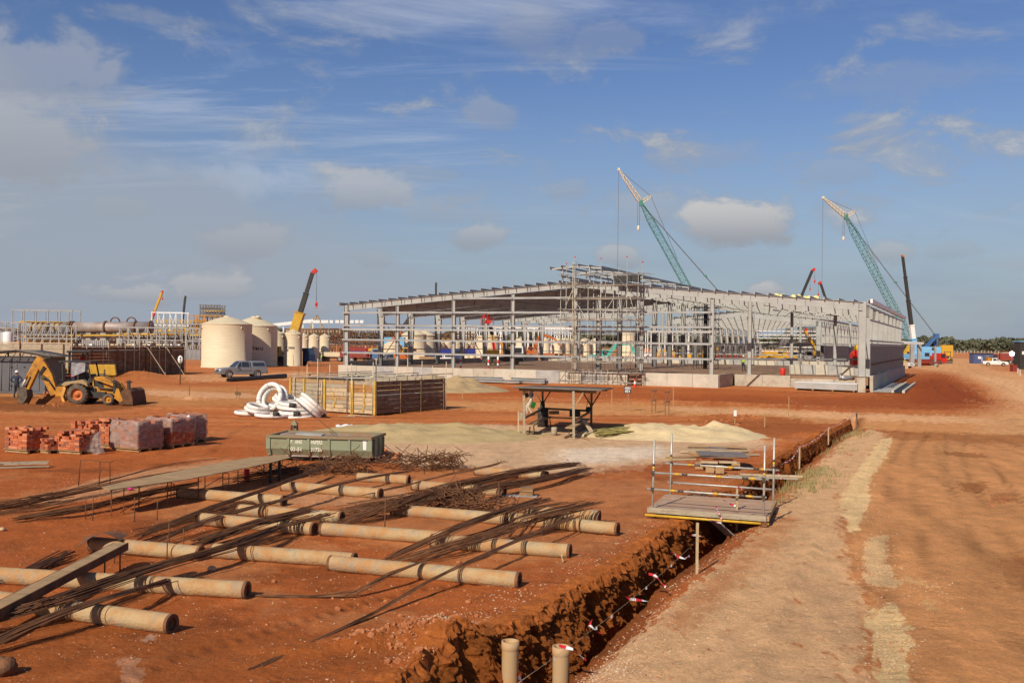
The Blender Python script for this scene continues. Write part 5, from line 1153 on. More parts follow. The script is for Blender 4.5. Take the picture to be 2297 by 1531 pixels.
long_tape('faint tape line strung along the near edge of the cross road', [(1373, 926, .9), (1520, 915, .6), (1650, 950, .75)], .2, .012, gap=.62)
long_tape('faint tape line strung in front of the concrete wall', [(1180, 905, .6), (1372, 925, 1.1)], .3, .012, gap=.62); long_tape('tape line from the white box stake to the thin stake', [(1650, 950, .75), (1769, 937, 1.0), (1922, 962, .9)], .25, .014, gap=.55)
mb = MB(); a, b = G(1163, 1530, .1), G(1560, 1215, .35); mb.tube([a.lerp(b, i / 12) - V(0, 0, .10 * math.sin(math.pi * i / 12)) for i in range(13)], .0025, 4); solo(mb, 'guide_string', m_wood[2], 'thin string stretched over the trench', 'string', a)
for k in range(5):
    f = (.14, .33, .41, .62, .8)[k]; p = a.lerp(b, f) - V(0, 0, .10 * math.sin(math.pi * f)); mb = MB(); mb.sheet([[p + V(-.014, 0, 0), p + V(.014, .02, .0)], [p + V(-.02, .01, -.05), p + V(.01, .02, -.05)]]); solo(mb, 'string_flag', m_tapew, '%s white tape scrap on the trench string counted from the clay pipes' % ('first', 'second', 'third', 'fourth', 'fifth')[k], 'tape scrap', p, 'white scraps on the trench string')
# two upright clay pipes in the trench at the bottom edge
def clay(px, py, z, r, label):
    p = G(px, py, z); t = thing('clay_pipe', label, 'clay pipe', (p.x, p.y, -1.2)); M = Matrix.Translation((p.x, p.y, 0))
    mb = MB(); mb.lathe([(r * .93, -1.2), (r * .95, z - .1)], 24, M); mb.build('pipe_body', m_clay, t)
    mb = MB(); mb.lathe([(r * .95, z - .12), (r, z - .10), (r, z), (r * .78, z), (r * .76, z - .35)], 24, M); mb.build('pipe_collar', m_clay, t)
clay(1145, 1436, .02, .122, 'left upright clay pipe standing in the trench at the bottom edge'); clay(1259, 1448, -.02, .122, 'right upright clay pipe with tape over its rim at the bottom edge')

# ------------------------------------------------------------------ sand and small heaps
def heap_mesh(name, label, px, py, rx, ry, h, m, cat='sand pile', flat=.0, seed=1, rz=R(-10)):
    c = G(px, py); mb = MB(); n = 46; k = np.linspace(-1, 1, n); u, v = [a.ravel() for a in np.meshgrid(k, k, indexing='ij')]
    d = np.sqrt(u * u + v * v); hh = np.clip(1 - d, 0, 1); hh = np.minimum(hh, flat) / flat if flat else hh
    x, y = u * rx, v * ry; nz = fbm(x * 1.3 + seed * 9, y * 1.3, seed, 4); nz2 = fbm(x * 4, y * 4 + seed, seed + 5, 3)
    hz = h * hh * (1 + 1.1 * nz) + .10 * nz2 * np.minimum(1, hh * 5) - .03 * (d > .97)
    ca, sa = math.cos(rz), math.sin(rz); X, Y = c.x + x * ca - y * sa, c.y + x * sa + y * ca
    Zs = hz - .02 + terrain(X, Y) * (1 - np.minimum(1, hh * 2)); P = [V(*q) for q in zip(X.tolist(), Y.tolist(), Zs.tolist())]
    grid = [P[i * n:(i + 1) * n] for i in range(n)]
    mb.sheet(grid); return solo(mb, name, m, label, cat, c)
heap_mesh('sand_pile', 'long low pile of cream sand right of the shelter', 1500, 977, 4.6, 2.8, .42, m_sand, flat=.6, seed=3)
heap_mesh('sand_pile', 'highest hump of cream sand beside the planks', 1602, 974, 2.4, 2.4, .50, m_sand, seed=5)
heap_mesh('sand_pile', 'olive sand patch spread behind the skip', 940, 975, 5.4, 3.6, .40, m_sandg, flat=.6, seed=8)
heap_mesh('sand_pile', 'small olive sand patch left of the shelter bench', 1130, 972, 2.2, 2.0, .15, m_sandg, flat=.7, seed=9)
heap_mesh('sand_pile', 'conical brown sand pile behind the formwork box', 968, 868, 3.4, 3.0, 1.15, m_sandb, seed=11)
heap_mesh('sand_pile', 'large brown sand pile sloping down beside the concrete wall', 1022, 876, 4.6, 3.6, 1.15, m_sandb, seed=12)
bm_ = thing('bamboo_heap', 'heap of split green bamboo lying on the sand by the shelter', 'bamboo heap', GG(1372, 978))
for i in range(46):
    a = GG(1335 + rnd.uniform(-4, 20), 981 + rnd.uniform(-7, 3), .03 + rnd.random() * .25); l = rnd.uniform(1.0, 1.7); b = a + V(l, rnd.gauss(.35, .35), rnd.uniform(-.05, .18)); MB().tube([a, a.lerp(b, .5) + V(0, 0, rnd.uniform(-.03, .06)), b], .022, 4, True, False).build('cane', m_bam, bm_)

# ------------------------------------------------------------------ tin-roofed rest shelter
def person(name, label, loc, yaw, cloth, pose=None, helmet=None, h=1.72, seat=0.0):
    """one continuous skinned body; cloth = (shirt, trousers, skin, boots)"""
    J = dict(pel=(0, 0, .93), spi=(0, 0, 1.12), che=(0, 0, 1.33), nek=(0, 0, 1.49), hed=(0, .02, 1.60), top=(0, .02, 1.70),
             shL=(.17, 0, 1.41), elL=(.24, .0, 1.14), wrL=(.25, .10, .90), haL=(.25, .13, .82), shR=(-.17, 0, 1.41), elR=(-.24, 0, 1.14), wrR=(-.25, .10, .90), haR=(-.25, .13, .82),
             hiL=(.09, 0, .88), knL=(.10, .02, .49), anL=(.10, -.02, .09), toL=(.11, .15, .05), hiR=(-.09, 0, .88), knR=(-.10, .02, .49), anR=(-.10, -.02, .09), toR=(-.11, .15, .05))
    J.update(pose or {})
    RD = dict(pel=.14, spi=.125, che=.155, nek=.06, hed=.095, top=.075, sh=.068, el=.05, wr=.035, ha=.035, hi=.095, kn=.065, an=.05, to=.045)
    E = [('pel', 'spi'), ('spi', 'che'), ('che', 'nek'), ('nek', 'hed'), ('hed', 'top')]
    for s in 'LR': E += [('che', 'sh' + s), ('sh' + s, 'el' + s), ('el' + s, 'wr' + s), ('wr' + s, 'ha' + s), ('pel', 'hi' + s), ('hi' + s, 'kn' + s), ('kn' + s, 'an' + s), ('an' + s, 'to' + s)]
    ks = list(J); idx = {k: i for i, k in enumerate(ks)}
    me = bpy.data.meshes.new('skel'); me.from_pydata([J[k] for k in ks], [(idx[a], idx[b]) for a, b in E], [])
    ob = bpy.data.objects.new('skel', me); C.objects.link(ob); md = ob.modifiers.new('s', 'SKIN'); sv = me.skin_vertices[0].data
    for k in ks:
        r = RD.get(k, RD.get(k[:2], .05)); sv[idx[k]].radius = (r, r * (.72 if k in ('che', 'spi', 'pel') else 1)) ; sv[idx[k]].use_root = (k == 'pel')
    ss = ob.modifiers.new('u', 'SUBSURF'); ss.levels = 1; ss.render_levels = 1
    dg = bpy.context.evaluated_depsgraph_get(); body = bpy.data.meshes.new_from_object(ob.evaluated_get(dg)); bpy.data.objects.remove(ob); bpy.data.meshes.remove(me)
    zone = {'pel': 1, 'spi': 0, 'che': 0, 'nek': 2, 'hed': 2, 'top': 2, 'sh': 0, 'el': 0, 'wr': 0, 'ha': 2, 'hi': 1, 'kn': 1, 'an': 1, 'to': 3}
    jl = [(Vector(J[k]), zone.get(k, zone.get(k[:2], 0))) for k in ks]
    for a, b in E:
        if a[:2] in ('hi', 'kn') : jl.append(((Vector(J[a]) + Vector(J[b])) / 2, 1))
        if a[:2] in ('sh', 'el'): jl.append(((Vector(J[a]) + Vector(J[b])) / 2, 0))
        if a[:2] == 'an': jl.append((Vector(J[a]) - V(0, 0, .03), 3))
    bmx = bmesh.new(); bmx.from_mesh(body)
    for f in bmx.faces:
        c = f.calc_center_median(); f.material_index = min(jl, key=lambda q: (q[0] - c).length)[1]; f.smooth = True
    def tubeinto(pts, rr, mi):
        mb = MB(); mb.tube(pts, rr, 6); vs = [bmx.verts.new(v) for v in mb.v]
        for f in mb.f:
            try: g = bmx.faces.new([vs[i] for i in f]); g.material_index = mi; g.smooth = True
            except ValueError: pass
    for s, sg in (('L', 1), ('R', -1)):                               # fingers and thumb
        w, hnd = Vector(J['wr' + s]), Vector(J['ha' + s]); d = (hnd - w).normalized(); sd = d.cross(V(sg, 0, 0)); sd = sd.normalized() if sd.length > .1 else V(0, 1, 0); pn = sd.cross(d)
        for i, l in enumerate((.065, .075, .07, .055)):
            o = hnd + sd * (.024 - .016 * i); tubeinto([o, o + d * l * .55, o + d * l * .9 - pn * (.02 * sg)], [.009, .009, .007], 2)
        o = w.lerp(hnd, .5) + sd * .028; tubeinto([o, o + sd * .025 + d * .03, o + sd * .03 + d * .055], [.011, .010, .008], 2)
    hd = Vector(J['hed'])
    tubeinto([hd + V(0, .075, .015), hd + V(0, .11, -.01)], [.012, .016], 2)            # nose
    for sg in (-1, 1): tubeinto([hd + V(sg * .085, 0, .02), hd + V(sg * .10, -.005, -.03)], [.018, .012], 2)     # ears
    for sg in (-1, 1): tubeinto([hd + V(sg * .033, .078, .03), hd + V(sg * .033, .092, .03)], [.013, .008], 3)   # eyes
    bmx.to_mesh(body); bmx.free()
    for m in cloth: body.materials.append(m)
    root = thing(name, label, 'person', loc, local=True, rz=yaw); root.scale = (h / 1.74,) * 3
    o = bpy.data.objects.new('body', body); C.objects.link(o); o.parent = root; ORIG[o.name] = V(0, 0, 0)
    if helmet:
        mb = MB(); M = Matrix.Translation(hd + V(0, 0, .06)); mb.lathe([(.145, -.005), (.118, .0), (.115, .05), (.085, .10), (.03, .125), (.001, .128)], 16, M @ Matrix.Diagonal((.92, 1.08, 1, 1)))
        mb.box(hd + V(0, .13, .058), (.16, .06, .012)); mb.build('helmet', helmet, root)
    return root
def build_shelter():
    FL, FRt = G(1176, 977), G(1287, 984); BL, BR = G(1218, 955), G(1326, 962)
    t = thing('rest_shelter', 'open timber shelter with corrugated tin roof, benches and hanging bags', 'shelter', FL)
    H = 2.22
    def topof(p, px, py): return AT(px, py, p.y)
    tops = [(FL, 1175, 872), (FRt, 1286, 877), (BL, 1217, 872), (BR, 1327, 876)]
    for p, x, y in tops: MB().bar(p - V(0, 0, .1), topof(p, x, y), .10 if p in (FL, FRt) else .13, .10, up=(1, 0, 0)).build('post', m_wood[1] if p in (FL, FRt) else m_wood[4], t)
    a, b = topof(FL, 1153, 867.5), topof(FRt, 1350, 874); bk = (BL - FL); bk.z = 0; bk = bk * 1.12; up = V(0, 0, .30)
    # corrugated roof
    dx = (b - a); n = 96; row0, row1 = [], []
    for i in range(n + 1):
        p = a + dx * (i / n) + V(0, 0, .022 * math.cos(i * math.pi)); row0.append(p - bk * .06); row1.append(p + bk - V(0, 0, .19))
    mb = MB(); mb.sheet([row0, row1]); o = mb.build('roof_sheet', m_roof, t)
    so_ = o.modifiers.new('s', 'SOLIDIFY'); so_.thickness = .02
    MB().bar(a + dx * .06 - V(0, 0, .10), b - dx * .06 - V(0, 0, .10), .06, .12).build('roof_beam', m_wood[4], t)
    MB().bar(a + bk * .85 + dx * .06 - V(0, 0, .24), b + bk * .85 - dx * .06 - V(0, 0, .24), .06, .12).build('roof_beam', m_wood[4], t)
    for p, x, y in tops:
        q = topof(p, x, y)
        for s in ((-1, 1) if p in (BL, BR) else (1,)): MB().bar(q - V(0, 0, .75), q + V(s * .42, 0, -.05), .06, .06, up=(0, 1, 0)).build('knee_brace', m_wood[4] if p in (BL, BR) else m_wood[0], t)
    rl = lambda p, z: V(p.x, p.y, z)
    MB().bar(rl(FL, .78), rl(BL, .86), .05, .10).build('side_rail', m_wood[4], t); MB().bar(rl(BL, .86), rl(BR, .86), .05, .10).build('back_rail', m_wood[4], t); MB().bar(rl(BR, .86), rl(FRt, .76), .05, .10).build('side_rail', m_wood[4], t)
    # benches round three sides
    inn = (FRt - FL).normalized()
    def bench_seg(p, q, off, nm='bench_board'):
        MB().bar(p + off + V(0, 0, .45), q + off + V(0, 0, .48), .34, .05).build(nm, m_wood[0], t)
        for f in (.12, .88):
            r = p.lerp(q, f) + off
            for s in (-.12, .12): MB().bar(V(r.x + s, r.y, 0), V(r.x + s * .6, r.y, .44), .05, .05, up=(1, 0, 0)).build('bench_leg', m_wood[4], t)
    g = V(0, 0, 0)
    bench_seg(rl(FL, 0), rl(BL, 0), inn * .25); bench_seg(rl(BL, 0), rl(BR, 0), -bk.normalized() * .15); bench_seg(rl(FRt, 0), rl(BR, 0), -inn * .22)
    MB().bar(FRt + inn * -.45 + V(0, -.15, .05), FRt + bk * .75 + V(0, 0, .10), .06, .06).build('ground_beam', m_wood[4], t)
    MB().bar(FRt + V(.35, .6, .04), FRt + V(.6, -.6, .04), .05, .05).build('ground_beam', m_wood[0], t)
    c = BL.lerp(FL, .1); 
    def drum(p, r, h, m, nm, lb, cat): 
        mb = MB(); mb.lathe([(.001, 0), (r, 0), (r, h * .3), (r * 1.03, h * .33), (r, h * .36), (r, h * .66), (r * 1.03, h * .69), (r, h * .72), (r, h), (r * .9, h), (r * .9, h - .04), (.001, h - .04)], 20, Matrix.Translation(p)); solo(mb, nm, m, lb, cat, p)
    drum(V(BL.x - .02, BL.y - .55, 0), .26, .92, m_black, 'black_drum', 'black drum standing inside the shelter by its left rear post', 'drum')
    q = GG(1243, 976); drum(q, .13, .36, m_wood[1], 'plastic_bucket', 'beige bucket on the soil in the middle of the shelter', 'bucket')
    q = G(1290, 962); mb = MB(); mb.box(V(q.x, q.y + .3, .74), (.5, .3, .34)); solo(mb, 'dark_crate', m_black, 'dark box hanging behind the right front post of the shelter', 'box', q)
    q = GG(1321, 974); mb = MB(); mb.bar(q + V(-.2, .25, .62), q + V(.18, -.25, .02), .22, .03, up=(0, 0, 1)); solo(mb, 'leaning_board', m_wood[2], 'pale board leaning against the right bench of the shelter', 'board', q)
    q = G(1248, 950); mb = MB(); mb.box(q + V(-.15, -.5, .60), (.5, .3, .16)); solo(mb, 'food_box', m_wood[0], 'tan box on the back bench of the shelter', 'box', q)
    def bag(px, py, d, w, h, lb, strap, m):
        p = AT(px, py, d); b_ = thing('hanging_bag', lb, 'bag', p)
        mb = MB(); mb.lathe([(.001, -h / 2), (w * .42, -h / 2 + .01), (w * .5, -h * .3), (w * .5, 0), (w * .42, h * .38), (w * .25, h / 2), (.001, h / 2)], 14, Matrix.Translation(p) @ Matrix.Diagonal((1, .45, 1, 1))); mb.build('bag_body', m, b_)
        mb = MB(); mb.tube([p + V(-w * .38, 0, h * .3), p + V(-w * .1, 0, strap * .6), p + V(.02, 0, strap), p + V(w * .14, 0, strap * .6), p + V(w * .34, 0, h * .3)], .014, 5); mb.build('strap', m, b_)
    bag(1217, 909, BL.y - .12, .24, .38, 'dark backpack hanging on the left rear post of the shelter', .38, m_dbag); bag(1320, 918, BR.y - .14, .27, .26, 'dark shoulder bag on a long strap at the right rear post', .68, m_dbag)
    bag(1180, 886, FL.y + .12, .22, .20, 'small dark bundle hanging at the left front post', .3, m_dbag)
    w = person('person', 'worker in navy shirt and pale trousers walking just behind the shelter', GG(1191, 932), R(80), (m_navy, m_khaki, m_skin, m_boot),
               dict(knL=(.10, .28, .52), anL=(.10, .22, .10), toL=(.11, .40, .06), hiL=(.09, .02, .88), knR=(-.10, .16, .50), anR=(-.10, -.10, .10), toR=(-.11, .06, .05), elR=(-.26, .10, 1.14), wrR=(-.26, .34, 1.06), haR=(-.26, .42, 1.02), elL=(.26, -.06, 1.14), wrL=(.27, .08, .95), haL=(.26, .12, .88), hed=(0, .06, 1.59), top=(0, .07, 1.69)), helmet=None, h=1.70)
    p = AT(1196, 908, 54.6); mb = MB(); mb.box(p, (.26, .04, .34), .5, .5); solo(mb, 'green_folder', m_gbag, 'green folder held by the worker behind the shelter', 'folder', p)
    q = GG(1163, 974); s = thing('sign_post', 'short post with a wooden box left of the shelter', 'post', q)
    MB().bar(q - V(0, 0, .1), q + V(-.02, 0, 1.02), .06, .06, up=(0, 1, 0)).build('post_stick', m_wood[2], s); MB().box(q + V(.10, 0, .80), (.14, .12, .34)).build('box_body', m_wood[1], s); MB().bar(q + V(.05, 0, .3), q + V(.25, -.1, .0), .04, .04, up=(0, 1, 0)).build('brace', m_wood[0], s)
    MB().bar(q + V(-.3, .05, .03), q + V(.4, -.1, .03), .08, .06).build('foot', m_wood[4], s)
build_shelter()
# area sign on a stake
q = GG(1409, 924); s = thing('area_sign', 'small black square sign with white figures on a thin stake', 'sign', q)
MB().bar(q - V(0, 0, .1), q + V(0, 0, .78), .03, .03, up=(0, 1, 0)).build('stake', m_wood[0], s)
p = AT(1408, 873.5, q.y); MB().box(p, (.42, .02, .42)).build('sign_panel', m_ink, s); MB().bar(q + V(0, .02, .7), p, .03, .03, up=(0, 1, 0)).build('stake_top', m_wood[0], s)
text_mesh('AREA', .19, m_white, 'lettering', s, p + V(0, -.014, .035), V(1, 0, 0), V(0, 0, 1), 'CENTER', .006, .8); text_mesh('031', .22, m_white, 'lettering', s, p + V(0, -.014, -.165), V(1, 0, 0), V(0, 0, 1), 'CENTER', .008)
# round sign on a pole by the formwork wall
q = GG(404, 862); s = thing('round_sign', 'round white sign with black arrow on a dark pole', 'sign', q)
MB().tube([q - V(0, 0, .1), AT(405, 800, q.y)], .04, 6).build('pole', m_black, s); p = AT(405, 806, q.y) - V(0, .06, 0)
mb = MB(); mb.lathe([(.001, 0), (.22, 0), (.22, .02), (.001, .02)], 20, Matrix.Translation(p) @ Matrix.Rotation(R(90), 4, 'X')); mb.v = [(x, y, p.z + (z - p.z) * 1.6) for x, y, z in mb.v]; mb.build('disc', m_white, s)
mb = MB(); mb.prism([(-.03, -.2), (.03, -.2), (.03, .1), (.10, .1), (0, .24), (-.10, .1), (-.03, .1)], p - V(0, .03, 0), (1, 0, 0), (0, 0, 1), .01); mb.build('arrow', m_ink, s)
# two little barrier frames
for px, lb in ((1467, 'left'), (1497, 'right')):
    q = GG(px, 926 if lb == 'left' else 930); s = thing('timber_barrier', 'little open timber frame standing on the dirt, %s one of the pair' % lb, 'frame', q)
    for dx, dy, h in ((-.14, -.1, 1.30), (.10, .1, 1.36)): MB().bar(q + V(dx, dy, 0), q + V(dx, dy, h), .05, .05, up=(0, 1, 0)).build('upright', m_wood[4], s)
    for z in (.72, 1.28): MB().bar(q + V(-.18, -.1, z), q + V(.16, .1, z + .08), .05, .07).build('crosspiece', m_wood[4], s)
# ------------------------------------------------------------------ the big steel frame hall under construction
BA = R(24.4); U = V(math.cos(BA), -math.sin(BA), 0); VV = V(math.sin(BA), math.cos(BA), 0); L0 = V(-18.7, 111.0, 0)
BW, NB, SP, NF, FZ, EZ, RZ = 55.0, 8, 7.0, 9, 1.15, 7.9, 10.15
BAY = BW / NB
def B(u, v, z): return L0 + U * u + VV * v + V(0, 0, z)
def roofz(u): return EZ + (RZ - EZ) * (1 - abs(u - BW / 2) / (BW / 2))
hall = thing('steel_hall_frame', 'large unclad pale steel portal frame hall under construction', 'steel building', B(0, 0, 0))
def column(t, u, v, z0, z1, d0, d1, w=.30, dark=None, dv=None, m=None):
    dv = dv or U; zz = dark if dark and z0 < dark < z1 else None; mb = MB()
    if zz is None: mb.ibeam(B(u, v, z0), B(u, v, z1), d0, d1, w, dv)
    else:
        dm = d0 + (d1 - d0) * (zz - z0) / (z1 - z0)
        mb.cur = 1; mb.ibeam(B(u, v, z0), B(u, v, zz), d0, dm, w, dv); mb.cur = 0; mb.ibeam(B(u, v, zz), B(u, v, z1), dm, d1, w, dv)  # lower length takes the darker grey, up to the given height
    mb.cur = 0; mb.box(B(u, v, z0 + .02), (d0 + .2, w + .2, .04), -BA)
    return mb.build('column', [m or m_steel, m_steeld], t)
def rafter(t, v, u0, z0, u1, z1, d0, d1, w=.26):
    mb = MB(); mb.ibeam(B(u0, v, z0), B(u1, v, z1), d0, d1, w, V(0, 0, 1))
    n = int(abs(u1 - u0) / 2.4)
    for i in range(1, n):
        f = i / n; d = d0 + (d1 - d0) * f; mb.bar(B(u0 + (u1 - u0) * f, v, z0 + (z1 - z0) * f - d / 2), B(u0 + (u1 - u0) * f, v, z0 + (z1 - z0) * f + d / 2), .025, w * .96, up=VV)
    return mb.build('rafter', m_steel, t)
for j in range(NF):
    v = j * SP
    if j == 0:
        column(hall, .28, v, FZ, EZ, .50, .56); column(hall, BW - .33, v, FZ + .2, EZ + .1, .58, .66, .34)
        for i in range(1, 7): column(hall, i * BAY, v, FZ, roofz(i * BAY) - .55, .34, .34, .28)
        rafter(hall, v, .3, EZ - .25, BW / 2, RZ - .30, .62, .52); rafter(hall, v, BW - .3, EZ - .30, BW / 2, RZ - .30, .72, .50)
    else:
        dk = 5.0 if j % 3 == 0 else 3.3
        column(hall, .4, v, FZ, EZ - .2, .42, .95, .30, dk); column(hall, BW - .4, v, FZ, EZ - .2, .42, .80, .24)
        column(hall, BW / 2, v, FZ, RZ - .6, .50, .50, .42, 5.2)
        rafter(hall, v, .3, EZ - .55, BW / 2, RZ - .45, 1.0, .6); rafter(hall, v, BW - .3, EZ - .55, BW / 2, RZ - .45, .95, .55)
# one interior column standing where the wall steps back
column(hall, 6 * BAY + 2.3, SP * .9, FZ, roofz(42) - .5, .34, .34, .28)
column(hall, 6 * BAY + 9.4, SP * 2.2, FZ - .1, 8.1, .30, .30, .26); column(hall, 6 * BAY + 3.8, SP * 3.3, FZ, 8.1, .28, .28, .26)
for z in (2.65, 4.08, 5.22, 5.66, 7.07):
    for i in range(6):
        if i == 4 and z < 7: pass
        MB().bar(B(i * BAY + (.02 if i else -.15), -.24, z), B((i + 1) * BAY - .02, -.24, z), .07, .20).build('girt', m_steelg if z != 5.22 else m_steel, hall)
for i in range(2, 5): MB().bar(B(i * BAY + .02, -.24, 8.55), B((i + 1) * BAY - .02, -.24, 8.55), .07, .2).build('girt', m_steelg, hall)
for i in range(6, 7): MB().bar(B(i * BAY + .02, .2, 2.7), B(i * BAY + 12, 14, 2.7), .07, .18).build('girt', m_steelg, hall)
LS = SP * (NF - 1)
for k in range(23):
    u = -.15 + k * 1.24
    MB().bar(B(u, -.75, roofz(u) + .13), B(u, LS + .5, roofz(u) + .13), .08, .24).build('purlin', m_steelg, hall)
    u = BW + .15 - k * 1.24
    MB().bar(B(u, -.35, roofz(u) + .13), B(u, LS + .5, roofz(u) + .13), .08, .24).build('purlin', m_steel, hall)
for j in range(1, 6):                                                # narrow sheet strips, added and sized to shade the left rafters
    a0, a1 = B(.5, j * SP - 1.7, roofz(.5) + .27), B(BW / 2, j * SP - 1.7, RZ + .27); b1, b0 = B(BW / 2, j * SP + .3, RZ + .27), B(.5, j * SP + .3, roofz(.5) + .27); e = V(0, 0, .03)
    MB().hexa([a0, a1, b1, b0, a0 + e, a1 + e, b1 + e, b0 + e]).build('roof_sheet', m_steel, hall)
for j in range(2, 8):
    a0, a1 = B(BW / 2 + 2, j * SP - .8, roofz(29.5) + .27), B(BW, j * SP - .8, EZ + .27); b1, b0 = B(BW, j * SP + .5, EZ + .27), B(BW / 2 + 2, j * SP + .5, roofz(29.5) + .27)
    MB().hexa([a0, a1, b1, b0, a0 + e, a1 + e, b1 + e, b0 + e]).build('roof_sheet', m_white, hall)
MB().bar(B(-.35, -.8, EZ + .12), B(-.35, LS, EZ + .12), .22, .30).build('eave_beam', m_steelg, hall); MB().bar(B(BW + .45, -.3, EZ + .15), B(BW + .45, LS, EZ + .15), .20, .36).build('eave_beam', m_white, hall)
for z in (2.4, 4.15, 4.55, 6.4, 7.5):                               # right long wall girts
    MB().bar(B(BW + .28, .3 if z != 2.4 else 3, z), B(BW + .28, LS, z), .07, .16).build('girt', m_steelg if z != 2.4 else m_plate, hall)
for j in range(0, NF - 1):                                            # extra wall posts between the right frames
    MB().hexa([B(u, v, z) for z in (1.42, 4.3) for u, v in ((BW + .20, j * SP + (.4 if j else 1.8)), (BW + .24, j * SP + (.4 if j else 1.8)), (BW + .24, (j + 1) * SP + .35), (BW + .20, (j + 1) * SP + .35))]).build('wall_sheet', m_steeld, hall)
for z in (3.0, 4.6, 6.0): MB().bar(B(.1, SP, z), B(.1, LS, z), .06, .1).build('girt', m_steelg, hall)
for v0, v1 in ((SP, 2 * SP), (4 * SP, 5 * SP), (7 * SP, 8 * SP)):
    for a, b in ((FZ + .3, EZ - .8), (EZ - .8, FZ + .3)):
        MB().tube([B(.3, v0, a), B(.3, v1, b)], .05, 5).build('wind_brace', m_steeld, hall)
for j in range(NF - 1):
    for u in (9, 18, 37, 46): MB().bar(B(u, j * SP, roofz(u) - .9), B(u, (j + 1) * SP, roofz(u) - .9), .05, .05).build('strut', m_steeld, hall)
# rear gable posts and rails
for i in range(1, 8): column(hall, i * BAY, LS, FZ, roofz(i * BAY) - .6, .3, .3, .25)
for z in (2.6, 4.1, 5.4): MB().bar(B(0, LS + .2, z), B(BW, LS + .2, z), .06, .14).build('girt', m_steelg, hall)
# ridge ventilator frame
for j in range(NF):
    v = j * SP
    for s in (-1, 1):
        MB().bar(B(BW / 2 + s * 1.45, v, RZ - .05), B(BW / 2 + s * 1.45, v, RZ + 1.32), .12, .12, up=U).build('vent_post', m_steel, hall)
        MB().bar(B(BW / 2 + s * 2.75, v, RZ + 1.28), B(BW / 2, v, RZ + 1.52), .12, .16).build('vent_rafter', m_steel, hall)
        MB().bar(B(BW / 2 + s * 1.45, v, RZ + .1), B(BW / 2 - s * 0.1, v, RZ + .95), .05, .05).build('vent_brace', m_steel, hall)
for du, dz in ((-2.7, 1.42), (-1.5, 1.54), (-.3, 1.66), (.3, 1.66), (1.5, 1.54), (2.7, 1.42), (-1.45, .55), (1.45, .55)):
    MB().bar(B(BW / 2 + du, -.5, RZ + dz), B(BW / 2 + du, LS, RZ + dz), .08, .2).build('vent_purlin', m_steelg, hall)

# concrete plinth walls in cast panels, floor, pedestals
slab = MB(); slab.hexa([B(*q, z) for z in (.35, 1.06) for q in ((.3, 0.05), (41.7, 0.05), (41.7, 6.3), (.3, 6.3))]); slab.hexa([B(*q, z) for z in (.35, 1.06) for q in ((.3, 6.3), (BW - .3, 6.3), (BW - .3, LS + 2), (.3, LS + 2))])
struct(slab, 'floor_slab', m_slab)
def panels(t, a, b, z0, z1, n, mats, th=.28, side=None):
    for i in range(n):
        p, q = a.lerp(b, i / n), a.lerp(b, (i + 1) / n); d = (q - p).normalized() * .012; hz = z1 + rnd.uniform(-.015, .015)
        MB().bar(V(p.x, p.y, (z0 + hz) / 2) + d, V(q.x, q.y, (z0 + hz) / 2) - d, th + rnd.uniform(-.02, .02), hz - z0).build('wall_panel', mats[i % len(mats)] if i < 99 else mats[0], t)
w1 = thing('concrete_wall', 'low pale concrete plinth wall along the front of the steel hall', 'concrete wall', B(0, -.3, 0))
panels(w1, B(-.5, -.25, 0), B(33.1, -.25, 0), -.1, 1.24, 14, [m_conc, m_conc, m_concg, m_conc, m_concg, m_conc, m_conc, m_concs])
panels(w1, B(34.6, -.25, 0), B(42.0, -.25, 0), -.1, 1.24, 3, [m_conc]); panels(w1, B(41.9, -.1, 0), B(41.9, 5.9, 0), -.1, 1.23, 2, [m_concs])
w2 = thing('concrete_wall', 'stained recessed concrete wall behind the stacked steel boxes', 'concrete wall', B(42, 6, 0)); panels(w2, B(42.2, 6.05, 0), B(47.6, 6.05, 0), -.1, 1.12, 2, [m_concs]); panels(w2, B(47.6, 6.05, 0), B(53.6, 6.05, 0), -.1, .85, 3, [m_concs, m_conc])
w3 = thing('concrete_wall', 'shaded concrete plinth wall along the right side of the steel hall', 'concrete wall', B(BW, 0, 0)); panels(w3, B(BW + .35, 1.8, 0), B(BW + .35, LS, 0), -.1, 1.40, 9, [m_concs, m_concg])
w4 = thing('concrete_wall', 'concrete upstand with ribs standing inside the hall at right', 'concrete wall', B(44, 18, 0)); panels(w4, B(46.3, 14, 0), B(BW - 1, 14, 0), 1.0, 2.05, 6, [m_conc, m_concg])
for i in range(7): MB().bar(B(46.3 + i * 1.28, 13.8, 1.0), B(46.3 + i * 1.28, 13.8, 2.06), .09, .10, up=U).build('rib', m_concg, w4)
w5 = thing('concrete_wall', 'rear concrete plinth wall seen through the hall', 'concrete wall', B(0, LS, 0)); panels(w5, B(0, LS + .4, 0), B(BW, LS + .4, 0), -.1, 1.75, 16, [m_conc, m_concg])
w6 = thing('concrete_wall', 'shaded left concrete plinth wall of the hall', 'concrete wall', B(0, 3, 0)); panels(w6, B(-.25, .4, 0), B(-.25, LS, 0), -.1, 1.70, 12, [m_concs, m_concg])
pd = thing('column_pedestal', 'stained concrete pedestal under the big right corner column', 'pedestal', B(BW - .3, 0, 0)); MB().box(B(BW - .33, 0, .65), (.72, .6, 1.36), -BA).build('pedestal_block', m_concs, pd); MB().box(B(BW - .33, 0, 1.335), (.8, .68, .045), -BA).build('base_plate', m_plate, pd)
kd = thing('drain_channel', 'long concrete drain channel beside the right wall', 'drain', B(BW + 2, 6, 0))
for o in (0, .9): MB().bar(B(BW + 2.2 + o, 1, .08), B(BW + 2.2 + o, 24, .08), .22, .22).build('channel_side', m_conc, kd)
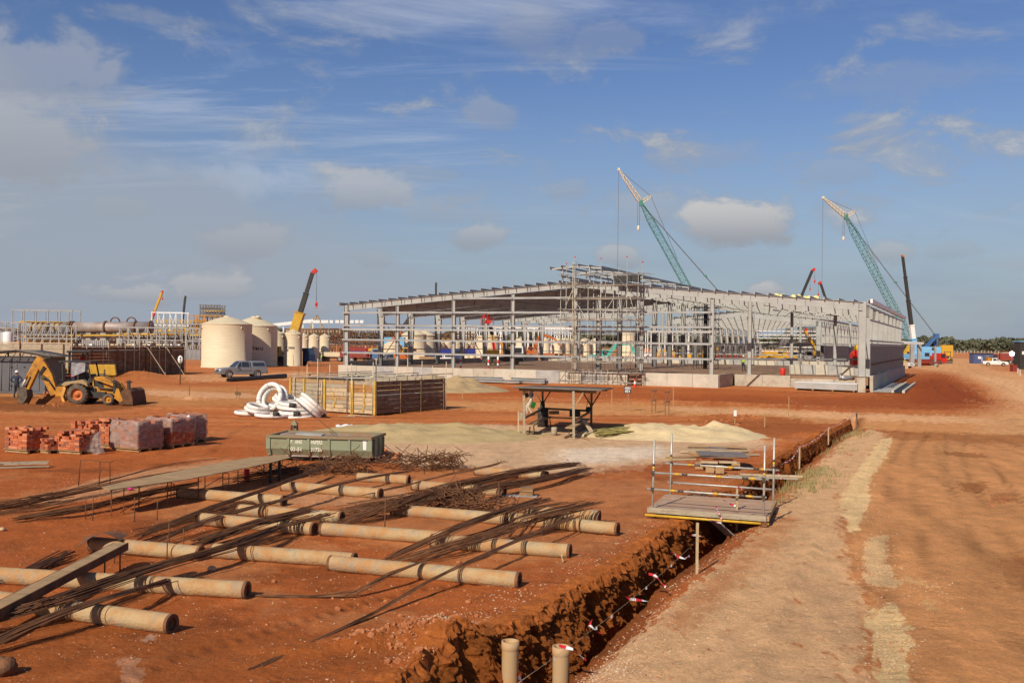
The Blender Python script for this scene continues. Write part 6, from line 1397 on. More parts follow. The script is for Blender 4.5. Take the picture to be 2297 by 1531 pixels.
MB().bar(B(BW + 2.65, 1, .012), B(BW + 2.65, 24, .012), .7, .02).build('channel_floor', m_black, kd); MB().bar(B(BW + 1.3, 1, .03), B(BW + 1.3, 24, .03), 1.5, .06).build('apron', m_concg, kd)
def ramp():
    t = thing('access_steps', 'rough timber access steps in the gap of the front wall', 'steps', B(33.8, -.5, 0))
    for i in range(6): MB().box(B(33.85, -.5 + i * .3, .1 + i * .19), (1.3, .3, .06), -BA).build('step', m_wood[4], t)
    for s in (-.65, .65): MB().bar(B(33.85 + s, -.7, .0), B(33.85 + s, 1.2, 1.15), .06, .16).build('stringer', m_wood[4], t)
ramp()

# scaffold tower in front of the ridge
tw = thing('scaffold_tower', 'tall tube scaffold tower before the ridge of the hall', 'scaffold tower', B(30, -2, 0))
us = [26.85, 28.3, 29.7, 31.0, 32.3, 33.6, 34.7]; vs_ = (-1.0, -2.5)
for r, v in enumerate(vs_):
    for i, u in enumerate(us):
        h = (11.9, 12.4, 11.6, 12.2, 11.5, 12.3, 11.9)[i] if (r + i) % 2 == 0 else 9.2 + .3 * i
        mb = MB(); mb.tube([B(u, v, 0), B(u + rnd.uniform(-.05, .05), v, h)], .032, 5); mb.build('standard', m_galv, tw)
        if h > 11.8: MB().box(B(u, v, h), (.12, .12, .14)).build('red_cap', m_red, tw)
for z in (.25, 1.2, 2.15, 4.2, 6.25, 7.3, 8.3, 9.6, 10.7):
    for v in vs_: MB().tube([B(us[0] - .3, v - .06, z), B(us[-1] + (1.2 if z > 10 else .4), v - .06, z)], .03, 5).build('ledger', m_galv, tw)
    for u in us: MB().tube([B(u + .06, vs_[0] + .3, z + .08), B(u + .06, vs_[-1] - .3, z + .08)], .03, 5).build('transom', m_galv, tw)
for z in (2.3, 6.4, 8.45, 9.75):
    for k in range(2): MB().bar(B(us[0], -1.45 - k * .5, z), B(us[-1], -1.45 - k * .5, z), .34, .05).build('scaffold_board', m_wood[4] if z > 9 else m_wood[1], tw)
for i, (a, b, z0, z1) in enumerate(((0, 2, .2, 4.2), (2, 4, 4.2, 8.3), (4, 6, .2, 4.2), (3, 1, 4.2, 8.3), (5, 3, .2, 4.2), (6, 5, 6.2, 9.6), (1, 3, 8.3, 10.6), (0, 1, 6.2, 9.6), (6, 4, 8.3, 10.7), (2, 0, 4.2, 6.2), (4, 5, 4.2, 8.3))):
    MB().tube([B(us[a], -2.6, z0), B(us[b], -2.6, z1)], .03, 5).build('brace', m_galv if i % 2 else m_steeld, tw)
for s in (0, 1):
    MB().tube([B(28.2 + s * .35, -2.75, 0), B(28.0 + s * .3, -2.2, 12.0)], .04, 5).build('ladder_rail', m_tube_w, tw)
for k in range(26): MB().tube([B(28.2 - .2 * k / 26, -2.75 + .55 * k / 26, .3 + k * .44), B(28.55 - .25 * k / 26, -2.75 + .55 * k / 26, .3 + k * .44)], .02, 4).build('rung', m_tube_w, tw)
MB().box(B(33.2, -1.3, 10.3), (2.6, .5, .55), -BA).build('dark_tarp', m_black, tw)
for k in range(5): MB().tube([B(29.3 + k * .62, -2.55, .2), B(29.3 + k * .62, -2.55, 1.5)], .03, 4).build('guard_post', m_galv, tw)
# second dark scaffold inside the hall
t2 = thing('inner_scaffold', 'dark slim scaffold round a dark column inside the hall', 'scaffold tower', B(38, 20, FZ))
MB().tube([B(34.9, 24, FZ), B(34.9, 24, 9.0)], .24, 10).build('dark_column', m_black, t2)
for du in (-1.2, -.6, .8, 1.4):
    for dv in (-.8, .8): MB().tube([B(34.9 + du, 24 + dv, FZ), B(34.9 + du, 24 + dv, 8.9)], .035, 4).build('standard', m_steeld, t2)
for z in (2.2, 4.2, 5.9, 7.0, 8.4):
    for dv in (-.8, .8): MB().bar(B(33.4, 24 + dv, z), B(36.6, 24 + dv, z), .09, .10).build('ledger', m_black, t2)
# stacked steel, fittings, hoppers near the right corner
sb = thing('steel_box_stack', 'stack of pale steel box beams lying before the recessed wall', 'steel stack', G(1850, 877))
a, b = G(1782, 873.5), G(1922, 879)
d = (b - a).normalized(); nrm = V(-d.y, d.x, 0)
for k in range(4):
    MB().bar(a + nrm * (.3 + k * .56) + V(0, 0, .40) + d * (.2 * k), b + nrm * (.3 + k * .56) + V(0, 0, .40), .52, .52).build('box_beam', m_steel, sb)
MB().bar(a.lerp(b, .38) + nrm * .26 + V(0, 0, .41), b + nrm * .26 + V(0, 0, .41) - d * .1, .58, .56).build('box_beam', m_steel, sb)
MB().bar(a + nrm * 1.2 + V(0, 0, .70), b + nrm * 1.2 + V(0, 0, .70), 2.3, .05).build('cover_sheet', m_white, sb)
for f in (.03, .3, .62, .95): MB().bar(a.lerp(b, f) + V(0, 0, .06), a.lerp(b, f) + nrm * 2.3 + V(0, 0, .06), .12, .12).build('bearer', m_wood[0], sb)
for lb, (x0, y0, x1, y1), n in (('left flat stack of grey steel sections at the foot of the front wall', (1040, 856, 1128, 858), 4), ('middle low stack of steel sections at the foot of the front wall', (1080, 858, 1165, 861), 3), ('right stack of grey steel sections with a dark end by the front wall', (1152, 859, 1222, 862), 5)):
    a, b = G(x0, y0), G(x1, y1); s = thing('steel_stack', lb, 'steel stack', a, 'stacks of steel sections'); d = (b - a).normalized(); nrm = V(-d.y, d.x, 0)
    for k in range(n):
        mb = MB(); mb.ibeam(a + nrm * .3 * (k % 3) + V(0, 0, .22 + .2 * (k // 3)) - d * .3 * (k % 2), b + nrm * .3 * (k % 3) + V(0, 0, .22 + .2 * (k // 3)), .22, .22, .2, V(0, 0, 1)); mb.build('beam', m_steelg, s)
    for f in (.1, .9): MB().bar(a.lerp(b, f) + V(0, 0, .05), a.lerp(b, f) + nrm * .8 + V(0, 0, .05), .1, .1).build('bearer', m_wood[4], s)
p = AT(1895, 848, 92.0); mb = MB(); mb.tube([p + V(-.5, 0, .1), p + V(0, 0, .0), p + V(.4, .1, .05), p + V(.9, .2, .0)], [.22, .24, .22, .2], 10); mb.lathe([(.001, 0), (.3, 0), (.3, .1), (.001, .1)], 12, Matrix.Translation(p + V(-.5, 0, .1)) @ Matrix.Rotation(R(90), 4, 'Y')); solo(mb, 'pipe_fitting', m_copper, 'grey flanged pipe fitting on the low wall by the right corner', 'pipe fitting', p)
def lathe_thing(nm, lb, cat, p, prof, m, group=None, n=16):
    mb = MB(); mb.lathe(prof, n, Matrix.Translation(p)); return solo(mb, nm, m, lb, cat, p, group)
p = B(46.8, 6.3, 1.10); lathe_thing('red_drum', 'red drum standing on the recessed concrete wall', 'drum', p, [(.001, 0), (.24, 0), (.25, .2), (.24, .35), (.25, .5), (.24, .72), (.001, .72)], m_red)
hp = thing('concrete_hopper', 'bright red hopper with yellow drum beside the right corner column', 'hopper', AT(1926, 815, 110)); p = AT(1926, 806, 110); MB().box(p, (1.6, 1.2, 1.3), 0, 0, 0, 1.0).build('hopper_body', m_red, hp); mb = MB(); mb.hexa([p + V(x, y, z) for z, k in ((.65, .8), (1.0, .5)) for x, y in ((-k, -.5), (k, -.5), (k, .5), (-k, .5))]); mb.build('hopper_cone', m_red, hp); mb = MB(); mb.ball(p + V(-.05, 0, 1.25), .48, 12, 8, (1, 1, .9)); mb.build('yellow_drum', m_yel2, hp)
p = GG(1424, 869); c_ = thing('traffic_cone', 'red and white traffic cone at the foot of the access steps', 'traffic cone', p)
MB().box(p + V(0, 0, .03), (.42, .42, .05)).build('cone_base', m_red, c_); mb = MB(); mb.lathe([(.17, .05), (.11, .36)], 14, Matrix.Translation(p)); mb.build('cone_lower', m_red, c_); mb = MB(); mb.lathe([(.112, .36), (.07, .60)], 14, Matrix.Translation(p)); mb.build('white_band', m_white, c_); mb = MB(); mb.lathe([(.071, .60), (.03, .85), (.001, .85)], 14, Matrix.Translation(p)); mb.build('cone_tip', m_red, c_)
for k, (u, v, lb) in enumerate(((13.9, 1.4, 'red and white bollard on the hall floor left of the lift truck'), (17.2, 1.4, 'red and white bollard on the hall floor behind the lift truck'), (18.3, 1.4, 'red and white bollard on the hall floor right of a front column'))):
    p = B(u, v, 1.06); t = thing('bollard', lb, 'bollard', p, 'red and white bollards in the hall')
    for i in range(4): mb = MB(); mb.lathe([(.10, .36 * i), (.10, .36 * i + .36), (.001, .361 * (i + 1))], 12, Matrix.Translation(p)); mb.build('red_band' if i % 2 == 0 else 'white_band', m_red if i % 2 == 0 else m_white, t)
for k in range(9):
    p = B(43.5 + k * .75 + rnd.uniform(-.2, .2), 15 + rnd.uniform(0, 4), roofz(43.5 + k * .75) + .5); mb = MB(); mb.tube([p + U * -.35, p, p + U * .35], [.3, .42 + .1 * (k in (3, 4)), .3], 9); solo(mb, 'insulation_roll', m_insul, '%s yellow insulation roll from the ridge on the right roof slope' % ('first', 'second', 'third', 'fourth', 'fifth', 'sixth', 'seventh', 'eighth', 'ninth')[k], 'insulation roll', p, 'insulation rolls on the roof')

# ------------------------------------------------------------------ the second hall behind it
H2 = AT(1840, 812, 151.0); H2.z = 0
def B2(u, v, z): return H2 + U * u + VV * v + V(0, 0, z)
hall2 = thing('rear_steel_hall', 'white steel frame hall standing behind the big frame', 'steel building', B2(0, 0, 0))
W2 = 24.0
r2 = lambda u: 8.0 + 1.3 * (1 - abs(u + W2 / 2) / (W2 / 2))
for j in range(15):
    v = j * 5.5
    for u in (-.3, -W2 + .3):
        mb = MB(); mb.cur = 1; mb.ibeam(B2(u, v, 1.2), B2(u, v, 4.1), .5, .62, .4, U); mb.cur = 0; mb.ibeam(B2(u, v, 4.1), B2(u, v, 7.8), .62, .8, .4, U); mb.build('column', [m_steel, m_steeld] if j else [m_steel, m_steel], hall2)  # lower lengths in the darker grey behind the front frame
    for u0, u1 in ((-.3, -W2 / 2), (-W2 + .3, -W2 / 2)):
        mb = MB(); mb.ibeam(B2(u0, v, 7.6), B2(u1, v, r2(u1) - .4), 1.0, .7, .3, V(0, 0, 1)); mb.build('rafter', m_steel, hall2)
for k in range(12):
    for u in (-.2 - k * 1.05, -W2 + .2 + k * 1.05): MB().bar(B2(u, -.4, r2(u) + .14), B2(u, 77, r2(u) + .14), .1, .24).build('purlin', m_steel, hall2)
for z in (2.8, 4.3, 5.6, 6.9):
    for u in (0.1, -W2 - .1): MB().bar(B2(u, 0, z), B2(u, 77, z), .07, .16).build('girt', m_white, hall2)
MB().hexa([B2(u, v, z) for z in (1.0, 8.2) for u, v in ((-W2 * .62, 77.3), (-.2, 77.3), (-.2, 77.5), (-W2 * .62, 77.5))]).build('end_cladding', m_steeld, hall2)
for z in (2.6, 3.6, 4.6, 5.6, 6.4, 7.2): MB().bar(B2(-W2, 76.8, z), B2(0, 76.8, z), .08, .16).build('girt', m_white, hall2)
MB().hexa([B2(u, v, z) for z in (.9, 4.0) for u, v in ((.25, 2), (.32, 2), (.32, 77), (.25, 77))]).build('side_cladding', m_steeld, hall2)
w7 = thing('concrete_wall', 'low concrete wall along the front of the rear hall', 'concrete wall', B2(-W2, -1, 0)); panels(w7, B2(-W2 * .66, -1, 0), B2(3, -1, 0), -.1, 1.5, 6, [m_conc, m_concg])
# ------------------------------------------------------------------ vehicles (local frame: x forward, y left, z up)
def wheel(t, x, y, r, w, rim, tyre=None, name='wheel', rz=0.0, hub=.55):
    sgn = 1 if y > 0 else -1; M = Matrix.Translation((x, y, r)) @ Matrix.Rotation(rz, 4, 'Z') @ Matrix.Rotation(R(-90 * sgn), 4, 'X')
    mb = MB(); mb.lathe([(r * hub, w / 2), (r * .92, w / 2), (r, w * .32), (r, -w * .32), (r * .92, -w / 2), (r * hub, -w / 2)], 20, M); o = mb.build(name, tyre or m_tyre, t)
    mb = MB(); mb.lathe([(r * hub, w * .46), (r * hub * .9, w * .25), (r * .22, w * .30), (r * .18, w * .48), (.001, w * .48)], 16, M); mb.lathe([(r * hub, -w * .4), (.001, -w * .4)], 16, M); mb.build('rim', rim, o)
    return o
def slab_(t, nm, m, pts, z0=None): return MB().hexa([Vector(p) for p in pts]).build(nm, m, t)
def frust(x0, x1, w0, z0, x2, x3, w1, z1):                            # bottom rectangle and top rectangle
    return [(x0, -w0, z0), (x1, -w0, z0), (x1, w0, z0), (x0, w0, z0), (x2, -w1, z1), (x3, -w1, z1), (x3, w1, z1), (x2, w1, z1)]
def pickup(name, label, loc, yaw, paint, canopy=True, group=None, cat='pickup truck'):
    t = thing(name, label, cat, loc, group, local=True, rz=yaw); W = .89
    poly = [(-2.55, .50), (-2.6, .62), (-2.58, 1.02), (.85, 1.06), (1.55, 1.03), (2.25, .92), (2.52, .72), (2.55, .45), (2.42, .34), (1.98, .34), (1.86, .62), (1.66, .78), (1.38, .78), (1.16, .62), (1.05, .34), (-1.05, .34), (-1.16, .62), (-1.38, .78), (-1.66, .78), (-1.86, .62), (-1.98, .36)]
    mb = MB(); mb.prism(poly, (0, 0, 0), (1, 0, 0), (0, 0, 1), W * 2)
    mb.hexa(frust(-.78, 1.02, W - .02, 1.04, -.62, .28, W - .20, 1.72)); o = mb.build('body', paint, t)
    bv = o.modifiers.new('b', 'BEVEL'); bv.width = .05; bv.segments = 2; bv.limit_method = 'ANGLE'
    for s in (-1, 1):
        for (a, b, c, d) in (((.76, 1.12), (.26, 1.12), (.26, 1.62), (.34, 1.62)), ((.18, 1.12), (-.62, 1.12), (-.52, 1.62), (.18, 1.62))):
            q = lambda p, o=0: V(p[0], s * (W - .012 - (p[1] - 1.04) / .68 * .18 + o), p[1]); pts = [q(p) for p in (a, b, c, d)]; e = V(0, s * .012, 0)
            MB().hexa([p for p in pts] + [p + e for p in pts]).build('side_window', m_glass, t)
    pts = [V(1.02 - .02, -W + .16, 1.10), V(1.02 - .02, W - .16, 1.10), V(.36, W - .27, 1.66), V(.36, -W + .27, 1.66)]; e = V(.02, 0, .02); MB().hexa(pts + [p + e for p in pts]).build('windscreen', m_glass, t)
    if canopy:
        o = MB().hexa(frust(-2.5, -.84, W - .03, 1.03, -2.3, -.80, W - .16, 1.70)).build('canopy', paint, t); bv = o.modifiers.new('b', 'BEVEL'); bv.width = .05; bv.segments = 2
        for s in (-1, 1):
            pts = [V(x, s * (W - .018 - (z - 1.03) / .67 * .13), z) for x, z in ((-2.3, 1.2), (-1.0, 1.2), (-1.0, 1.55), (-2.2, 1.55))]; e = V(0, s * .012, 0); MB().hexa(pts + [p + e for p in pts]).build('canopy_window', m_glass, t)
    else:
        for a in ((-2.5, -.82),): MB().box((-1.67, 0, .93), (1.6, W * 1.7, .2)).build('load_bed', m_black, t)
        for s in (-1, 1): MB().tube([(-.9, s * .7, 1.0), (-.9, s * .62, 1.5)], .03, 6).build('roll_bar', m_black, t)
    for s in (-1, 1):
        MB().box((2.44, s * .64, .80), (.12, .34, .17)).build('headlight', m_white, t); MB().box((-2.58, s * .78, .85), (.05, .12, .26)).build('tail_light', m_red, t); MB().box((.72, s * (W + .1), 1.14), (.10, .2, .16)).build('mirror', paint, t)
        MB().bar((-.85, s * (W + .015), .72), (.9, s * (W + .015), .72), .02, .03).build('trim_strip', m_black, t)
    MB().box((2.52, 0, .72), (.08, .92, .14)).build('grille', m_black, t); MB().box((2.55, 0, .48), (.10, 1.5, .14)).build('bumper', paint, t); MB().box((-2.62, 0, .5), (.1, 1.6, .14)).build('bumper', m_black, t)
    for x in (1.52, -1.52):
        for y in (-W + .1, W - .1): wheel(t, x, y, .37, .25, m_steelg)
    return t
def truck(name, label, loc, yaw, cab, bed, L=6.5, bedh=.9, load=None, cat='truck', cabz=2.5, van=False):
    t = thing(name, label, cat, loc, local=True, rz=yaw)
    MB().box((L * .0, 0, .72), (L, .9, .22)).build('chassis', m_black, t)
    o = MB().hexa(frust(L / 2 - 1.7, L / 2, 1.12, .7, L / 2 - 1.65, L / 2 - .35, 1.05, cabz)).build('cab', cab, t); bv = o.modifiers.new('b', 'BEVEL'); bv.width = .07; bv.segments = 2
    zz = cabz - .2; pts = [V(L / 2 - .10, -.95, 1.62), V(L / 2 - .10, .95, 1.62), V(L / 2 - .30, .9, zz), V(L / 2 - .30, -.9, zz)]; e = V(.03, 0, .01); MB().hexa(pts + [p + e for p in pts]).build('windscreen', m_glass, t)
    for s in (-1, 1): MB().box((L / 2 - .95, s * 1.10, 1.95), (.85, .03, .6)).build('side_window', m_glass, t); MB().box((L / 2 + .02, s * .8, .95), (.05, .3, .2)).build('headlight', m_white, t); MB().box((L / 2 - .2, s * 1.3, 1.9), (.08, .2, .4)).build('mirror', m_black, t)
    MB().box((L / 2 + .05, 0, .62), (.14, 2.2, .26)).build('bumper', m_white, t)
    bl = L - 1.95; bx = -L / 2 + bl / 2
    MB().box((bx, 0, .98), (bl, 2.3, .12)).build('bed_floor', bed, t)
    for s in (-1, 1): MB().box((bx, s * 1.13, 1.04 + bedh / 2), (bl, .06, bedh)).build('bed_side', bed, t)
    for x in (-L / 2 + .03, -L / 2 + bl - .03): MB().box((x, 0, 1.04 + bedh / 2), (.06, 2.18, bedh)).build('bed_end', bed, t)
    if load: MB().box((bx, 0, 1.04 + bedh * .6), (bl * .85, 1.9, bedh)).build('load', load, t)
    for x in (L / 2 - .95, -L / 2 + 1.0, -L / 2 + 2.1):
        for y in (-.98, .98): wheel(t, x, y, .5, .3, m_steelg)
    return t
def excavator(name, label, loc, yaw, paint, slew=0.0, arm=1, cat='excavator', reach=((0.9, 1.4), (2.9, 4.2), (5.2, 3.6), (6.2, 1.2))):
    t = thing(name, label, cat, loc, local=True, rz=yaw); cs, sn = math.cos(slew), math.sin(slew); S = lambda x, y, z: V(x * cs - y * sn, x * sn + y * cs, z)
    for s in (-1, 1):
        mb = MB(); mb.prism([(-1.9, .35), (-1.6, .05), (1.6, .05), (1.9, .35), (1.6, .78), (-1.6, .78)], (0, s * 1.05, 0), (1, 0, 0), (0, 0, 1), .55); o = mb.build('track', m_tyred, t)
        for x in (-1.3, -.65, 0, .65, 1.3): mb = MB(); mb.lathe([(.2, -.3), (.2, .3), (.001, .3)], 10, Matrix.Translation((x, s * 1.05, .32)) @ Matrix.Rotation(R(90), 4, 'X')); mb.build('roller', m_black, o)
    def hx(nm, m, a, b):
        P = [S(x, y, z) for z in (a[2], b[2]) for x, y in ((a[0], a[1]), (b[0], a[1]), (b[0], b[1]), (a[0], b[1]))]; o = MB().hexa(P).build(nm, m, t); bv = o.modifiers.new('b', 'BEVEL'); bv.width = .06; bv.segments = 2; return o
    hx('engine_house', paint, (-2.0, -1.2, .95), (.3, 1.2, 1.9)); hx('counterweight', paint, (-2.4, -1.15, 1.0), (-1.99, 1.15, 1.75)); hx('cab', paint, (.0, .25, 1.0), (1.45, 1.2, 2.75)); hx('deck', paint, (.3, -1.2, .95), (1.3, .2, 1.5))
    for y in (.22, 1.23): MB().hexa([S(x, yy, z) for z in (1.7, 2.6) for x, yy in ((.15, y - .015), (1.3, y - .015), (1.3, y + .015), (.15, y + .015))]).build('cab_window', m_glass, t)
    MB().hexa([S(x, yy, z) for z in (1.5, 2.6) for x, yy in ((1.44, .35), (1.48, .35), (1.48, 1.1), (1.44, 1.1))]).build('cab_window', m_glass, t)
    if arm:
        P = [S(x, -.3, z) for x, z in reach]
        def limb(nm, a, b, w0, w1, th=.38):
            d = (b - a).normalized(); n = S(0, 1, 0) - S(0, 0, 0); u = n.cross(d); mid = a.lerp(b, .45) - u * w0 * .35
            ring = lambda p, w: [p - u * w / 2 - n * th / 2, p + u * w / 2 - n * th / 2, p + u * w / 2 + n * th / 2, p - u * w / 2 + n * th / 2]
            mb = MB(); mb.hexa(ring(a, w1) + ring(a.lerp(b, .45), w0)); mb.hexa(ring(a.lerp(b, .45), w0) + ring(b, w1)); return mb.build(nm, paint, t)
        limb('boom', P[0], P[1], .8, .5); limb('boom_end', P[1], P[2], .62, .4); limb('stick', P[2], P[3], .55, .35)
        MB().tube([S(1.2, -.3, 1.3), P[0].lerp(P[1], .8)], .09, 8).build('ram', m_steelg, t); MB().tube([P[1].lerp(P[2], .2) + V(0, 0, .5), P[2] + V(0, 0, .3)], .08, 8).build('ram', m_steelg, t)
        b = P[3]; mb = MB(); ex, ey = S(1, 0, 0), S(0, 1, 0); mb.prism([(-.2, .1), (.4, .1), (.55, -.5), (.2, -1.0), (-.4, -.9), (-.15, -.5)], b, ex, V(0, 0, 1), 1.1); mb.build('bucket', m_tyred, t)
    return t

# ------------------------------------------------------------------ cranes
def boom_box(t, nm, m, a, b, w0, w1, up): 
    d = (b - a).normalized(); s = d.cross(up).normalized(); u = s.cross(d)
    ring = lambda p, w: [p - s * w / 2 - u * w * .6, p + s * w / 2 - u * w * .6, p + s * w / 2 + u * w * .6, p - s * w / 2 + u * w * .6]
    return MB().hexa(ring(a, w0) + ring(b, w1)).build(nm, m, t)
def tele_boom(t, pivot, tip, secs, up=V(0, 1, 0), head=m_red, hook=3.0, jibdx=.9, rope_to=None):
    for f0, f1, w, m in secs:
        boom_box(t, 'boom_section', m, pivot.lerp(tip, f0), pivot.lerp(tip, f1), w, w, up)
        if f1 < .99: boom_box(t, 'boom_collar', m, pivot.lerp(tip, f1 - .012), pivot.lerp(tip, f1), w * 1.15, w * 1.15, up)
    d = (tip - pivot).normalized(); w = secs[-1][2]
    MB().box(tip + d * w * .4 + V(jibdx * .25, 0, 0), (abs(jibdx) * .7 + w * .6, w * 1.1, w * 1.1), 0, -math.atan2(d.z, 1)).build('boom_head', head, t)
    h = tip + V(jibdx * .75, -.05, 0)
    if hook:
        MB().tube([h, h - V(0, 0, hook)], .035, 4).build('hoist_rope', m_steeld, t)
        mb = MB(); mb.ball(h - V(0, 0, hook + w * .6), w * .52, 8, 6, (.8, .6, 1.3)); mb.tube([h - V(0, 0, hook + w * 1.1), h - V(-.14, 0, hook + w * 1.5), h - V(0, 0, hook + w * 1.8), h - V(.18, 0, hook + w * 1.6)], .06, 5); mb.build('hook_block', head, t)
def carrier(t, c, yaw, L, cab, deck, body):
    """truck carrier built round point c in world coordinates"""
    ux, uy = V(math.cos(yaw), math.sin(yaw), 0), V(-math.sin(yaw), math.cos(yaw), 0); q = lambda x, y, z: c + ux * x + uy * y + V(0, 0, z)
    def hx(nm, m, x0, x1, y0, y1, z0, z1, tp=0): 
        o = MB().hexa([q(x0, y0, z0), q(x1, y0, z0), q(x1, y1, z0), q(x0, y1, z0), q(x0, y0, z1), q(x1 - tp, y0, z1), q(x1 - tp, y1, z1), q(x0, y1, z1)]).build(nm, m, t); return o
    hx('chassis', deck, -L / 2, L / 2 - 1.6, -1.2, 1.2, .75, 1.35); hx('cab', cab, L / 2 - 2.0, L / 2, -1.2, 1.2, .7, 2.7, .35)
    for s in (-1.22, 1.22): hx('side_window', m_glass, L / 2 - 1.6, L / 2 - .55, s - .02, s + .02, 1.7, 2.5)
    o = MB().hexa([q(L / 2 - .14, -1, 1.7), q(L / 2 - .1, -1, 1.7), q(L / 2 - .1, 1, 1.7), q(L / 2 - .14, 1, 1.7), q(L / 2 - .33, -1, 2.55), q(L / 2 - .29, -1, 2.55), q(L / 2 - .29, 1, 2.55), q(L / 2 - .33, 1, 2.55)]).build('windscreen', m_glass, t)
    hx('slew_house', body, -L * .34, L * .02, -1.1, 1.1, 1.4, 2.5); hx('operator_cab', body, -.4, 1.0, -1.25, -.35, 1.4, 2.9); hx('cab_window', m_glass, -.2, .9, -1.28, -1.252, 2.0, 2.75)
    for x in (-L * .40, -L * .28, L * .15, L * .34):
        for s in (-1.05, 1.05):
            M = Matrix.Translation(q(x, s, .55)) @ Matrix.Rotation(yaw, 4, 'Z') @ Matrix.Rotation(R(90), 4, 'X'); mb = MB(); mb.lathe([(.001, .17), (.3, .17), (.5, .17), (.55, .1), (.55, -.1), (.5, -.17), (.001, -.17)], 16, M); mb.build('wheel', m_tyre, t)
def tele_crane(label, foot_px, D, tip_px, secs, cab=m_yel2, deck=m_yel2, body=m_yel2, yaw=0.0, L=10, off=(0, 0), base_z=2.3, name='truck_crane', body_on=True, **kw):
    x, v = ray(*foot_px); piv = V(x * D, D, base_z); tip = AT(tip_px[0], tip_px[1], D); c = V(piv.x + off[0], D + off[1], 0)
    t = thing(name, label, 'crane', c)
    if body_on: carrier(t, c, yaw, L, cab, deck, body)
    MB().box((piv.x, piv.y, 1.9), (1.5, 1.5, 1.4)).build('turntable', body, t)
    tele_boom(t, piv, tip, secs, **kw); return t
tele_crane('yellow truck crane with blue cab and tall black and yellow boom behind the tanks', (648, 765), 158, (701, 612), [(0, .49, 1.35, m_yel2), (.49, .74, .72, m_black), (.74, 1, .55, m_black)], cab=m_dblue, deck=m_black, yaw=R(-12), L=12, off=(-1.0, -4), hook=4.6)
tele_crane('far crane with orange tipped boom leaning right over the kiln', (322, 742), 420, (363, 656), [(0, .5, 1.0, m_steelg), (.5, .62, .95, m_red), (.62, 1, .8, m_yel2)], hook=2, jibdx=.4)
tele_crane('far crane with thin dark almost upright boom beside the yellow plant tower', (404, 770), 360, (415.5, 667), [(0, .3, 1.1, m_steeld), (.3, 1, .62, m_black)], head=m_black, hook=0, jibdx=.2)
tele_crane('dark needle boom rising behind the left roof slope', (978, 745), 300, (978, 637), [(0, .7, .75, m_steeld), (.7, 1, .55, m_black)], head=m_black, hook=0, jibdx=.2)
tele_crane('longer black boom with red hook rising right above the yellow insulation', (1745, 728), 240, (1822, 607), [(0, .4, .6, m_steeld), (.4, 1, .54, m_black)], hook=2.2, jibdx=.8)
tele_crane('shorter black boom with red hook behind the longer one above the insulation', (1755, 728), 262, (1812, 628), [(0, .45, .5, m_steeld), (.45, 1, .46, m_black)], hook=2.0, jibdx=.8)
tele_crane('black boom with red head leaning left over the right roof slope', (1892, 742), 250, (1841, 636), [(0, .3, .52, m_steeld), (.3, 1, .48, m_black)], hook=2.4, jibdx=-.8)
tele_crane('tall dark boom crane with pale blue base section by the open shed', (2053, 800), 215, (2025, 576), [(0, .17, 1.0, m_lblue), (.17, .31, .85, m_white), (.31, .56, .66, m_black), (.56, .8, .56, m_black), (.8, 1, .46, m_black)], cab=m_red, deck=m_dred, body=m_lblue, yaw=R(15), L=11, off=(1, -1), base_z=2.2, head=m_oran, hook=0, jibdx=-.2)
tele_crane('small crane with orange boom behind the left bays of the hall', (868, 790), 190, (935, 690), [(0, .45, .8, m_oran), (.45, 1, .6, m_black)], hook=0, cab=m_yel2)
tele_crane('yellow mobile crane with lowered boom inside the rear hall', (1836, 800), 225, (1806, 742), [(0, .6, .5, m_yel2), (.6, 1, .4, m_yel2)], hook=0, yaw=R(180), L=7, cab=m_steelg, deck=m_black)
tele_crane('yellow crane with short boom behind the open shed by the big crane', (2032, 795), 250, (2046, 768), [(0, 1, 1.0, m_yel2)], hook=0)
def lattice(t, nm, m, a, b, w0, w1, bays, up, r=.075, ends=(.12, .12)):
    d = (b - a).normalized(); s = d.cross(up).normalized(); u = s.cross(d); Lg = (b - a).length
    def wd(f):
        k = 1.0
        if f < ends[0]: k = .35 + .65 * f / ends[0]
        if f > 1 - ends[1]: k = .30 + .70 * (1 - f) / ends[1]
        return (w0 + (w1 - w0) * f) * k
    C4 = lambda f: [a.lerp(b, f) + s * (x * wd(f) / 2) + u * (y * wd(f) / 2) for x, y in ((-1, -1), (1, -1), (1, 1), (-1, 1))]
    fs = [i / bays for i in range(bays + 1)]; ch = MB(); lc = MB()
    for k in range(4): q = MB(); q.tube([C4(f)[k] for f in fs], r, 5, True, False); q.build(nm + '_chord', m, t)
    for i in range(bays):
        A, Bq = C4(fs[i]), C4(fs[i + 1])
        for k in range(4):
            j = (k + 1) % 4
            lc.tube([A[k], Bq[j]] if i % 2 else [A[j], Bq[k]], r * .55, 4, False, False); lc.tube([A[k], A[j]], r * .55, 4, False, False)
    lc.build(nm + '_lacing', m, t, kind='stuff')
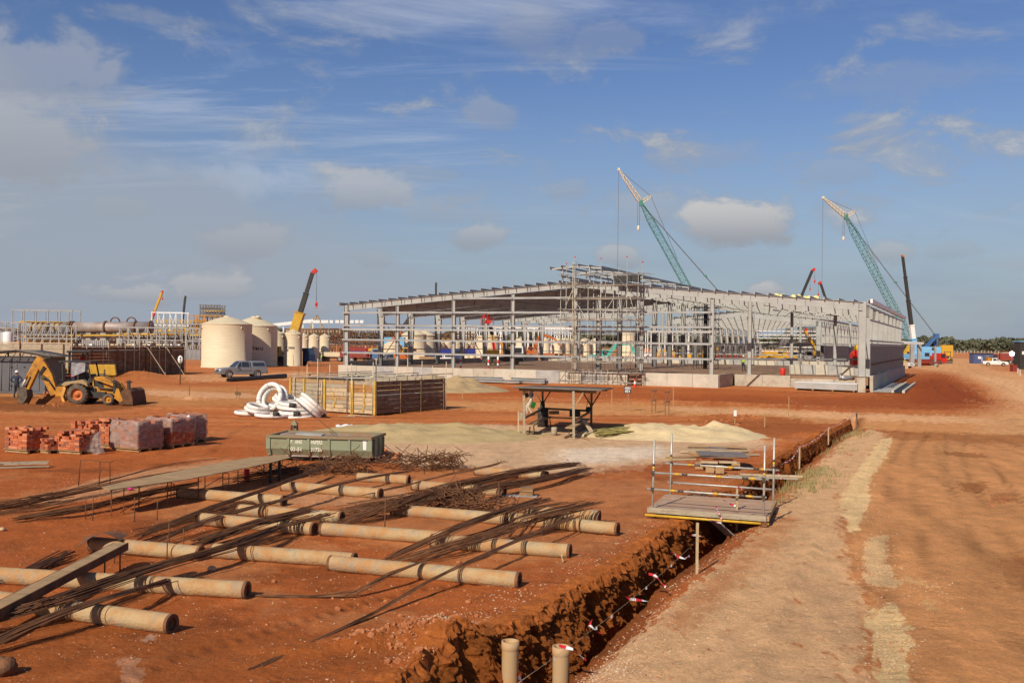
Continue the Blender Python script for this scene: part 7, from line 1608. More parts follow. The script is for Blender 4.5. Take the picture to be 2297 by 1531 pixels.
def lattice_crane(label, foot, D, knee, tip, strut, mast, bays, w, body, roll=V(0, 1, 0)):
    P = lambda p, dz=0: AT(p[0], p[1], D)
    f, k, e, st, ms = P(foot), P(knee), P(tip), P(strut), P(mast)
    c = V(f.x + 2.5, D, 0); t = thing('crawler_crane', label, 'crane', c)
    lattice(t, 'main_boom', m_green, f, k, w, w * .92, bays, roll); lattice(t, 'fly_jib', m_cream, k, e, w * .62, w * .35, 16, roll, .10, (.1, .3)); lattice(t, 'jib_strut', m_cream, k, st, w * .45, w * .3, 5, roll, .10)
    MB().box(k, (w * .5, w * .5, w * .9)).build('boom_head', m_green, t); MB().box(e, (w * .35, w * .35, w * .4)).build('jib_head', m_cream, t)
    def rope(pts, nm, r=.06): mb = MB(); mb.tube(pts, r, 4, False); mb.build(nm, m_steeld, t)
    rope([e, st], 'jib_pendant'); rope([st, f.lerp(k, .60) + V(w * .8, 0, 0)], 'jib_backstay'); rope([k, ms], 'boom_pendant'); rope([k + V(0, .6, 0), ms + V(0, .6, 0)], 'boom_pendant'); rope([e, V(e.x, D, 9.0)], 'hoist_rope', .05)
    for dx in (-.25, .25): rope([k + V(-w * .35 + dx, 0, 0), V(k.x - w * .35 + dx, D, k.z - 6.0)], 'hoist_rope', .05)
    hb = V(k.x - w * .35, D, k.z - 6.6); mb = MB(); mb.ball(hb, .55, 8, 6, (.7, .5, 1.4)); mb.build('hook_block', m_cream, t)
    mid = k.lerp(ms, .55); MB().box(mid, (.8, .6, .4)).build('pendant_spreader', m_green, t)
    if body:
        bx = f + V(0, 0, -1.0)
        for s in (-1, 1): mb = MB(); mb.prism([(-4, .5), (-3.4, .05), (3.4, .05), (4, .5), (3.4, 1.2), (-3.4, 1.2)], (c.x - .3, D + s * 2.4, 0), (1, 0, 0), (0, 0, 1), 1.0); mb.build('crawler_track', m_dred if s < 0 else m_black, t)
        MB().box((c.x + 1.0, D, 2.75), (7.6, 3.0, 2.6)).build('machine_house', m_lblue if body == 2 else m_steeld, t); MB().box((c.x + 6.6, D, 2.9), (3.4, 3.3, 3.4)).build('counterweight', m_yel2 if body == 2 else m_steelg, t)
        MB().box((c.x - 2.0, D - 1.6, 3.0), (1.6, .5, 1.9)).build('operator_cab', m_lblue if body == 2 else m_steelg, t); MB().box((c.x - 2.0, D - 1.88, 3.3), (1.2, .05, 1.0)).build('cab_window', m_glass, t); MB().box((c.x + 2.6, D - 1.52, 3.4), (1.2, .06, .8)).build('louvre_panel', m_black, t)
        for y in (-1, 1): MB().bar((c.x + .5, D + y, 3.6), ms + V(0, y * .6, 0), .5, .5, up=(0, 1, 0)).build('gantry_mast', m_blue, t); MB().bar(ms + V(0, y * .6, 0), (ms.x, D + y, 4.0), .35, .35, up=(0, 1, 0)).build('gantry_stay', m_blue, t)
        MB().box(ms, (1.2, 1.8, 1.3)).build('gantry_head', m_blue, t)
lattice_crane('right crawler crane with green lattice boom, blue house and cream fly jib', (2052, 782), 300, (1898, 486), (1846, 443), (1917, 473), (2100, 753), 40, 1.95, 2)
lattice_crane('left crawler crane with green lattice boom and cream jib behind the ridge', (1612, 770), 260, (1438, 455), (1388, 380), (1460, 440), (1700, 752), 36, 1.75, 1)

# ------------------------------------------------------------------ cream storage tanks
def tank(label, px, D, r, ztop, zapex, text=None, tpx=None, nozzles=0, ribs=True, lid=False, group='cream storage tanks'):
    x, v = ray(px, 800); c = V(x * D, D, 0); t = thing('storage_tank', label, 'storage tank', c, group); M = Matrix.Translation(c); n = 48
    mb = MB(); mb.lathe([(r * 1.02, 0), (r * 1.02, .12), (r, .13), (r, ztop - .12)], n, M); mb.build('shell', m_tank, t)
    mb = MB(); mb.lathe([(r, ztop - .12), (r * 1.015, ztop - .10), (r * 1.015, ztop), (r * .97, ztop + .05), (r * .5, ztop + (zapex - ztop) * .62), (r * .08, zapex - .02), (.001, zapex)], n, M); mb.build('roof', m_tank, t)
    mb = MB(); mb.lathe([(r * .12, zapex - .15), (r * .12, zapex + .05), (.001, zapex + .06)], 14, M); mb.build('roof_hatch', m_tank, t)
    if lid:
        M2 = M @ Matrix.Translation((r * .22, -r * .2, 0)); zz = ztop + (zapex - ztop) * .7; mb = MB(); mb.lathe([(.38, zz - .4), (.38, zz + .25), (.45, zz + .26), (.3, zz + .5), (.001, zz + .52)], 14, M2); mb.build('manway', m_tank, t)
    for i in range(nozzles):
        a = R(-90 + 16 * (i - nozzles / 2)); q = c + V(math.cos(a) * r * .82, math.sin(a) * r * .82, ztop); MB().tube([q, q + V(0, 0, .35)], .09, 8).build('nozzle', m_tank, t)
    a = R(-40); q = c + V(math.cos(a) * r, math.sin(a) * r, ztop - .55); d = V(math.cos(a), math.sin(a), 0); MB().tube([q - d * .05, q + d * .25], .12, 10).build('side_nozzle', m_tank, t); MB().tube([q + d * .25, q + d * .27], .09, 10).build('nozzle_bore', m_black, t)
    q = c + V(math.cos(R(-150)) * r, math.sin(R(-150)) * r, ztop - .7); MB().box(q, (.3, .2, .2)).build('bracket', m_plate, t)
    if text:
        p = AT(tpx[0], tpx[1], D - r); a0 = math.atan2(-math.sqrt(max(.01, r * r - (p.x - c.x) ** 2)), p.x - c.x)
        text_mesh(text, tpx[2], m_ink, 'lettering', t, p, (1, 0, 0), (0, 0, 1), bold=.016, bend=lambda xx, yy, zz: c + V(math.cos(a0 + xx / r) * (r + .012 + zz), math.sin(a0 + xx / r) * (r + .012 + zz), p.z - .3 + yy))
    return t
tank('largest cream tank in front with conical roof beside the parked silver pickup', 508.5, 139.5, 3.42, 6.05, 7.15)
tank('second large cream tank half behind the front one, marked T4015', 569, 147.5, 3.42, 5.95, 7.3, 'T4015', (566, 780, .6), 4, lid=True)
tank('slim tank between the large pair and the crane tank, marked 2103', 622, 156, 1.25, 4.95, 5.3, '2103', (622, 791, .55), 3)
tank('small cream tank in front of the crane boom, marked T1004', 657, 150, 1.38, 4.85, 5.5, 'T1004', (640, 778, .55), 5)
for i, (px, D, r, z, lb) in enumerate(((681, 178, .85, 4.6, 'little cream tank behind the blue cab'), (704, 182, 1.0, 4.55, 'middle one of three little cream tanks right of the blue cab'), (728, 186, 1.02, 4.55, 'rightmost of three little cream tanks right of the blue cab'))): tank(lb, px, D, r, z, z + .55, nozzles=3)
tank('cream tank with conical roof seen through the second bay of the hall', 928, 205, 2.6, 5.3, 6.4); tank('cream tank right of the conical pair through the hall', 951, 212, 2.4, 5.2, 6.3)
tank('wide low cream tank under a blue cover through the first bay', 880, 190, 1.9, 3.1, 4.0); tank('tall plain cream tank behind the lift truck', 1094, 178, 2.1, 5.0, 5.3)
for i, px in enumerate((985, 1003, 1021, 1040, 1052)): tank('cream tub %s in the row above the blue tarpaulin' % ('leftmost', 'second', 'third', 'fourth', 'rightmost')[i], px, 215 + i * 2, 1.0 if i % 2 else 1.25, 3.6, 4.1, group='cream tubs behind the tarpaulin')
for i, px in enumerate((1168, 1222, 1250, 1268, 1290, 1312, 1335, 1408, 1418)): tank('cream vessel number %s from the left in the far row through the hall' % ('one', 'two', 'three', 'four', 'five', 'six', 'seven', 'eight', 'nine')[i], px, 290 + 3 * i, 1.5 if i != 7 else 2.3, 4.8 if i < 7 else 7.2, 5.4 if i < 7 else 7.8, group='far cream vessels')
tb = thing('tarpaulin_stack', 'row of pale tubs covered by a deep blue tarpaulin behind the hall', 'covered stack', AT(1020, 800, 205))
p0, p1 = AT(978, 800, 205), AT(1066, 800, 205); p0.z = p1.z = 0
for k in range(7):
    q = p0.lerp(p1, (k + .5) / 7); mb = MB(); mb.lathe([(.62, 0), (.62, 1.6), (.001, 1.6)], 14, Matrix.Translation(q)); mb.build('tub', m_tank, tb)
MB().bar(p0 + V(0, 0, 2.0), p1 + V(0, 0, 2.0), 1.5, .9).build('tarpaulin', m_tarp, tb)

# ------------------------------------------------------------------ vehicles and plant on site
def on(px, py): p = G(px, py); return V(p.x, p.y, gz(p.x, p.y) if p.y < 120 else 0)
p = on(537, 846); pickup('silver_pickup', 'silver double cab pickup with canopy parked before the tanks', V(p.x, p.y + .6, p.z), R(214), m_silver)
p = on(2237, 820.5); pickup('white_pickup', 'white pickup truck parked at the right beside the far road', V(p.x, p.y + .8, p.z), R(-22), m_white, canopy=False)
p = AT(985, 806, 176); pickup('white_pickup', 'white and dark pickup beside the blue tarpaulin', V(p.x, 176, 0), R(185), m_white, canopy=True)
p = AT(873, 806, 172); pickup('grey_van', 'silver grey station wagon in the first bay of the hall', V(p.x, 172, 0), R(200), m_silver, canopy=True, cat='car')
p = AT(1220, 806, 300); pickup('white_pickup', 'small white pickup far beyond the hall left of the teal excavator', V(AT(1440, 800, 280).x, 280, 0), R(185), m_white, canopy=False)
p = AT(2018, 800, 170); pickup('white_pickup', 'white pickup half hidden behind the right end of the hall', V(AT(2020, 800, 190).x, 190, 0), R(-60), m_white, canopy=True)
truck('red_truck', 'dark red flatbed truck with blue cab seen through the first bay', V(AT(812, 800, 178).x, 178, 0), R(-6), m_blue, m_dred, 7.5, .9, m_tarp)
truck('cream_trailer_truck', 'long low cream trailer truck behind the hi-vis worker', V(AT(735, 800, 184).x, 184, 0), R(178), m_tank, m_tank, 9, .7)
truck('blue_tipper', 'blue truck parked behind the pickup near the tarpaulin', V(AT(1000, 800, 182).x, 182, 0), R(12), m_dblue, m_dblue, 6, .7)
truck('mixer_truck', 'concrete truck seen far right by the welding flash', V(AT(2255, 795, 250).x, 250, 0), R(160), m_dred, m_dred, 6.5, 1.6, m_concg)
def lift_truck():
    c = V(AT(1128, 812, 128).x, 128, .55 + .5); t = thing('lift_truck', 'black lift truck with yellow turret and red man basket inside the hall', 'lift truck', c)
    q = lambda x, y, z: c + V(x, y, z)
    MB().box(q(0, 0, .75), (5.2, 2.0, .5)).build('chassis', m_black, t); MB().box(q(1.9, 0, 1.7), (1.4, 2.0, 1.5)).build('cab', m_white, t); MB().box(q(1.9, -1.02, 1.95), (1.0, .03, .6)).build('cab_window', m_glass, t); MB().box(q(.7, 0, 1.5), (1.0, 1.9, 1.2)).build('body', m_black, t)
    MB().box(q(-1.3, 0, 1.5), (1.7, 1.3, .9)).build('turret', m_yel2, t); MB().box(q(-2.7, 0, .95), (.1, 1.9, .5)).build('rear_board', m_white, t); 
    for k in range(3): MB().bar(q(-2.78, -.8 + k * .6, .75), q(-2.78, -.5 + k * .6, 1.15), .04, .16, up=(1, 0, 0)).build('chevron', m_red, t)
    for x in (-1.8, -.8, 1.6):
        for y in (-.9, .9): mb = MB(); mb.lathe([(.001, .15), (.45, .15), (.5, .08), (.5, -.08), (.45, -.15), (.001, -.15)], 14, Matrix.Translation(q(x, y, .5)) @ Matrix.Rotation(R(90), 4, 'X')); mb.build('wheel', m_tyre, t)
    a = AT(1113, 812, 128); e1 = AT(1110, 790, 128); e2 = AT(1103, 748, 128); e3 = AT(1101, 735, 127.5)
    boom_box(t, 'lower_arm', m_yel2, q(-1.4, 0, 1.8), e1, .45, .4, V(0, 1, 0)); boom_box(t, 'red_arm', m_red, e1, e1.lerp(e2, .55), .40, .36, V(0, 1, 0)); boom_box(t, 'upper_arm', m_yel2, e1.lerp(e2, .55), e2, .36, .34, V(0, 1, 0)); boom_box(t, 'tip_arm', m_black, e2, e3, .4, .5, V(0, 1, 0))
    bk = AT(1093, 731, 127); MB().box(bk, (1.7, .9, .08)).build('basket_floor', m_red, t)
    for dx in (-.8, 0, .8):
        for dy in (-.42, .42): MB().tube([bk + V(dx, dy, 0), bk + V(dx, dy, 1.05)], .03, 5).build('basket_post', m_red, t)
    for z in (.5, 1.05):
        for dy in (-.42, .42): MB().tube([bk + V(-.8, dy, z), bk + V(.8, dy, z)], .03, 5).build('basket_rail', m_red, t)
    MB().box(bk + V(.1, -.44, .55), (.7, .03, .5)).build('basket_panel', m_red, t)
    person('person', 'worker in red overalls with dark helmet standing in the raised man basket', bk + V(.15, 0, .05), R(60), (m_rcloth, m_rcloth, m_skin, m_boot), dict(wrL=(.2, .35, 1.3), haL=(.2, .43, 1.33), elL=(.26, .12, 1.18)), m_black, 1.75)
    person('person', 'worker in red jacket leaning at the left rail of the man basket', bk + V(-.45, 0, .05), R(120), (m_rcloth, m_gcloth, m_skin, m_boot), None, m_red, 1.72)
lift_truck()
excavator('teal_excavator', 'teal tracked excavator with folded arm seen through the scaffold', V(AT(1350, 815, 185).x, 185, 0), 0.0, m_teal, reach=((.9, 1.4), (2.6, 3.9), (5.2, 3.9), (6.4, 1.6)))
excavator('orange_excavator', 'orange excavator with arm bent high behind the hall', V(AT(1186, 805, 260).x, 260, 0), R(10), m_oran, reach=((.9, 1.4), (3.0, 6.2), (6.6, 5.0), (8.6, 3.0)))
excavator('yellow_excavator', 'yellow excavator body seen between the dark column feet', V(AT(1530, 812, 205).x, 205, 0), R(170), m_yel2, reach=((.9, 1.4), (2.2, 2.5), (4.4, 2.6), (5.6, 1.0)))
excavator('yellow_excavator', 'smaller yellow machine right of the yellow excavator behind the columns', V(AT(1580, 810, 225).x, 225, 0), R(20), m_yel2, reach=((.9, 1.4), (1.6, 3.0), (3.6, 3.0), (4.2, 1.0)))
excavator('yellow_excavator', 'dirty yellow digger working left of the far vessels', V(AT(1142, 805, 250).x, 250, 0), R(160), m_yel, reach=((.9, 1.4), (2.0, 3.6), (4.4, 3.2), (5.6, 1.0)))
excavator('orange_excavator', 'orange forklift machine behind the second column of the hall', V(AT(915, 806, 168).x, 168, 0), R(10), m_oran, arm=0)
def wheel_loader(label, c, yaw, canopy=True, s=1.0, driver=False):
    t = thing('wheel_loader', label, 'wheel loader', c, local=True, rz=yaw); t.scale = (s, s, s)
    for a in (('chassis', (-2.2, 1.7, .55, .7, -2.1, 1.6, .5, 1.35)), ('engine_hood', (-2.3, -.3, .72, 1.2, -2.2, -.3, .62, 2.0))):
        x0, x1, w0, z0, x2, x3, w1, z1 = a[1]; o = MB().hexa([Vector(p) for p in frust(x0, x1, w0, z0, x2, x3, w1, z1)]).build(a[0], m_yel2, t); bv = o.modifiers.new('b', 'BEVEL'); bv.width = .06; bv.segments = 2
    for x in (-.25, .95):
        for y in (-.65, .65): MB().bar((x, y, 1.3), (x, y, 2.9), .09, .09, up=(1, 0, 0)).build('canopy_post', m_black, t)
    MB().box((.35, 0, 2.95), (1.55, 1.6, .12)).build('canopy', m_black, t); MB().box((-.1, 0, 1.7), (.5, .6, .5)).build('seat', m_black, t)
    for s_ in (-.45, .45): MB().bar((1.1, s_, 1.6), (2.7, s_, .75), .16, .3).build('loader_arm', m_yel2, t)
    mb = MB(); mb.prism([(2.5, .15), (3.4, .1), (3.3, .25), (2.8, .4), (2.75, .95), (3.0, 1.2), (2.65, 1.2), (2.4, .7)], (0, 0, 0), (1, 0, 0), (0, 0, 1), 2.3); mb.build('bucket', m_tyred, t)
    for x in (-1.3, 1.2):
        for y in (-.85, .85): wheel(t, x, y, .68, .45, m_yel2, m_tyred)
    if driver:
        w = person('person', 'driver in red and white seated in the yellow loader behind the backhoe', Vector(c) + V(0, 0, 1.15), yaw, (m_rcloth, m_gcloth, m_skin, m_boot), dict(knL=(.12, .42, .80), anL=(.12, .45, .38), toL=(.12, .60, .34), knR=(-.12, .42, .80), anR=(-.12, .45, .38), toR=(-.12, .60, .34), wrL=(.2, .35, 1.1), haL=(.2, .43, 1.12), wrR=(-.2, .35, 1.1), haR=(-.2, .43, 1.12)), m_white, 1.7)
    return t
p = on(2138, 818); wheel_loader('yellow wheel loader standing on the dirt at the start of the far road', p + V(0, 3, 0), R(-115))
p = on(2145, 800); wheel_loader('second yellow loader farther up the road behind the first', V(p.x, 290, 0), R(-70))
p = on(140, 888); wheel_loader('yellow loader with driver parked close behind the backhoe', V(p.x - 1.2, 74, 0), R(200), driver=True)
def backhoe():
    D = 60.6; c = AT(200, 905, D); c.z = 0; t = thing('backhoe_loader', 'dirty yellow backhoe loader digging beside the grey container', 'backhoe', c)
    K = D / FPX
    def q(px, py, y=0.0): return V(c.x + (px - 200) * K, D + y, (905.5 - py) * K)
    def pl(nm, m, pts, y0, y1): 
        mb = MB(); mb.prism([((x - 200) * K, (905.5 - z) * K) for x, z in pts], (c.x, D + (y0 + y1) / 2, 0), (1, 0, 0), (0, 0, 1), abs(y1 - y0)); o = mb.build(nm, m, t); bv = o.modifiers.new('b', 'BEVEL'); bv.width = .03; bv.segments = 2; bv.limit_method = 'ANGLE'; return o
    pl('main_frame', m_yel, [(150, 893), (168, 862), (232, 868), (262, 872), (268, 884), (240, 892), (205, 892)], -.42, .42)
    pl('engine_hood', m_yel, [(212, 868), (214, 845), (236, 843), (262, 858), (266, 872), (236, 876)], -.40, .40); pl('engine_side', m_black, [(216, 866), (218, 850), (232, 849), (240, 868)], -.415, -.405)
    for s in (-1, 1): pl('rear_mudguard', m_bag if False else m_sandb, [(152, 862), (160, 856), (200, 850), (210, 858), (212, 866), (204, 862), (192, 858), (176, 860), (160, 866)], s * .78 - .22, s * .78 + .22)
    for px, py, r, w in ((188, 882, 22.5, .48), (256, 893, 12.5, .34)):
        for s in (-1, 1): wheel_c = q(px, 905.5 - r, s * .80); rr = r * K; M = Matrix.Translation(wheel_c) @ Matrix.Rotation(R(90 * 1), 4, 'X'); wheel_at(t, wheel_c, rr, w, s)
    # canopy
    for px0, px1, y in ((150, 149, -.62), (213, 205, -.62), (150, 149, .62), (213, 205, .62)): MB().bar(q(px0 + 1, 855, y), q(px1, 812, y), .07, .07, up=(0, 1, 0)).build('canopy_post', m_black, t)
    MB().box(q(178, 811), (71 * K, 1.5, .09)).build('canopy_roof', m_black, t)
    mb = MB(); mb.sheet([[q(171 + i * 4.3, 813 + j * (8 - .45 * i * (j > 0)), -.72 - .03 * math.sin(i * 1.5 + j)) for i in range(8)] for j in range(5)]); mb.build('canopy_curtain', m_foil, t)
    MB().box(q(186, 846), (.5, .6, .6)).build('seat', m_black, t); pl('console', m_black, [(200, 858), (203, 840), (210, 838), (213, 858)], -.3, .3)
    # loader end
    for s in (-.55, .55):
        MB().bar(q(222, 848, s), q(264, 862, s), .12, .26, up=(0, 1, 0)).build('loader_arm', m_yel, t); MB().bar(q(262, 860, s), q(283, 893, s), .12, .22, up=(0, 1, 0)).build('loader_arm', m_yel, t); MB().tube([q(228, 868, s), q(266, 872, s)], .05, 8).build('lift_ram', m_tube_d, t)
    pl('loader_bucket', m_soilm, [(282, 904), (314, 905), (313, 893), (309, 874), (300, 868), (290, 872), (284, 888)], -1.1, 1.1); 
    for px in (266, 297): MB().box(q(px, 866, -.6), (.14, .2, .8)).build('fork_bracket', m_black, t); MB().box(q(px, 855, -.6), (.34, .3, .06)).build('bracket_cap', m_black, t)
    pl('bucket_plate', m_yel, [(272, 890), (276, 870), (282, 868), (292, 895), (286, 900)], -1.13, -1.09)
    # digging end: boom, dipper, rams, bucket, stabilisers
    def limb(nm, a, b, w0, w1, th, m=m_yel):
        d = (b - a).normalized(); n = V(0, 1, 0); u = n.cross(d); ring = lambda p, w: [p - u * w / 2 - n * th / 2, p + u * w / 2 - n * th / 2, p + u * w / 2 + n * th / 2, p - u * w / 2 + n * th / 2]
        o = MB().hexa(ring(a, w0) + ring(b, w1)).build(nm, m, t); bv = o.modifiers.new('b', 'BEVEL'); bv.width = .03; bv.segments = 2
    limb('boom', q(124, 886), q(106, 842), .46, .66, .34); limb('boom', q(106, 843), q(90, 808), .66, .40, .33)
    limb('dipper', q(92, 803), q(80, 826), .42, .52, .32); limb('dipper', q(80, 825), q(62, 874), .50, .28, .30)
    MB().tube([q(73, 824, -.05), q(58, 852, -.05)], .085, 8).build('dipper_ram', m_yel, t); MB().tube([q(58, 852, -.05), q(50, 868, -.05)], .045, 8).build('ram_rod', m_white, t); MB().tube([q(96, 816, -.1), q(112, 850, -.1)], .06, 8).build('boom_ram', m_tube_d, t)
    pl('dig_bucket', m_tyred, [(48, 870), (66, 876), (68, 890), (60, 906), (50, 906), (44, 892)], -.38, .38)
    for x in (46, 52, 58): MB().bar(q(x, 904, -.3 + (x - 46) * .05), q(x + 1, 911, -.3 + (x - 46) * .05), .08, .06).build('tooth', m_tyred, t)
    pl('swing_post', m_yel, [(128, 890), (130, 868), (150, 864), (152, 888)], -.3, .3); pl('hydraulic_block', m_black, [(134, 866), (136, 858), (152, 858), (152, 866)], -.35, .35)
    for s in (-1, 1): MB().bar(q(156, 866, s * .55), q(152, 890, s * .75), .16, .2, up=(0, 1, 0)).build('stabiliser_leg', m_yel, t); MB().bar(q(152, 888, s * .75), q(162, 905, s * .95), .14, .16, up=(0, 1, 0)).build('stabiliser_foot', m_yel, t); MB().box(q(163, 907, s * .98), (.4, .3, .1)).build('stabiliser_pad', m_tyred, t)
    for k in range(5): MB().tube([q(100 + k * 1.5, 822 + k, -.19), q(92 - k, 836 + 3 * k, -.22), q(112, 852 + k, -.2), q(126, 872 + k, -.2)], .022, 5).build('hydraulic_hose', m_black, t)
    for k in range(3): MB().tube([q(134 + k * 4, 860, -.4), q(140 + k * 3, 850, -.45), q(148, 862, -.4)], .02, 5).build('hydraulic_hose', m_black, t)
    MB().tube([q(232, 846, .1), q(232, 828, .1)], .05, 8).build('exhaust_pipe', m_tube_d, t); MB().box(q(206, 815, -.5), (.16, .12, .12)).build('work_lamp', m_white, t); MB().box(q(150, 815, -.5), (.14, .12, .12)).build('work_lamp', m_white, t)
    MB().tube([q(70, 846, -.17), q(60, 870, -.17)], .05, 6).build('bucket_link', m_tube_d, t); MB().bar(q(214, 868, -.5), q(214, 888, -.55), .4, .05, up=(0, 1, 0)).build('step', m_black, t); MB().box(q(232, 884, -.5), (.7, .3, .35)).build('fuel_tank', m_black, t)
    person('person', 'operator in red shirt and blue trousers seated under the backhoe canopy', q(168, 856) + V(0, 0, -.75), R(90), (m_rcloth, m_navy, m_skin, m_boot), dict(knL=(.12, .42, .80), anL=(.12, .45, .38), toL=(.12, .60, .34), knR=(-.12, .42, .80), anR=(-.12, .45, .38), toR=(-.12, .60, .34), wrL=(.2, .35, 1.1), haL=(.2, .43, 1.12), wrR=(-.2, .35, 1.1), haR=(-.2, .43, 1.12)), None, 1.7)
def wheel_at(t, c, r, w, s):
    M = Matrix.Translation(c) @ Matrix.Rotation(R(90 * (1 if s < 0 else -1)), 4, 'X')
    mb = MB(); mb.lathe([(r * .58, w / 2), (r * .90, w / 2), (r, w * .32), (r, -w * .32), (r * .9, -w / 2), (r * .58, -w / 2)], 28, M)
    for k in range(20):
        a = 2 * math.pi * k / 20; e = [M @ V(rr * math.cos(a + da), rr * math.sin(a + da), z) for rr, da, z in ((r * .98, 0, -w * .45), (r * .98, .12, -w * .45), (r * .98, .22, .0), (r * .98, .10, .0), (r * 1.05, 0, -w * .42), (r * 1.05, .12, -w * .42), (r * 1.05, .22, .0), (r * 1.05, .10, .0))]; mb.hexa(e)
        e = [M @ V(rr * math.cos(a + da), rr * math.sin(a + da), z) for rr, da, z in ((r * .98, 0, w * .45), (r * .98, .12, w * .45), (r * .98, .22, .0), (r * .98, .10, .0), (r * 1.05, 0, w * .42), (r * 1.05, .12, w * .42), (r * 1.05, .22, .0), (r * 1.05, .10, .0))]; mb.hexa(e)
    o = mb.build('wheel', m_tyred, t)
    mb = MB(); mb.lathe([(r * .58, w * .46), (r * .54, w * .2), (r * .22, w * .26), (r * .18, w * .44), (.001, w * .44)], 18, M); mb.build('rim', m_oran if r > .5 else m_yel, o)
backhoe()
# grey container store with a pitched tin roof, and the worker beside it
def container_store():
    a = G(101, 885); ux = V(math.cos(R(-8)), math.sin(R(-8)), 0); uy = V(-ux.y, ux.x, 0); Lc, Wc, H = 6.06, 2.4, 2.60; o = a - ux * Lc
    t = thing('container_store', 'dark grey shipping container under a pitched tin roof', 'shipping container', o); q = lambda x, y, z: o + ux * x + uy * y + V(0, 0, z)
    MB().hexa([q(x, y, z) for z in (.1, H) for x, y in ((0, .04), (Lc, .04), (Lc, Wc), (0, Wc))]).build('container_body', m_contg, t)
    for x, w in ((.06, .12), (Lc - .06, .12)): MB().bar(q(x, .03, .1), q(x, .03, H), .12, .12, up=ux).build('corner_post', m_contg, t)
    for z in (.14, H - .08): MB().bar(q(.12, .02, z), q(Lc - .12, .02, z), .1, .16).build('side_rail', m_contg, t)
    for x in (1.9, 3.0, 4.1, 5.1): MB().hexa([q(x + dx, y, z) for z in (.24, H - .2) for dx, y in ((-.5, .0), (.5, .0), (.5, .04), (-.5, .04))]).build('door_panel', m_contg, t)
    for x in (2.2, 2.75, 3.35, 3.9): MB().tube([q(x, -.03, .2), q(x, -.03, H - .15)], .025, 6).build('lock_rod', m_steeld, t)
    for x in (1.5, 2.5, 3.5, 4.5): 
        for z in (.6, 1.9): MB().box(q(x, -.02, z), (.12, .05, .08)).build('hinge', m_black, t)
    rz = H + .12; rd = H + .52; xm = 4.15
    for x0, z0, x1, z1 in ((-1.0, rz, xm, rd), (xm, rd, Lc + .7, rz)):
        n = 40; r0, r1 = [], []
        for i in range(n + 1):
            f = i / n; p = q(x0 + (x1 - x0) * f, -.5, z0 + (z1 - z0) * f); r0.append(p); r1.append(p + uy * (Wc + .6) - V(0, 0, .06))
        mb = MB(); mb.sheet([r0, r1]); s = mb.build('roof_sheet', m_roof, t); md = s.modifiers.new('s', 'SOLIDIFY'); md.thickness = .05
        MB().bar(q(x0, -.42, z0 - .1), q(x1, -.42, z1 - .1), .06, .1).build('truss_chord', m_black, t)
    MB().bar(q(-1, -.42, rz - .14), q(Lc + .6, -.42, rz - .14), .06, .08).build('truss_tie', m_black, t)
    for k in range(12):
        x = -.6 + k * .64; f = 1 - abs(x - xm) / (xm + 1.2); MB().bar(q(x, -.42, rz - .12), q(x + .25, -.42, rz - .12 + f * .35), .04, .04, up=uy).build('truss_web', m_black, t)
    for x in (.3, Lc * .5, Lc - .3): MB().bar(q(x, .3, H), q(x, .3, H + .3), .08, .08, up=ux).build('roof_post', m_black, t)
    MB().box(q(-.4, .8, H + .35), (.8, .8, .3)).build('white_bundle', m_white, t)
container_store()
p = on(37, 893); person('person', 'worker in dark clothes and white helmet standing with hands on hips by the container', p, R(10), (m_navy, m_dgreen, m_skin, m_boot), dict(elL=(.36, -.06, 1.18), wrL=(.20, .06, 1.02), haL=(.14, .10, .98), elR=(-.36, -.06, 1.18), wrR=(-.20, .06, 1.02), haR=(-.14, .10, .98), knL=(.13, .02, .49), anL=(.17, -.02, .09), toL=(.20, .13, .05), anR=(-.14, -.02, .09), toR=(-.16, .13, .05)), m_white, 1.76)
c = bpy.data.objects.get('person.003') or None
for lb, (px, py, D), cl, hm in (('worker in yellow hi-vis vest beside the cream trailer', (721, 810, 172), (m_hivis, m_gcloth, m_skin, m_boot), m_white), ('worker in white walking by the blue truck cab', (703, 800, 172), (m_white, m_gcloth, m_skin, m_boot), m_rcloth), ('worker in red shirt on the flatbed of the red truck', (820, 800, 176), (m_rcloth, m_gcloth, m_skin, m_boot), m_white), ('worker in hi-vis green stepping across the hall floor', (1667, 832, 112), (m_hivis, m_dgreen, m_skin, m_boot), m_white), ('worker in green vest bending by the teal excavator', (1358, 815, 178), (m_hivis, m_dgreen, m_skin, m_boot), m_white),
                            ('worker in pale shirt walking up the far road', (2203, 812, 230), (m_white, m_gcloth, m_skin, m_boot), m_white), ('worker in yellow vest by the white pickup behind the hall', (2030, 805, 185), (m_hivis, m_navy, m_skin, m_boot), m_white), ('worker in green vest under the scaffold tower', (1253, 805, 190), (m_hivis, m_gcloth, m_skin, m_boot), m_white)):
    x, v = ray(px, py); z = 0 if D > 160 or D == 0 else 1.06
    if 'flatbed' in lb: z = 1.05
    person('person', lb, V(x * D, D, z), rnd.uniform(-1, 3), cl, dict(knL=(.10, .16, .50), anL=(.10, .2, .10), toL=(.11, .35, .06)), hm, 1.75)

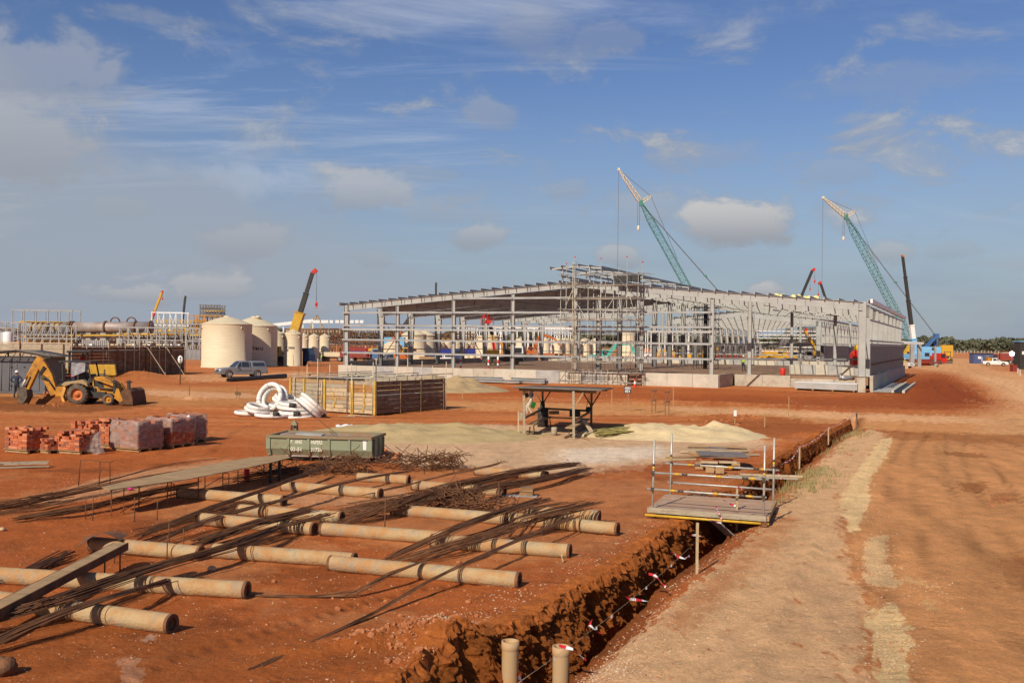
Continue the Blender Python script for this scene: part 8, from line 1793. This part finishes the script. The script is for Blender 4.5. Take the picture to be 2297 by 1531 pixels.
# ------------------------------------------------------------------ process plant far left
def rack(name, label, x0, x1, D, ztop, levels, nb, m=m_steelg, depth=6, brace=.6, zbot=0.0, cat='pipe rack', pipes=0, k_=.8):
    a, b = AT(x0, 770, D), AT(x1, 770, D); t = thing(name, label, cat, V(a.x, D, 0)); mb, hb, bb = MB(), MB(), MB(); Lx = b.x - a.x
    for y in (0, depth):
        for i in range(nb + 1): MB().bar((a.x + Lx * i / nb, D + y, zbot), (a.x + Lx * i / nb, D + y, ztop), .34 * k_, .34 * k_, up=(1, 0, 0)).build('post', m, t)
        for k in range(levels):
            z = zbot + (ztop - zbot) * (k + 1) / levels; MB().bar((a.x - .3, D + y, z - .2), (b.x + .3, D + y, z - .2), .3 * k_, .38 * k_).build('beam', m, t)
        for i in range(nb):
            for k in range(levels):
                if rnd.random() < brace:
                    z0, z1 = zbot + (ztop - zbot) * k / levels, zbot + (ztop - zbot) * (k + 1) / levels - .3; xa, xb = a.x + Lx * i / nb, a.x + Lx * (i + 1) / nb; xm = (xa + xb) / 2
                    bb.bar((xa, D + y + .02, z1), (xm, D + y + .02, z0), .17, .17, up=(0, 1, 0)); bb.bar((xb, D + y + .02, z1), (xm, D + y + .02, z0), .17, .17, up=(0, 1, 0))
    if bb.v: bb.build('bracing', m, t, kind='stuff')
    for k in range(pipes):
        y = D + depth * (k + .5) / pipes; z = zbot + (ztop - zbot) * rnd.choice((.34, .5, .67)) + .2; MB().tube([(a.x, y, z), (b.x, y, z)], .28, 7).build('pipe', rnd.choice((m_copper, m_steeld, m_yel2, m_plate)), t)
    return t
rack('pipe_rack', 'open steel frame with pitched top at the left end of the kiln', 27, 160, 300, 12.0, 3, 5, brace=.15, pipes=2); rack('pipe_rack', 'low braced pipe rack under the kiln', 40, 150, 285, 7.2, 2, 6, brace=.9, pipes=4)
rack('pipe_rack', 'braced pale pipe rack right of the kiln supports', 268, 393, 285, 7.0, 2, 6, brace=.8, pipes=4); rack('pipe_rack', 'narrow braced rack beside the front cream tank', 418, 462, 285, 6.8, 2, 3, brace=1, pipes=3); rack('pipe_rack', 'tall thin frame behind the right end of the kiln', 340, 408, 330, 12.5, 3, 5, m_white, brace=.2, pipes=2)
rack('pipe_rack', 'low grey frame running out of the left edge', -60, 30, 310, 6.6, 2, 5, m_steelg, brace=.2, pipes=2); rack('plant_tower', 'yellow and brown plant tower above the front tank', 422, 494, 340, 11.8, 2, 6, m_yel, depth=9, brace=.6, cat='plant tower', pipes=5)
tp2 = rack('plant_tower', 'scaffolded upper works on top of the yellow plant tower', 448, 492, 346, 15.6, 3, 7, m_steeld, depth=6, brace=.7, zbot=11.0, cat='plant tower', pipes=3)
for q in ((60, 470, 322, 5.6, 3, 34, m_steeld, .55), (90, 350, 306, 4.2, 2, 26, m_plate, .5), (255, 470, 316, 8.6, 3, 20, m_steelg, .35), (-40, 120, 330, 8.8, 3, 12, m_steelg, .3), (340, 470, 352, 10.4, 4, 12, m_wyel, .4)):
    rack('pipe_rack', {60: 'long dark congested rack of thin steel behind the kiln supports', 90: 'rusty rack of small pipes below the kiln shell', 255: 'grey thin multi level rack behind the braced racks right of the kiln', -40: 'thin grey frame behind the left end of the kiln', 340: 'yellowish tall rack before the plant tower'}[q[0]], q[0], q[1], q[2], q[3], q[4], q[5], q[6], depth=5, brace=q[7], pipes=7, k_=.5)
kl = thing('rotary_kiln', 'long grey rotary kiln cylinder with riding rings on steel supports', 'kiln', AT(240, 785, 295)); a, b = AT(62, 735, 295), AT(342, 733.5, 295)
MB().tube([a.lerp(b, .33), b], 1.62, 24).build('kiln_shell', mat('kiln_shell', (0.40, .36, .33), (.30, .22, .18), .25, .6, .3), kl)
for f in (.34, .36, .62, .86, .98): MB().tube([a.lerp(b, f), a.lerp(b, f + .012)], 1.95, 24).build('riding_ring', m_plate, kl)
for f0, f1, r, m in ((.03, .17, 1.3, m_yel), (.20, .30, 1.35, m_wyel), (.29, .34, 1.7, m_steeld)): MB().tube([a.lerp(b, f0), a.lerp(b, f1)], r, 18).build('feed_section', m_sandb if r < 1.36 else m, kl)
for f in (.04, .08, .12, .22, .26): MB().tube([a.lerp(b, f), a.lerp(b, f + .01)], 1.5, 18).build('section_flange', m_plate, kl)
for f in (.36, .50, .62, .75, .86, .96):
    p = a.lerp(b, f); MB().box((p.x, p.y, p.z / 2 - .8), (1.6, 3, p.z - 1.6)).build('support_pier', m_concg, kl)
for f in (.70, .83): p = a.lerp(b, f) + V(0, 0, 1.6); mb = MB(); mb.lathe([(1.2, -.2), (1.5, -.2), (1.5, .2), (1.2, .2), (1.2, -.2)], 18, Matrix.Translation(p) @ Matrix.Rotation(R(90), 4, 'X')); mb.build('drive_gear', m_plate, kl)
MB().bar(a.lerp(b, .3) + V(0, -2, -2.3), b + V(0, -2, -2.3), .4, .5).build('walkway', m_wyel, kl)
for lb, x0, x1, ytop, D in (('row of grey steel ribs stacked above the formwork wall', 185, 245, 762, 240), ('dark grey stack of sheets left of the front tank', 412, 452, 784, 185)):
    p0, p1 = AT(x0, ytop, D), AT(x1, ytop, D); s = thing('sheet_stack', lb, 'steel stack', V(p0.x, D, 0)); n = 14
    for k in range(n): MB().box(((p0.x + (p1.x - p0.x) * (k + .5) / n), D, p0.z / 2), ((p1.x - p0.x) / n * .72, 1.2, p0.z)).build('rib', m_copper if k % 2 else m_steelg, s)
for lb, px, D, r, m in (('left grey silo at the left edge', 8, 270, 1.1, m_steelg), ('right white silo at the left edge', 17.5, 268, 1.25, m_white)):
    x, v = ray(px, 775); c = V(x * D, D, 0); lathe_thing('silo', lb, 'silo', c, [(r, 0), (r, 4.6), (r * .8, 5.0), (.001, 5.1)], m)
# pipe bridge and lamp frames behind the small tanks, left of the hall
rack('pipe_bridge', 'long brown pipe bridge behind the small tanks', 640, 850, 300, 7.2, 2, 16, m_plate, depth=5, brace=.5, cat='pipe bridge', pipes=5)
pb2 = thing('conveyor', 'white sloping conveyor above the pipe bridge', 'conveyor', AT(700, 780, 310)); MB().bar(AT(612, 729, 310), AT(703, 719, 310), 1.0, 1.0).build('gallery', m_white, pb2); MB().bar(AT(640, 741, 308), AT(765, 741, 308), 1.6, 1.3).build('top_deck', m_wood[1], pb2)
for px in (636, 680, 702): p = AT(px, 726, 310); MB().bar((p.x, p.y, 0), p, .35, .35, up=(1, 0, 0)).build('trestle', m_white, pb2)
for i, px in enumerate((700, 719, 738, 762, 784, 806)):
    D = 305; p = AT(px, 721, D); s = thing('lamp_mast', '%s twin floodlight mast from the left above the pipe bridge' % ('first', 'second', 'third', 'fourth', 'fifth', 'sixth', 'seventh')[i], 'lamp mast', V(p.x, D, 0), 'lamp masts above the pipe bridge'); MB().bar((p.x, D, 0), p, .2, .2, up=(1, 0, 0)).build('mast', m_steelg, s)
    for dx in (-.75, .75): MB().box(p + V(dx, -.1, 0), (1.1, .3, .9)).build('floodlight', m_white, s)
pmp = thing('concrete_pump', 'concrete pump with folded brown boom arching above the pipe bridge', 'concrete pump', AT(690, 785, 330)); 
for a, b in (((690, 745), (711, 707)), ((711, 707), (729, 745)), ((690, 745), (694, 765))): MB().bar(AT(*a, 330), AT(*b, 330), .5, .6, up=(0, 1, 0)).build('boom_arm', m_sandb, pmp)
MB().box(AT(695, 780, 330), (9, 2.5, 2.5)).build('truck_body', m_white, pmp)
rack('far_shed_frame', 'far pale steel shed frame seen through the middle of the hall', 1020, 1300, 330, 9.0, 2, 22, m_white, depth=20, brace=.05, cat='steel building'); rack('far_shed_frame', 'second far pale frame behind the interior columns', 1440, 1620, 340, 8.4, 2, 14, m_white, depth=20, brace=.05, cat='steel building')
rack('pipe_rack', 'brown congested pipe rack behind the tarpaulin row', 860, 1060, 310, 6.5, 2, 16, m_plate, depth=8, brace=.6, pipes=5)
# open shed by the big crane, huts and bits on the far right
sh = thing('open_shed', 'low open steel shed with flat pale roof at the right of the hall', 'steel shed', AT(2050, 812, 200)); D = 200
a, b = AT(1990, 767.5, D + 18), AT(2072, 772, D - 4); MB().hexa([a + V(0, 0, 0), b, b + V(0, 10, 0), a + V(0, 10, 0), a + V(0, 0, .4), b + V(0, 0, .4), b + V(0, 10, .4), a + V(0, 10, .4)]).build('roof_slab', m_white, sh)
for px, w in ((2020, .25), (2046, .75), (2062, .65), (2098, .35)): p = AT(px, 775, D); MB().bar((p.x, D, 0), (p.x, D, AT(px, 771.5 if px < 2080 else 776, D).z), w, w, up=(1, 0, 0)).build('post', m_steelg, sh)
MB().bar(AT(2058, 812, D), AT(2104, 813, D), .5, .3).build('kerb', m_dred, sh)
def hut(label, px, py, D, sx, sz, m, roof=m_black):
    p = AT(px, py, D); p.z = 0; t = thing('site_hut', label, 'site hut', p); MB().box(p + V(0, 0, sz / 2), (sx, 2.4, sz)).build('walls', m, t); MB().box(p + V(0, 0, sz + .08), (sx + .3, 2.8, .14)).build('roof', roof, t); MB().box(p + V(sx * .2, -1.22, sz * .42), (.8, .05, sz * .8)).build('door', m_steeld, t); MB().box(p + V(-sx * .2, -1.22, sz * .6), (.8, .05, .6)).build('window', m_white, t)
hut('blue site hut with flat dark roof by the far road', 2201, 800, 250, 4.9, 2.5, mat('dull_blue_paint', (0.075, 0.10, 0.21), (0.06, 0.08, 0.17), 2, .6)); hut('dark tall hut cut off by the right edge', 2296, 795, 190, 2.6, 5.2, m_black, m_lblue); hut('brown hut behind the concrete truck', 2262, 792, 300, 4, 3, m_wood[3])
def skip_box(label, px, py, D, sx, sy, sz, m, cat='container', name='steel_box', z=0.0):
    p = AT(px, py, D); p.z = z; t = thing(name, label, cat, p); MB().box(p + V(0, 0, sz / 2), (sx, sy, sz)).build('box_body', m, t); MB().box(p + V(0, 0, sz + .03), (sx + .1, sy + .1, .06)).build('box_lid', m, t)
skip_box('dark red steel box in front of the welding flash', 2274, 810, 170, .9, .9, 1.1, m_dred); skip_box('yellow and black generator by the blue hut', 2219, 800, 230, 1.0, 1.0, 1.7, m_yel); skip_box('red steel tray beside the open shed', 2078, 800, 215, 2.6, 2, 1.2, m_red); skip_box('white cabinet behind the hall by the open shed', 2030, 808, 182, .9, .8, 1.3, m_wood[2])
skip_box('brown plywood crate on the ground left of the tarpaulin row', 958, 806, 162, 2.4, 1.6, 1.4, m_wood[0], 'crate', 'plywood_crate'); skip_box('cream plywood crate right of the brown crate', 938, 800, 166, 2.2, 1.5, 2.2, m_tank, 'crate', 'plywood_crate'); skip_box('rust red steel frame behind the first bay', 800, 790, 230, 6, 3, 2.4, m_dred, 'steel frame', 'steel_rack'); skip_box('blue cover above the wide low tank', 880, 775, 200, 5, 3, 4.6, m_lblue)
skip_box('mound cover of brown sheets beyond the middle bays', 1236, 806, 215, 5, 3, 1.6, m_soilr, 'sheet stack', 'sheet_stack'); skip_box('orange brown spoil box beyond the scaffold', 1275, 806, 215, 6, 3, 1.5, m_wood[3], 'container', 'steel_box')
# welding arc on the far right
p = AT(2270, 793, 168); wl = thing('welding_arc', 'dazzling white welding flash above the dark red box', 'welding flash', p); me_ = bpy.data.materials.new('arc_light'); me_.use_nodes = True; bs = me_.node_tree.nodes['Principled BSDF']; bs.inputs['Emission Color'].default_value = (.9, .85, 1, 1); bs.inputs['Emission Strength'].default_value = 14
mb = MB(); mb.ball(p, .38, 12, 8); mb.build('arc', me_, wl); MB().tube([(p.x, p.y + .1, 1.15), p], .05, 6).build('rod', m_steeld, wl)
for px, py, lb in ((2283, 838, 'left pale post pair in the dirt at the right edge'), (2288, 842, 'right pale post of the pair in the dirt at the right edge')): 
    q = GG(px, py); mb = MB(); mb.bar(q, q + V(0, 0, .9), .16, .16, up=(0, 1, 0)); solo(mb, 'marker_post', m_conc, lb, 'post', q)
# dark steel pipes lying behind the pickup
for k, lb in enumerate(('front dark steel pipe lying before the silver pickup', 'rear dark steel pipe lying before the silver pickup')):
    a, b = G(512 + 16 * k, 852 - 1 * k, .21), G(640, 843 - k, .21); t = thing('steel_pipe', lb, 'steel pipe', a, 'dark steel pipes before the pickup'); mb = MB(); d = (b - a).normalized(); mb.lathe([(.21, 0), (.21, (b - a).length), (.17, (b - a).length), (.17, 0), (.21, 0)], 18, Matrix.Translation(a) @ d.to_track_quat('Z', 'Y').to_matrix().to_4x4()); mb.build('pipe_wall', m_black, t)

# ------------------------------------------------------------------ far forest that reads as one mass
def forest():
    mb = MB(); tk = MB(); r_ = random.Random(5)
    def tree(x, y, h, w):
        tk.tube([(x, y, 0), (x + r_.uniform(-.3, .3), y, h * .6)], [.28, .15], 4, False, False)
        for _ in range(40):
            a = r_.random() * 6.28; q = r_.random(); zz = h * (.06 + .94 * q ** .9); rad = w * math.sqrt(max(.12, 1 - ((zz / h - .5) / .56) ** 2)) * math.sqrt(r_.random()); c = V(x + rad * math.cos(a), y + rad * math.sin(a), zz)
            s = r_.uniform(.35, 1.0) * w * .30; n = V(r_.gauss(0, 1), r_.gauss(-.6, 1), r_.gauss(.5, .8)).normalized(); u = n.orthogonal().normalized() * s; v = n.cross(u)
            mb.add([c - u - v * .6, c + u * .8 - v, c + u + v * .7, c - u * .7 + v], [(0, 1, 2, 3)])
    for i in range(2400):
        az = r_.uniform(-31, 31); d = r_.uniform(760, 860); h = r_.uniform(8.5, 11) * (1 + .12 * math.sin(az * 1.7) + .08 * math.sin(az * 5.1)); tree(d * math.tan(R(az)), d, h, r_.uniform(3.2, 5.6))
    for i in range(60):
        az = r_.uniform(8, 12); d = r_.uniform(420, 520); tree(d * math.tan(R(az)), d, r_.uniform(8, 11), r_.uniform(2, 3.2))
    o = mb.build('forest', m_leaf); o['kind'] = 'stuff'; o2 = tk.build('forest_trunks', m_bark); o2['kind'] = 'stuff'
    # scrub strip in front
    fb = MB()
    for i in range(130): 
        x = 150 + i * 2.2; y = 640; fb.bar((x, y, 0), (x, y, 1.9), .25, .25, up=(1, 0, 0))
    for z in (.7, 1.4): fb.bar((150, 640, z), (436, 640, z), .08, .12)
    solo(fb, 'boundary_fence', m_conc, 'long pale post fence before the forest on the right', 'fence', V(150, 640, 0))
forest()
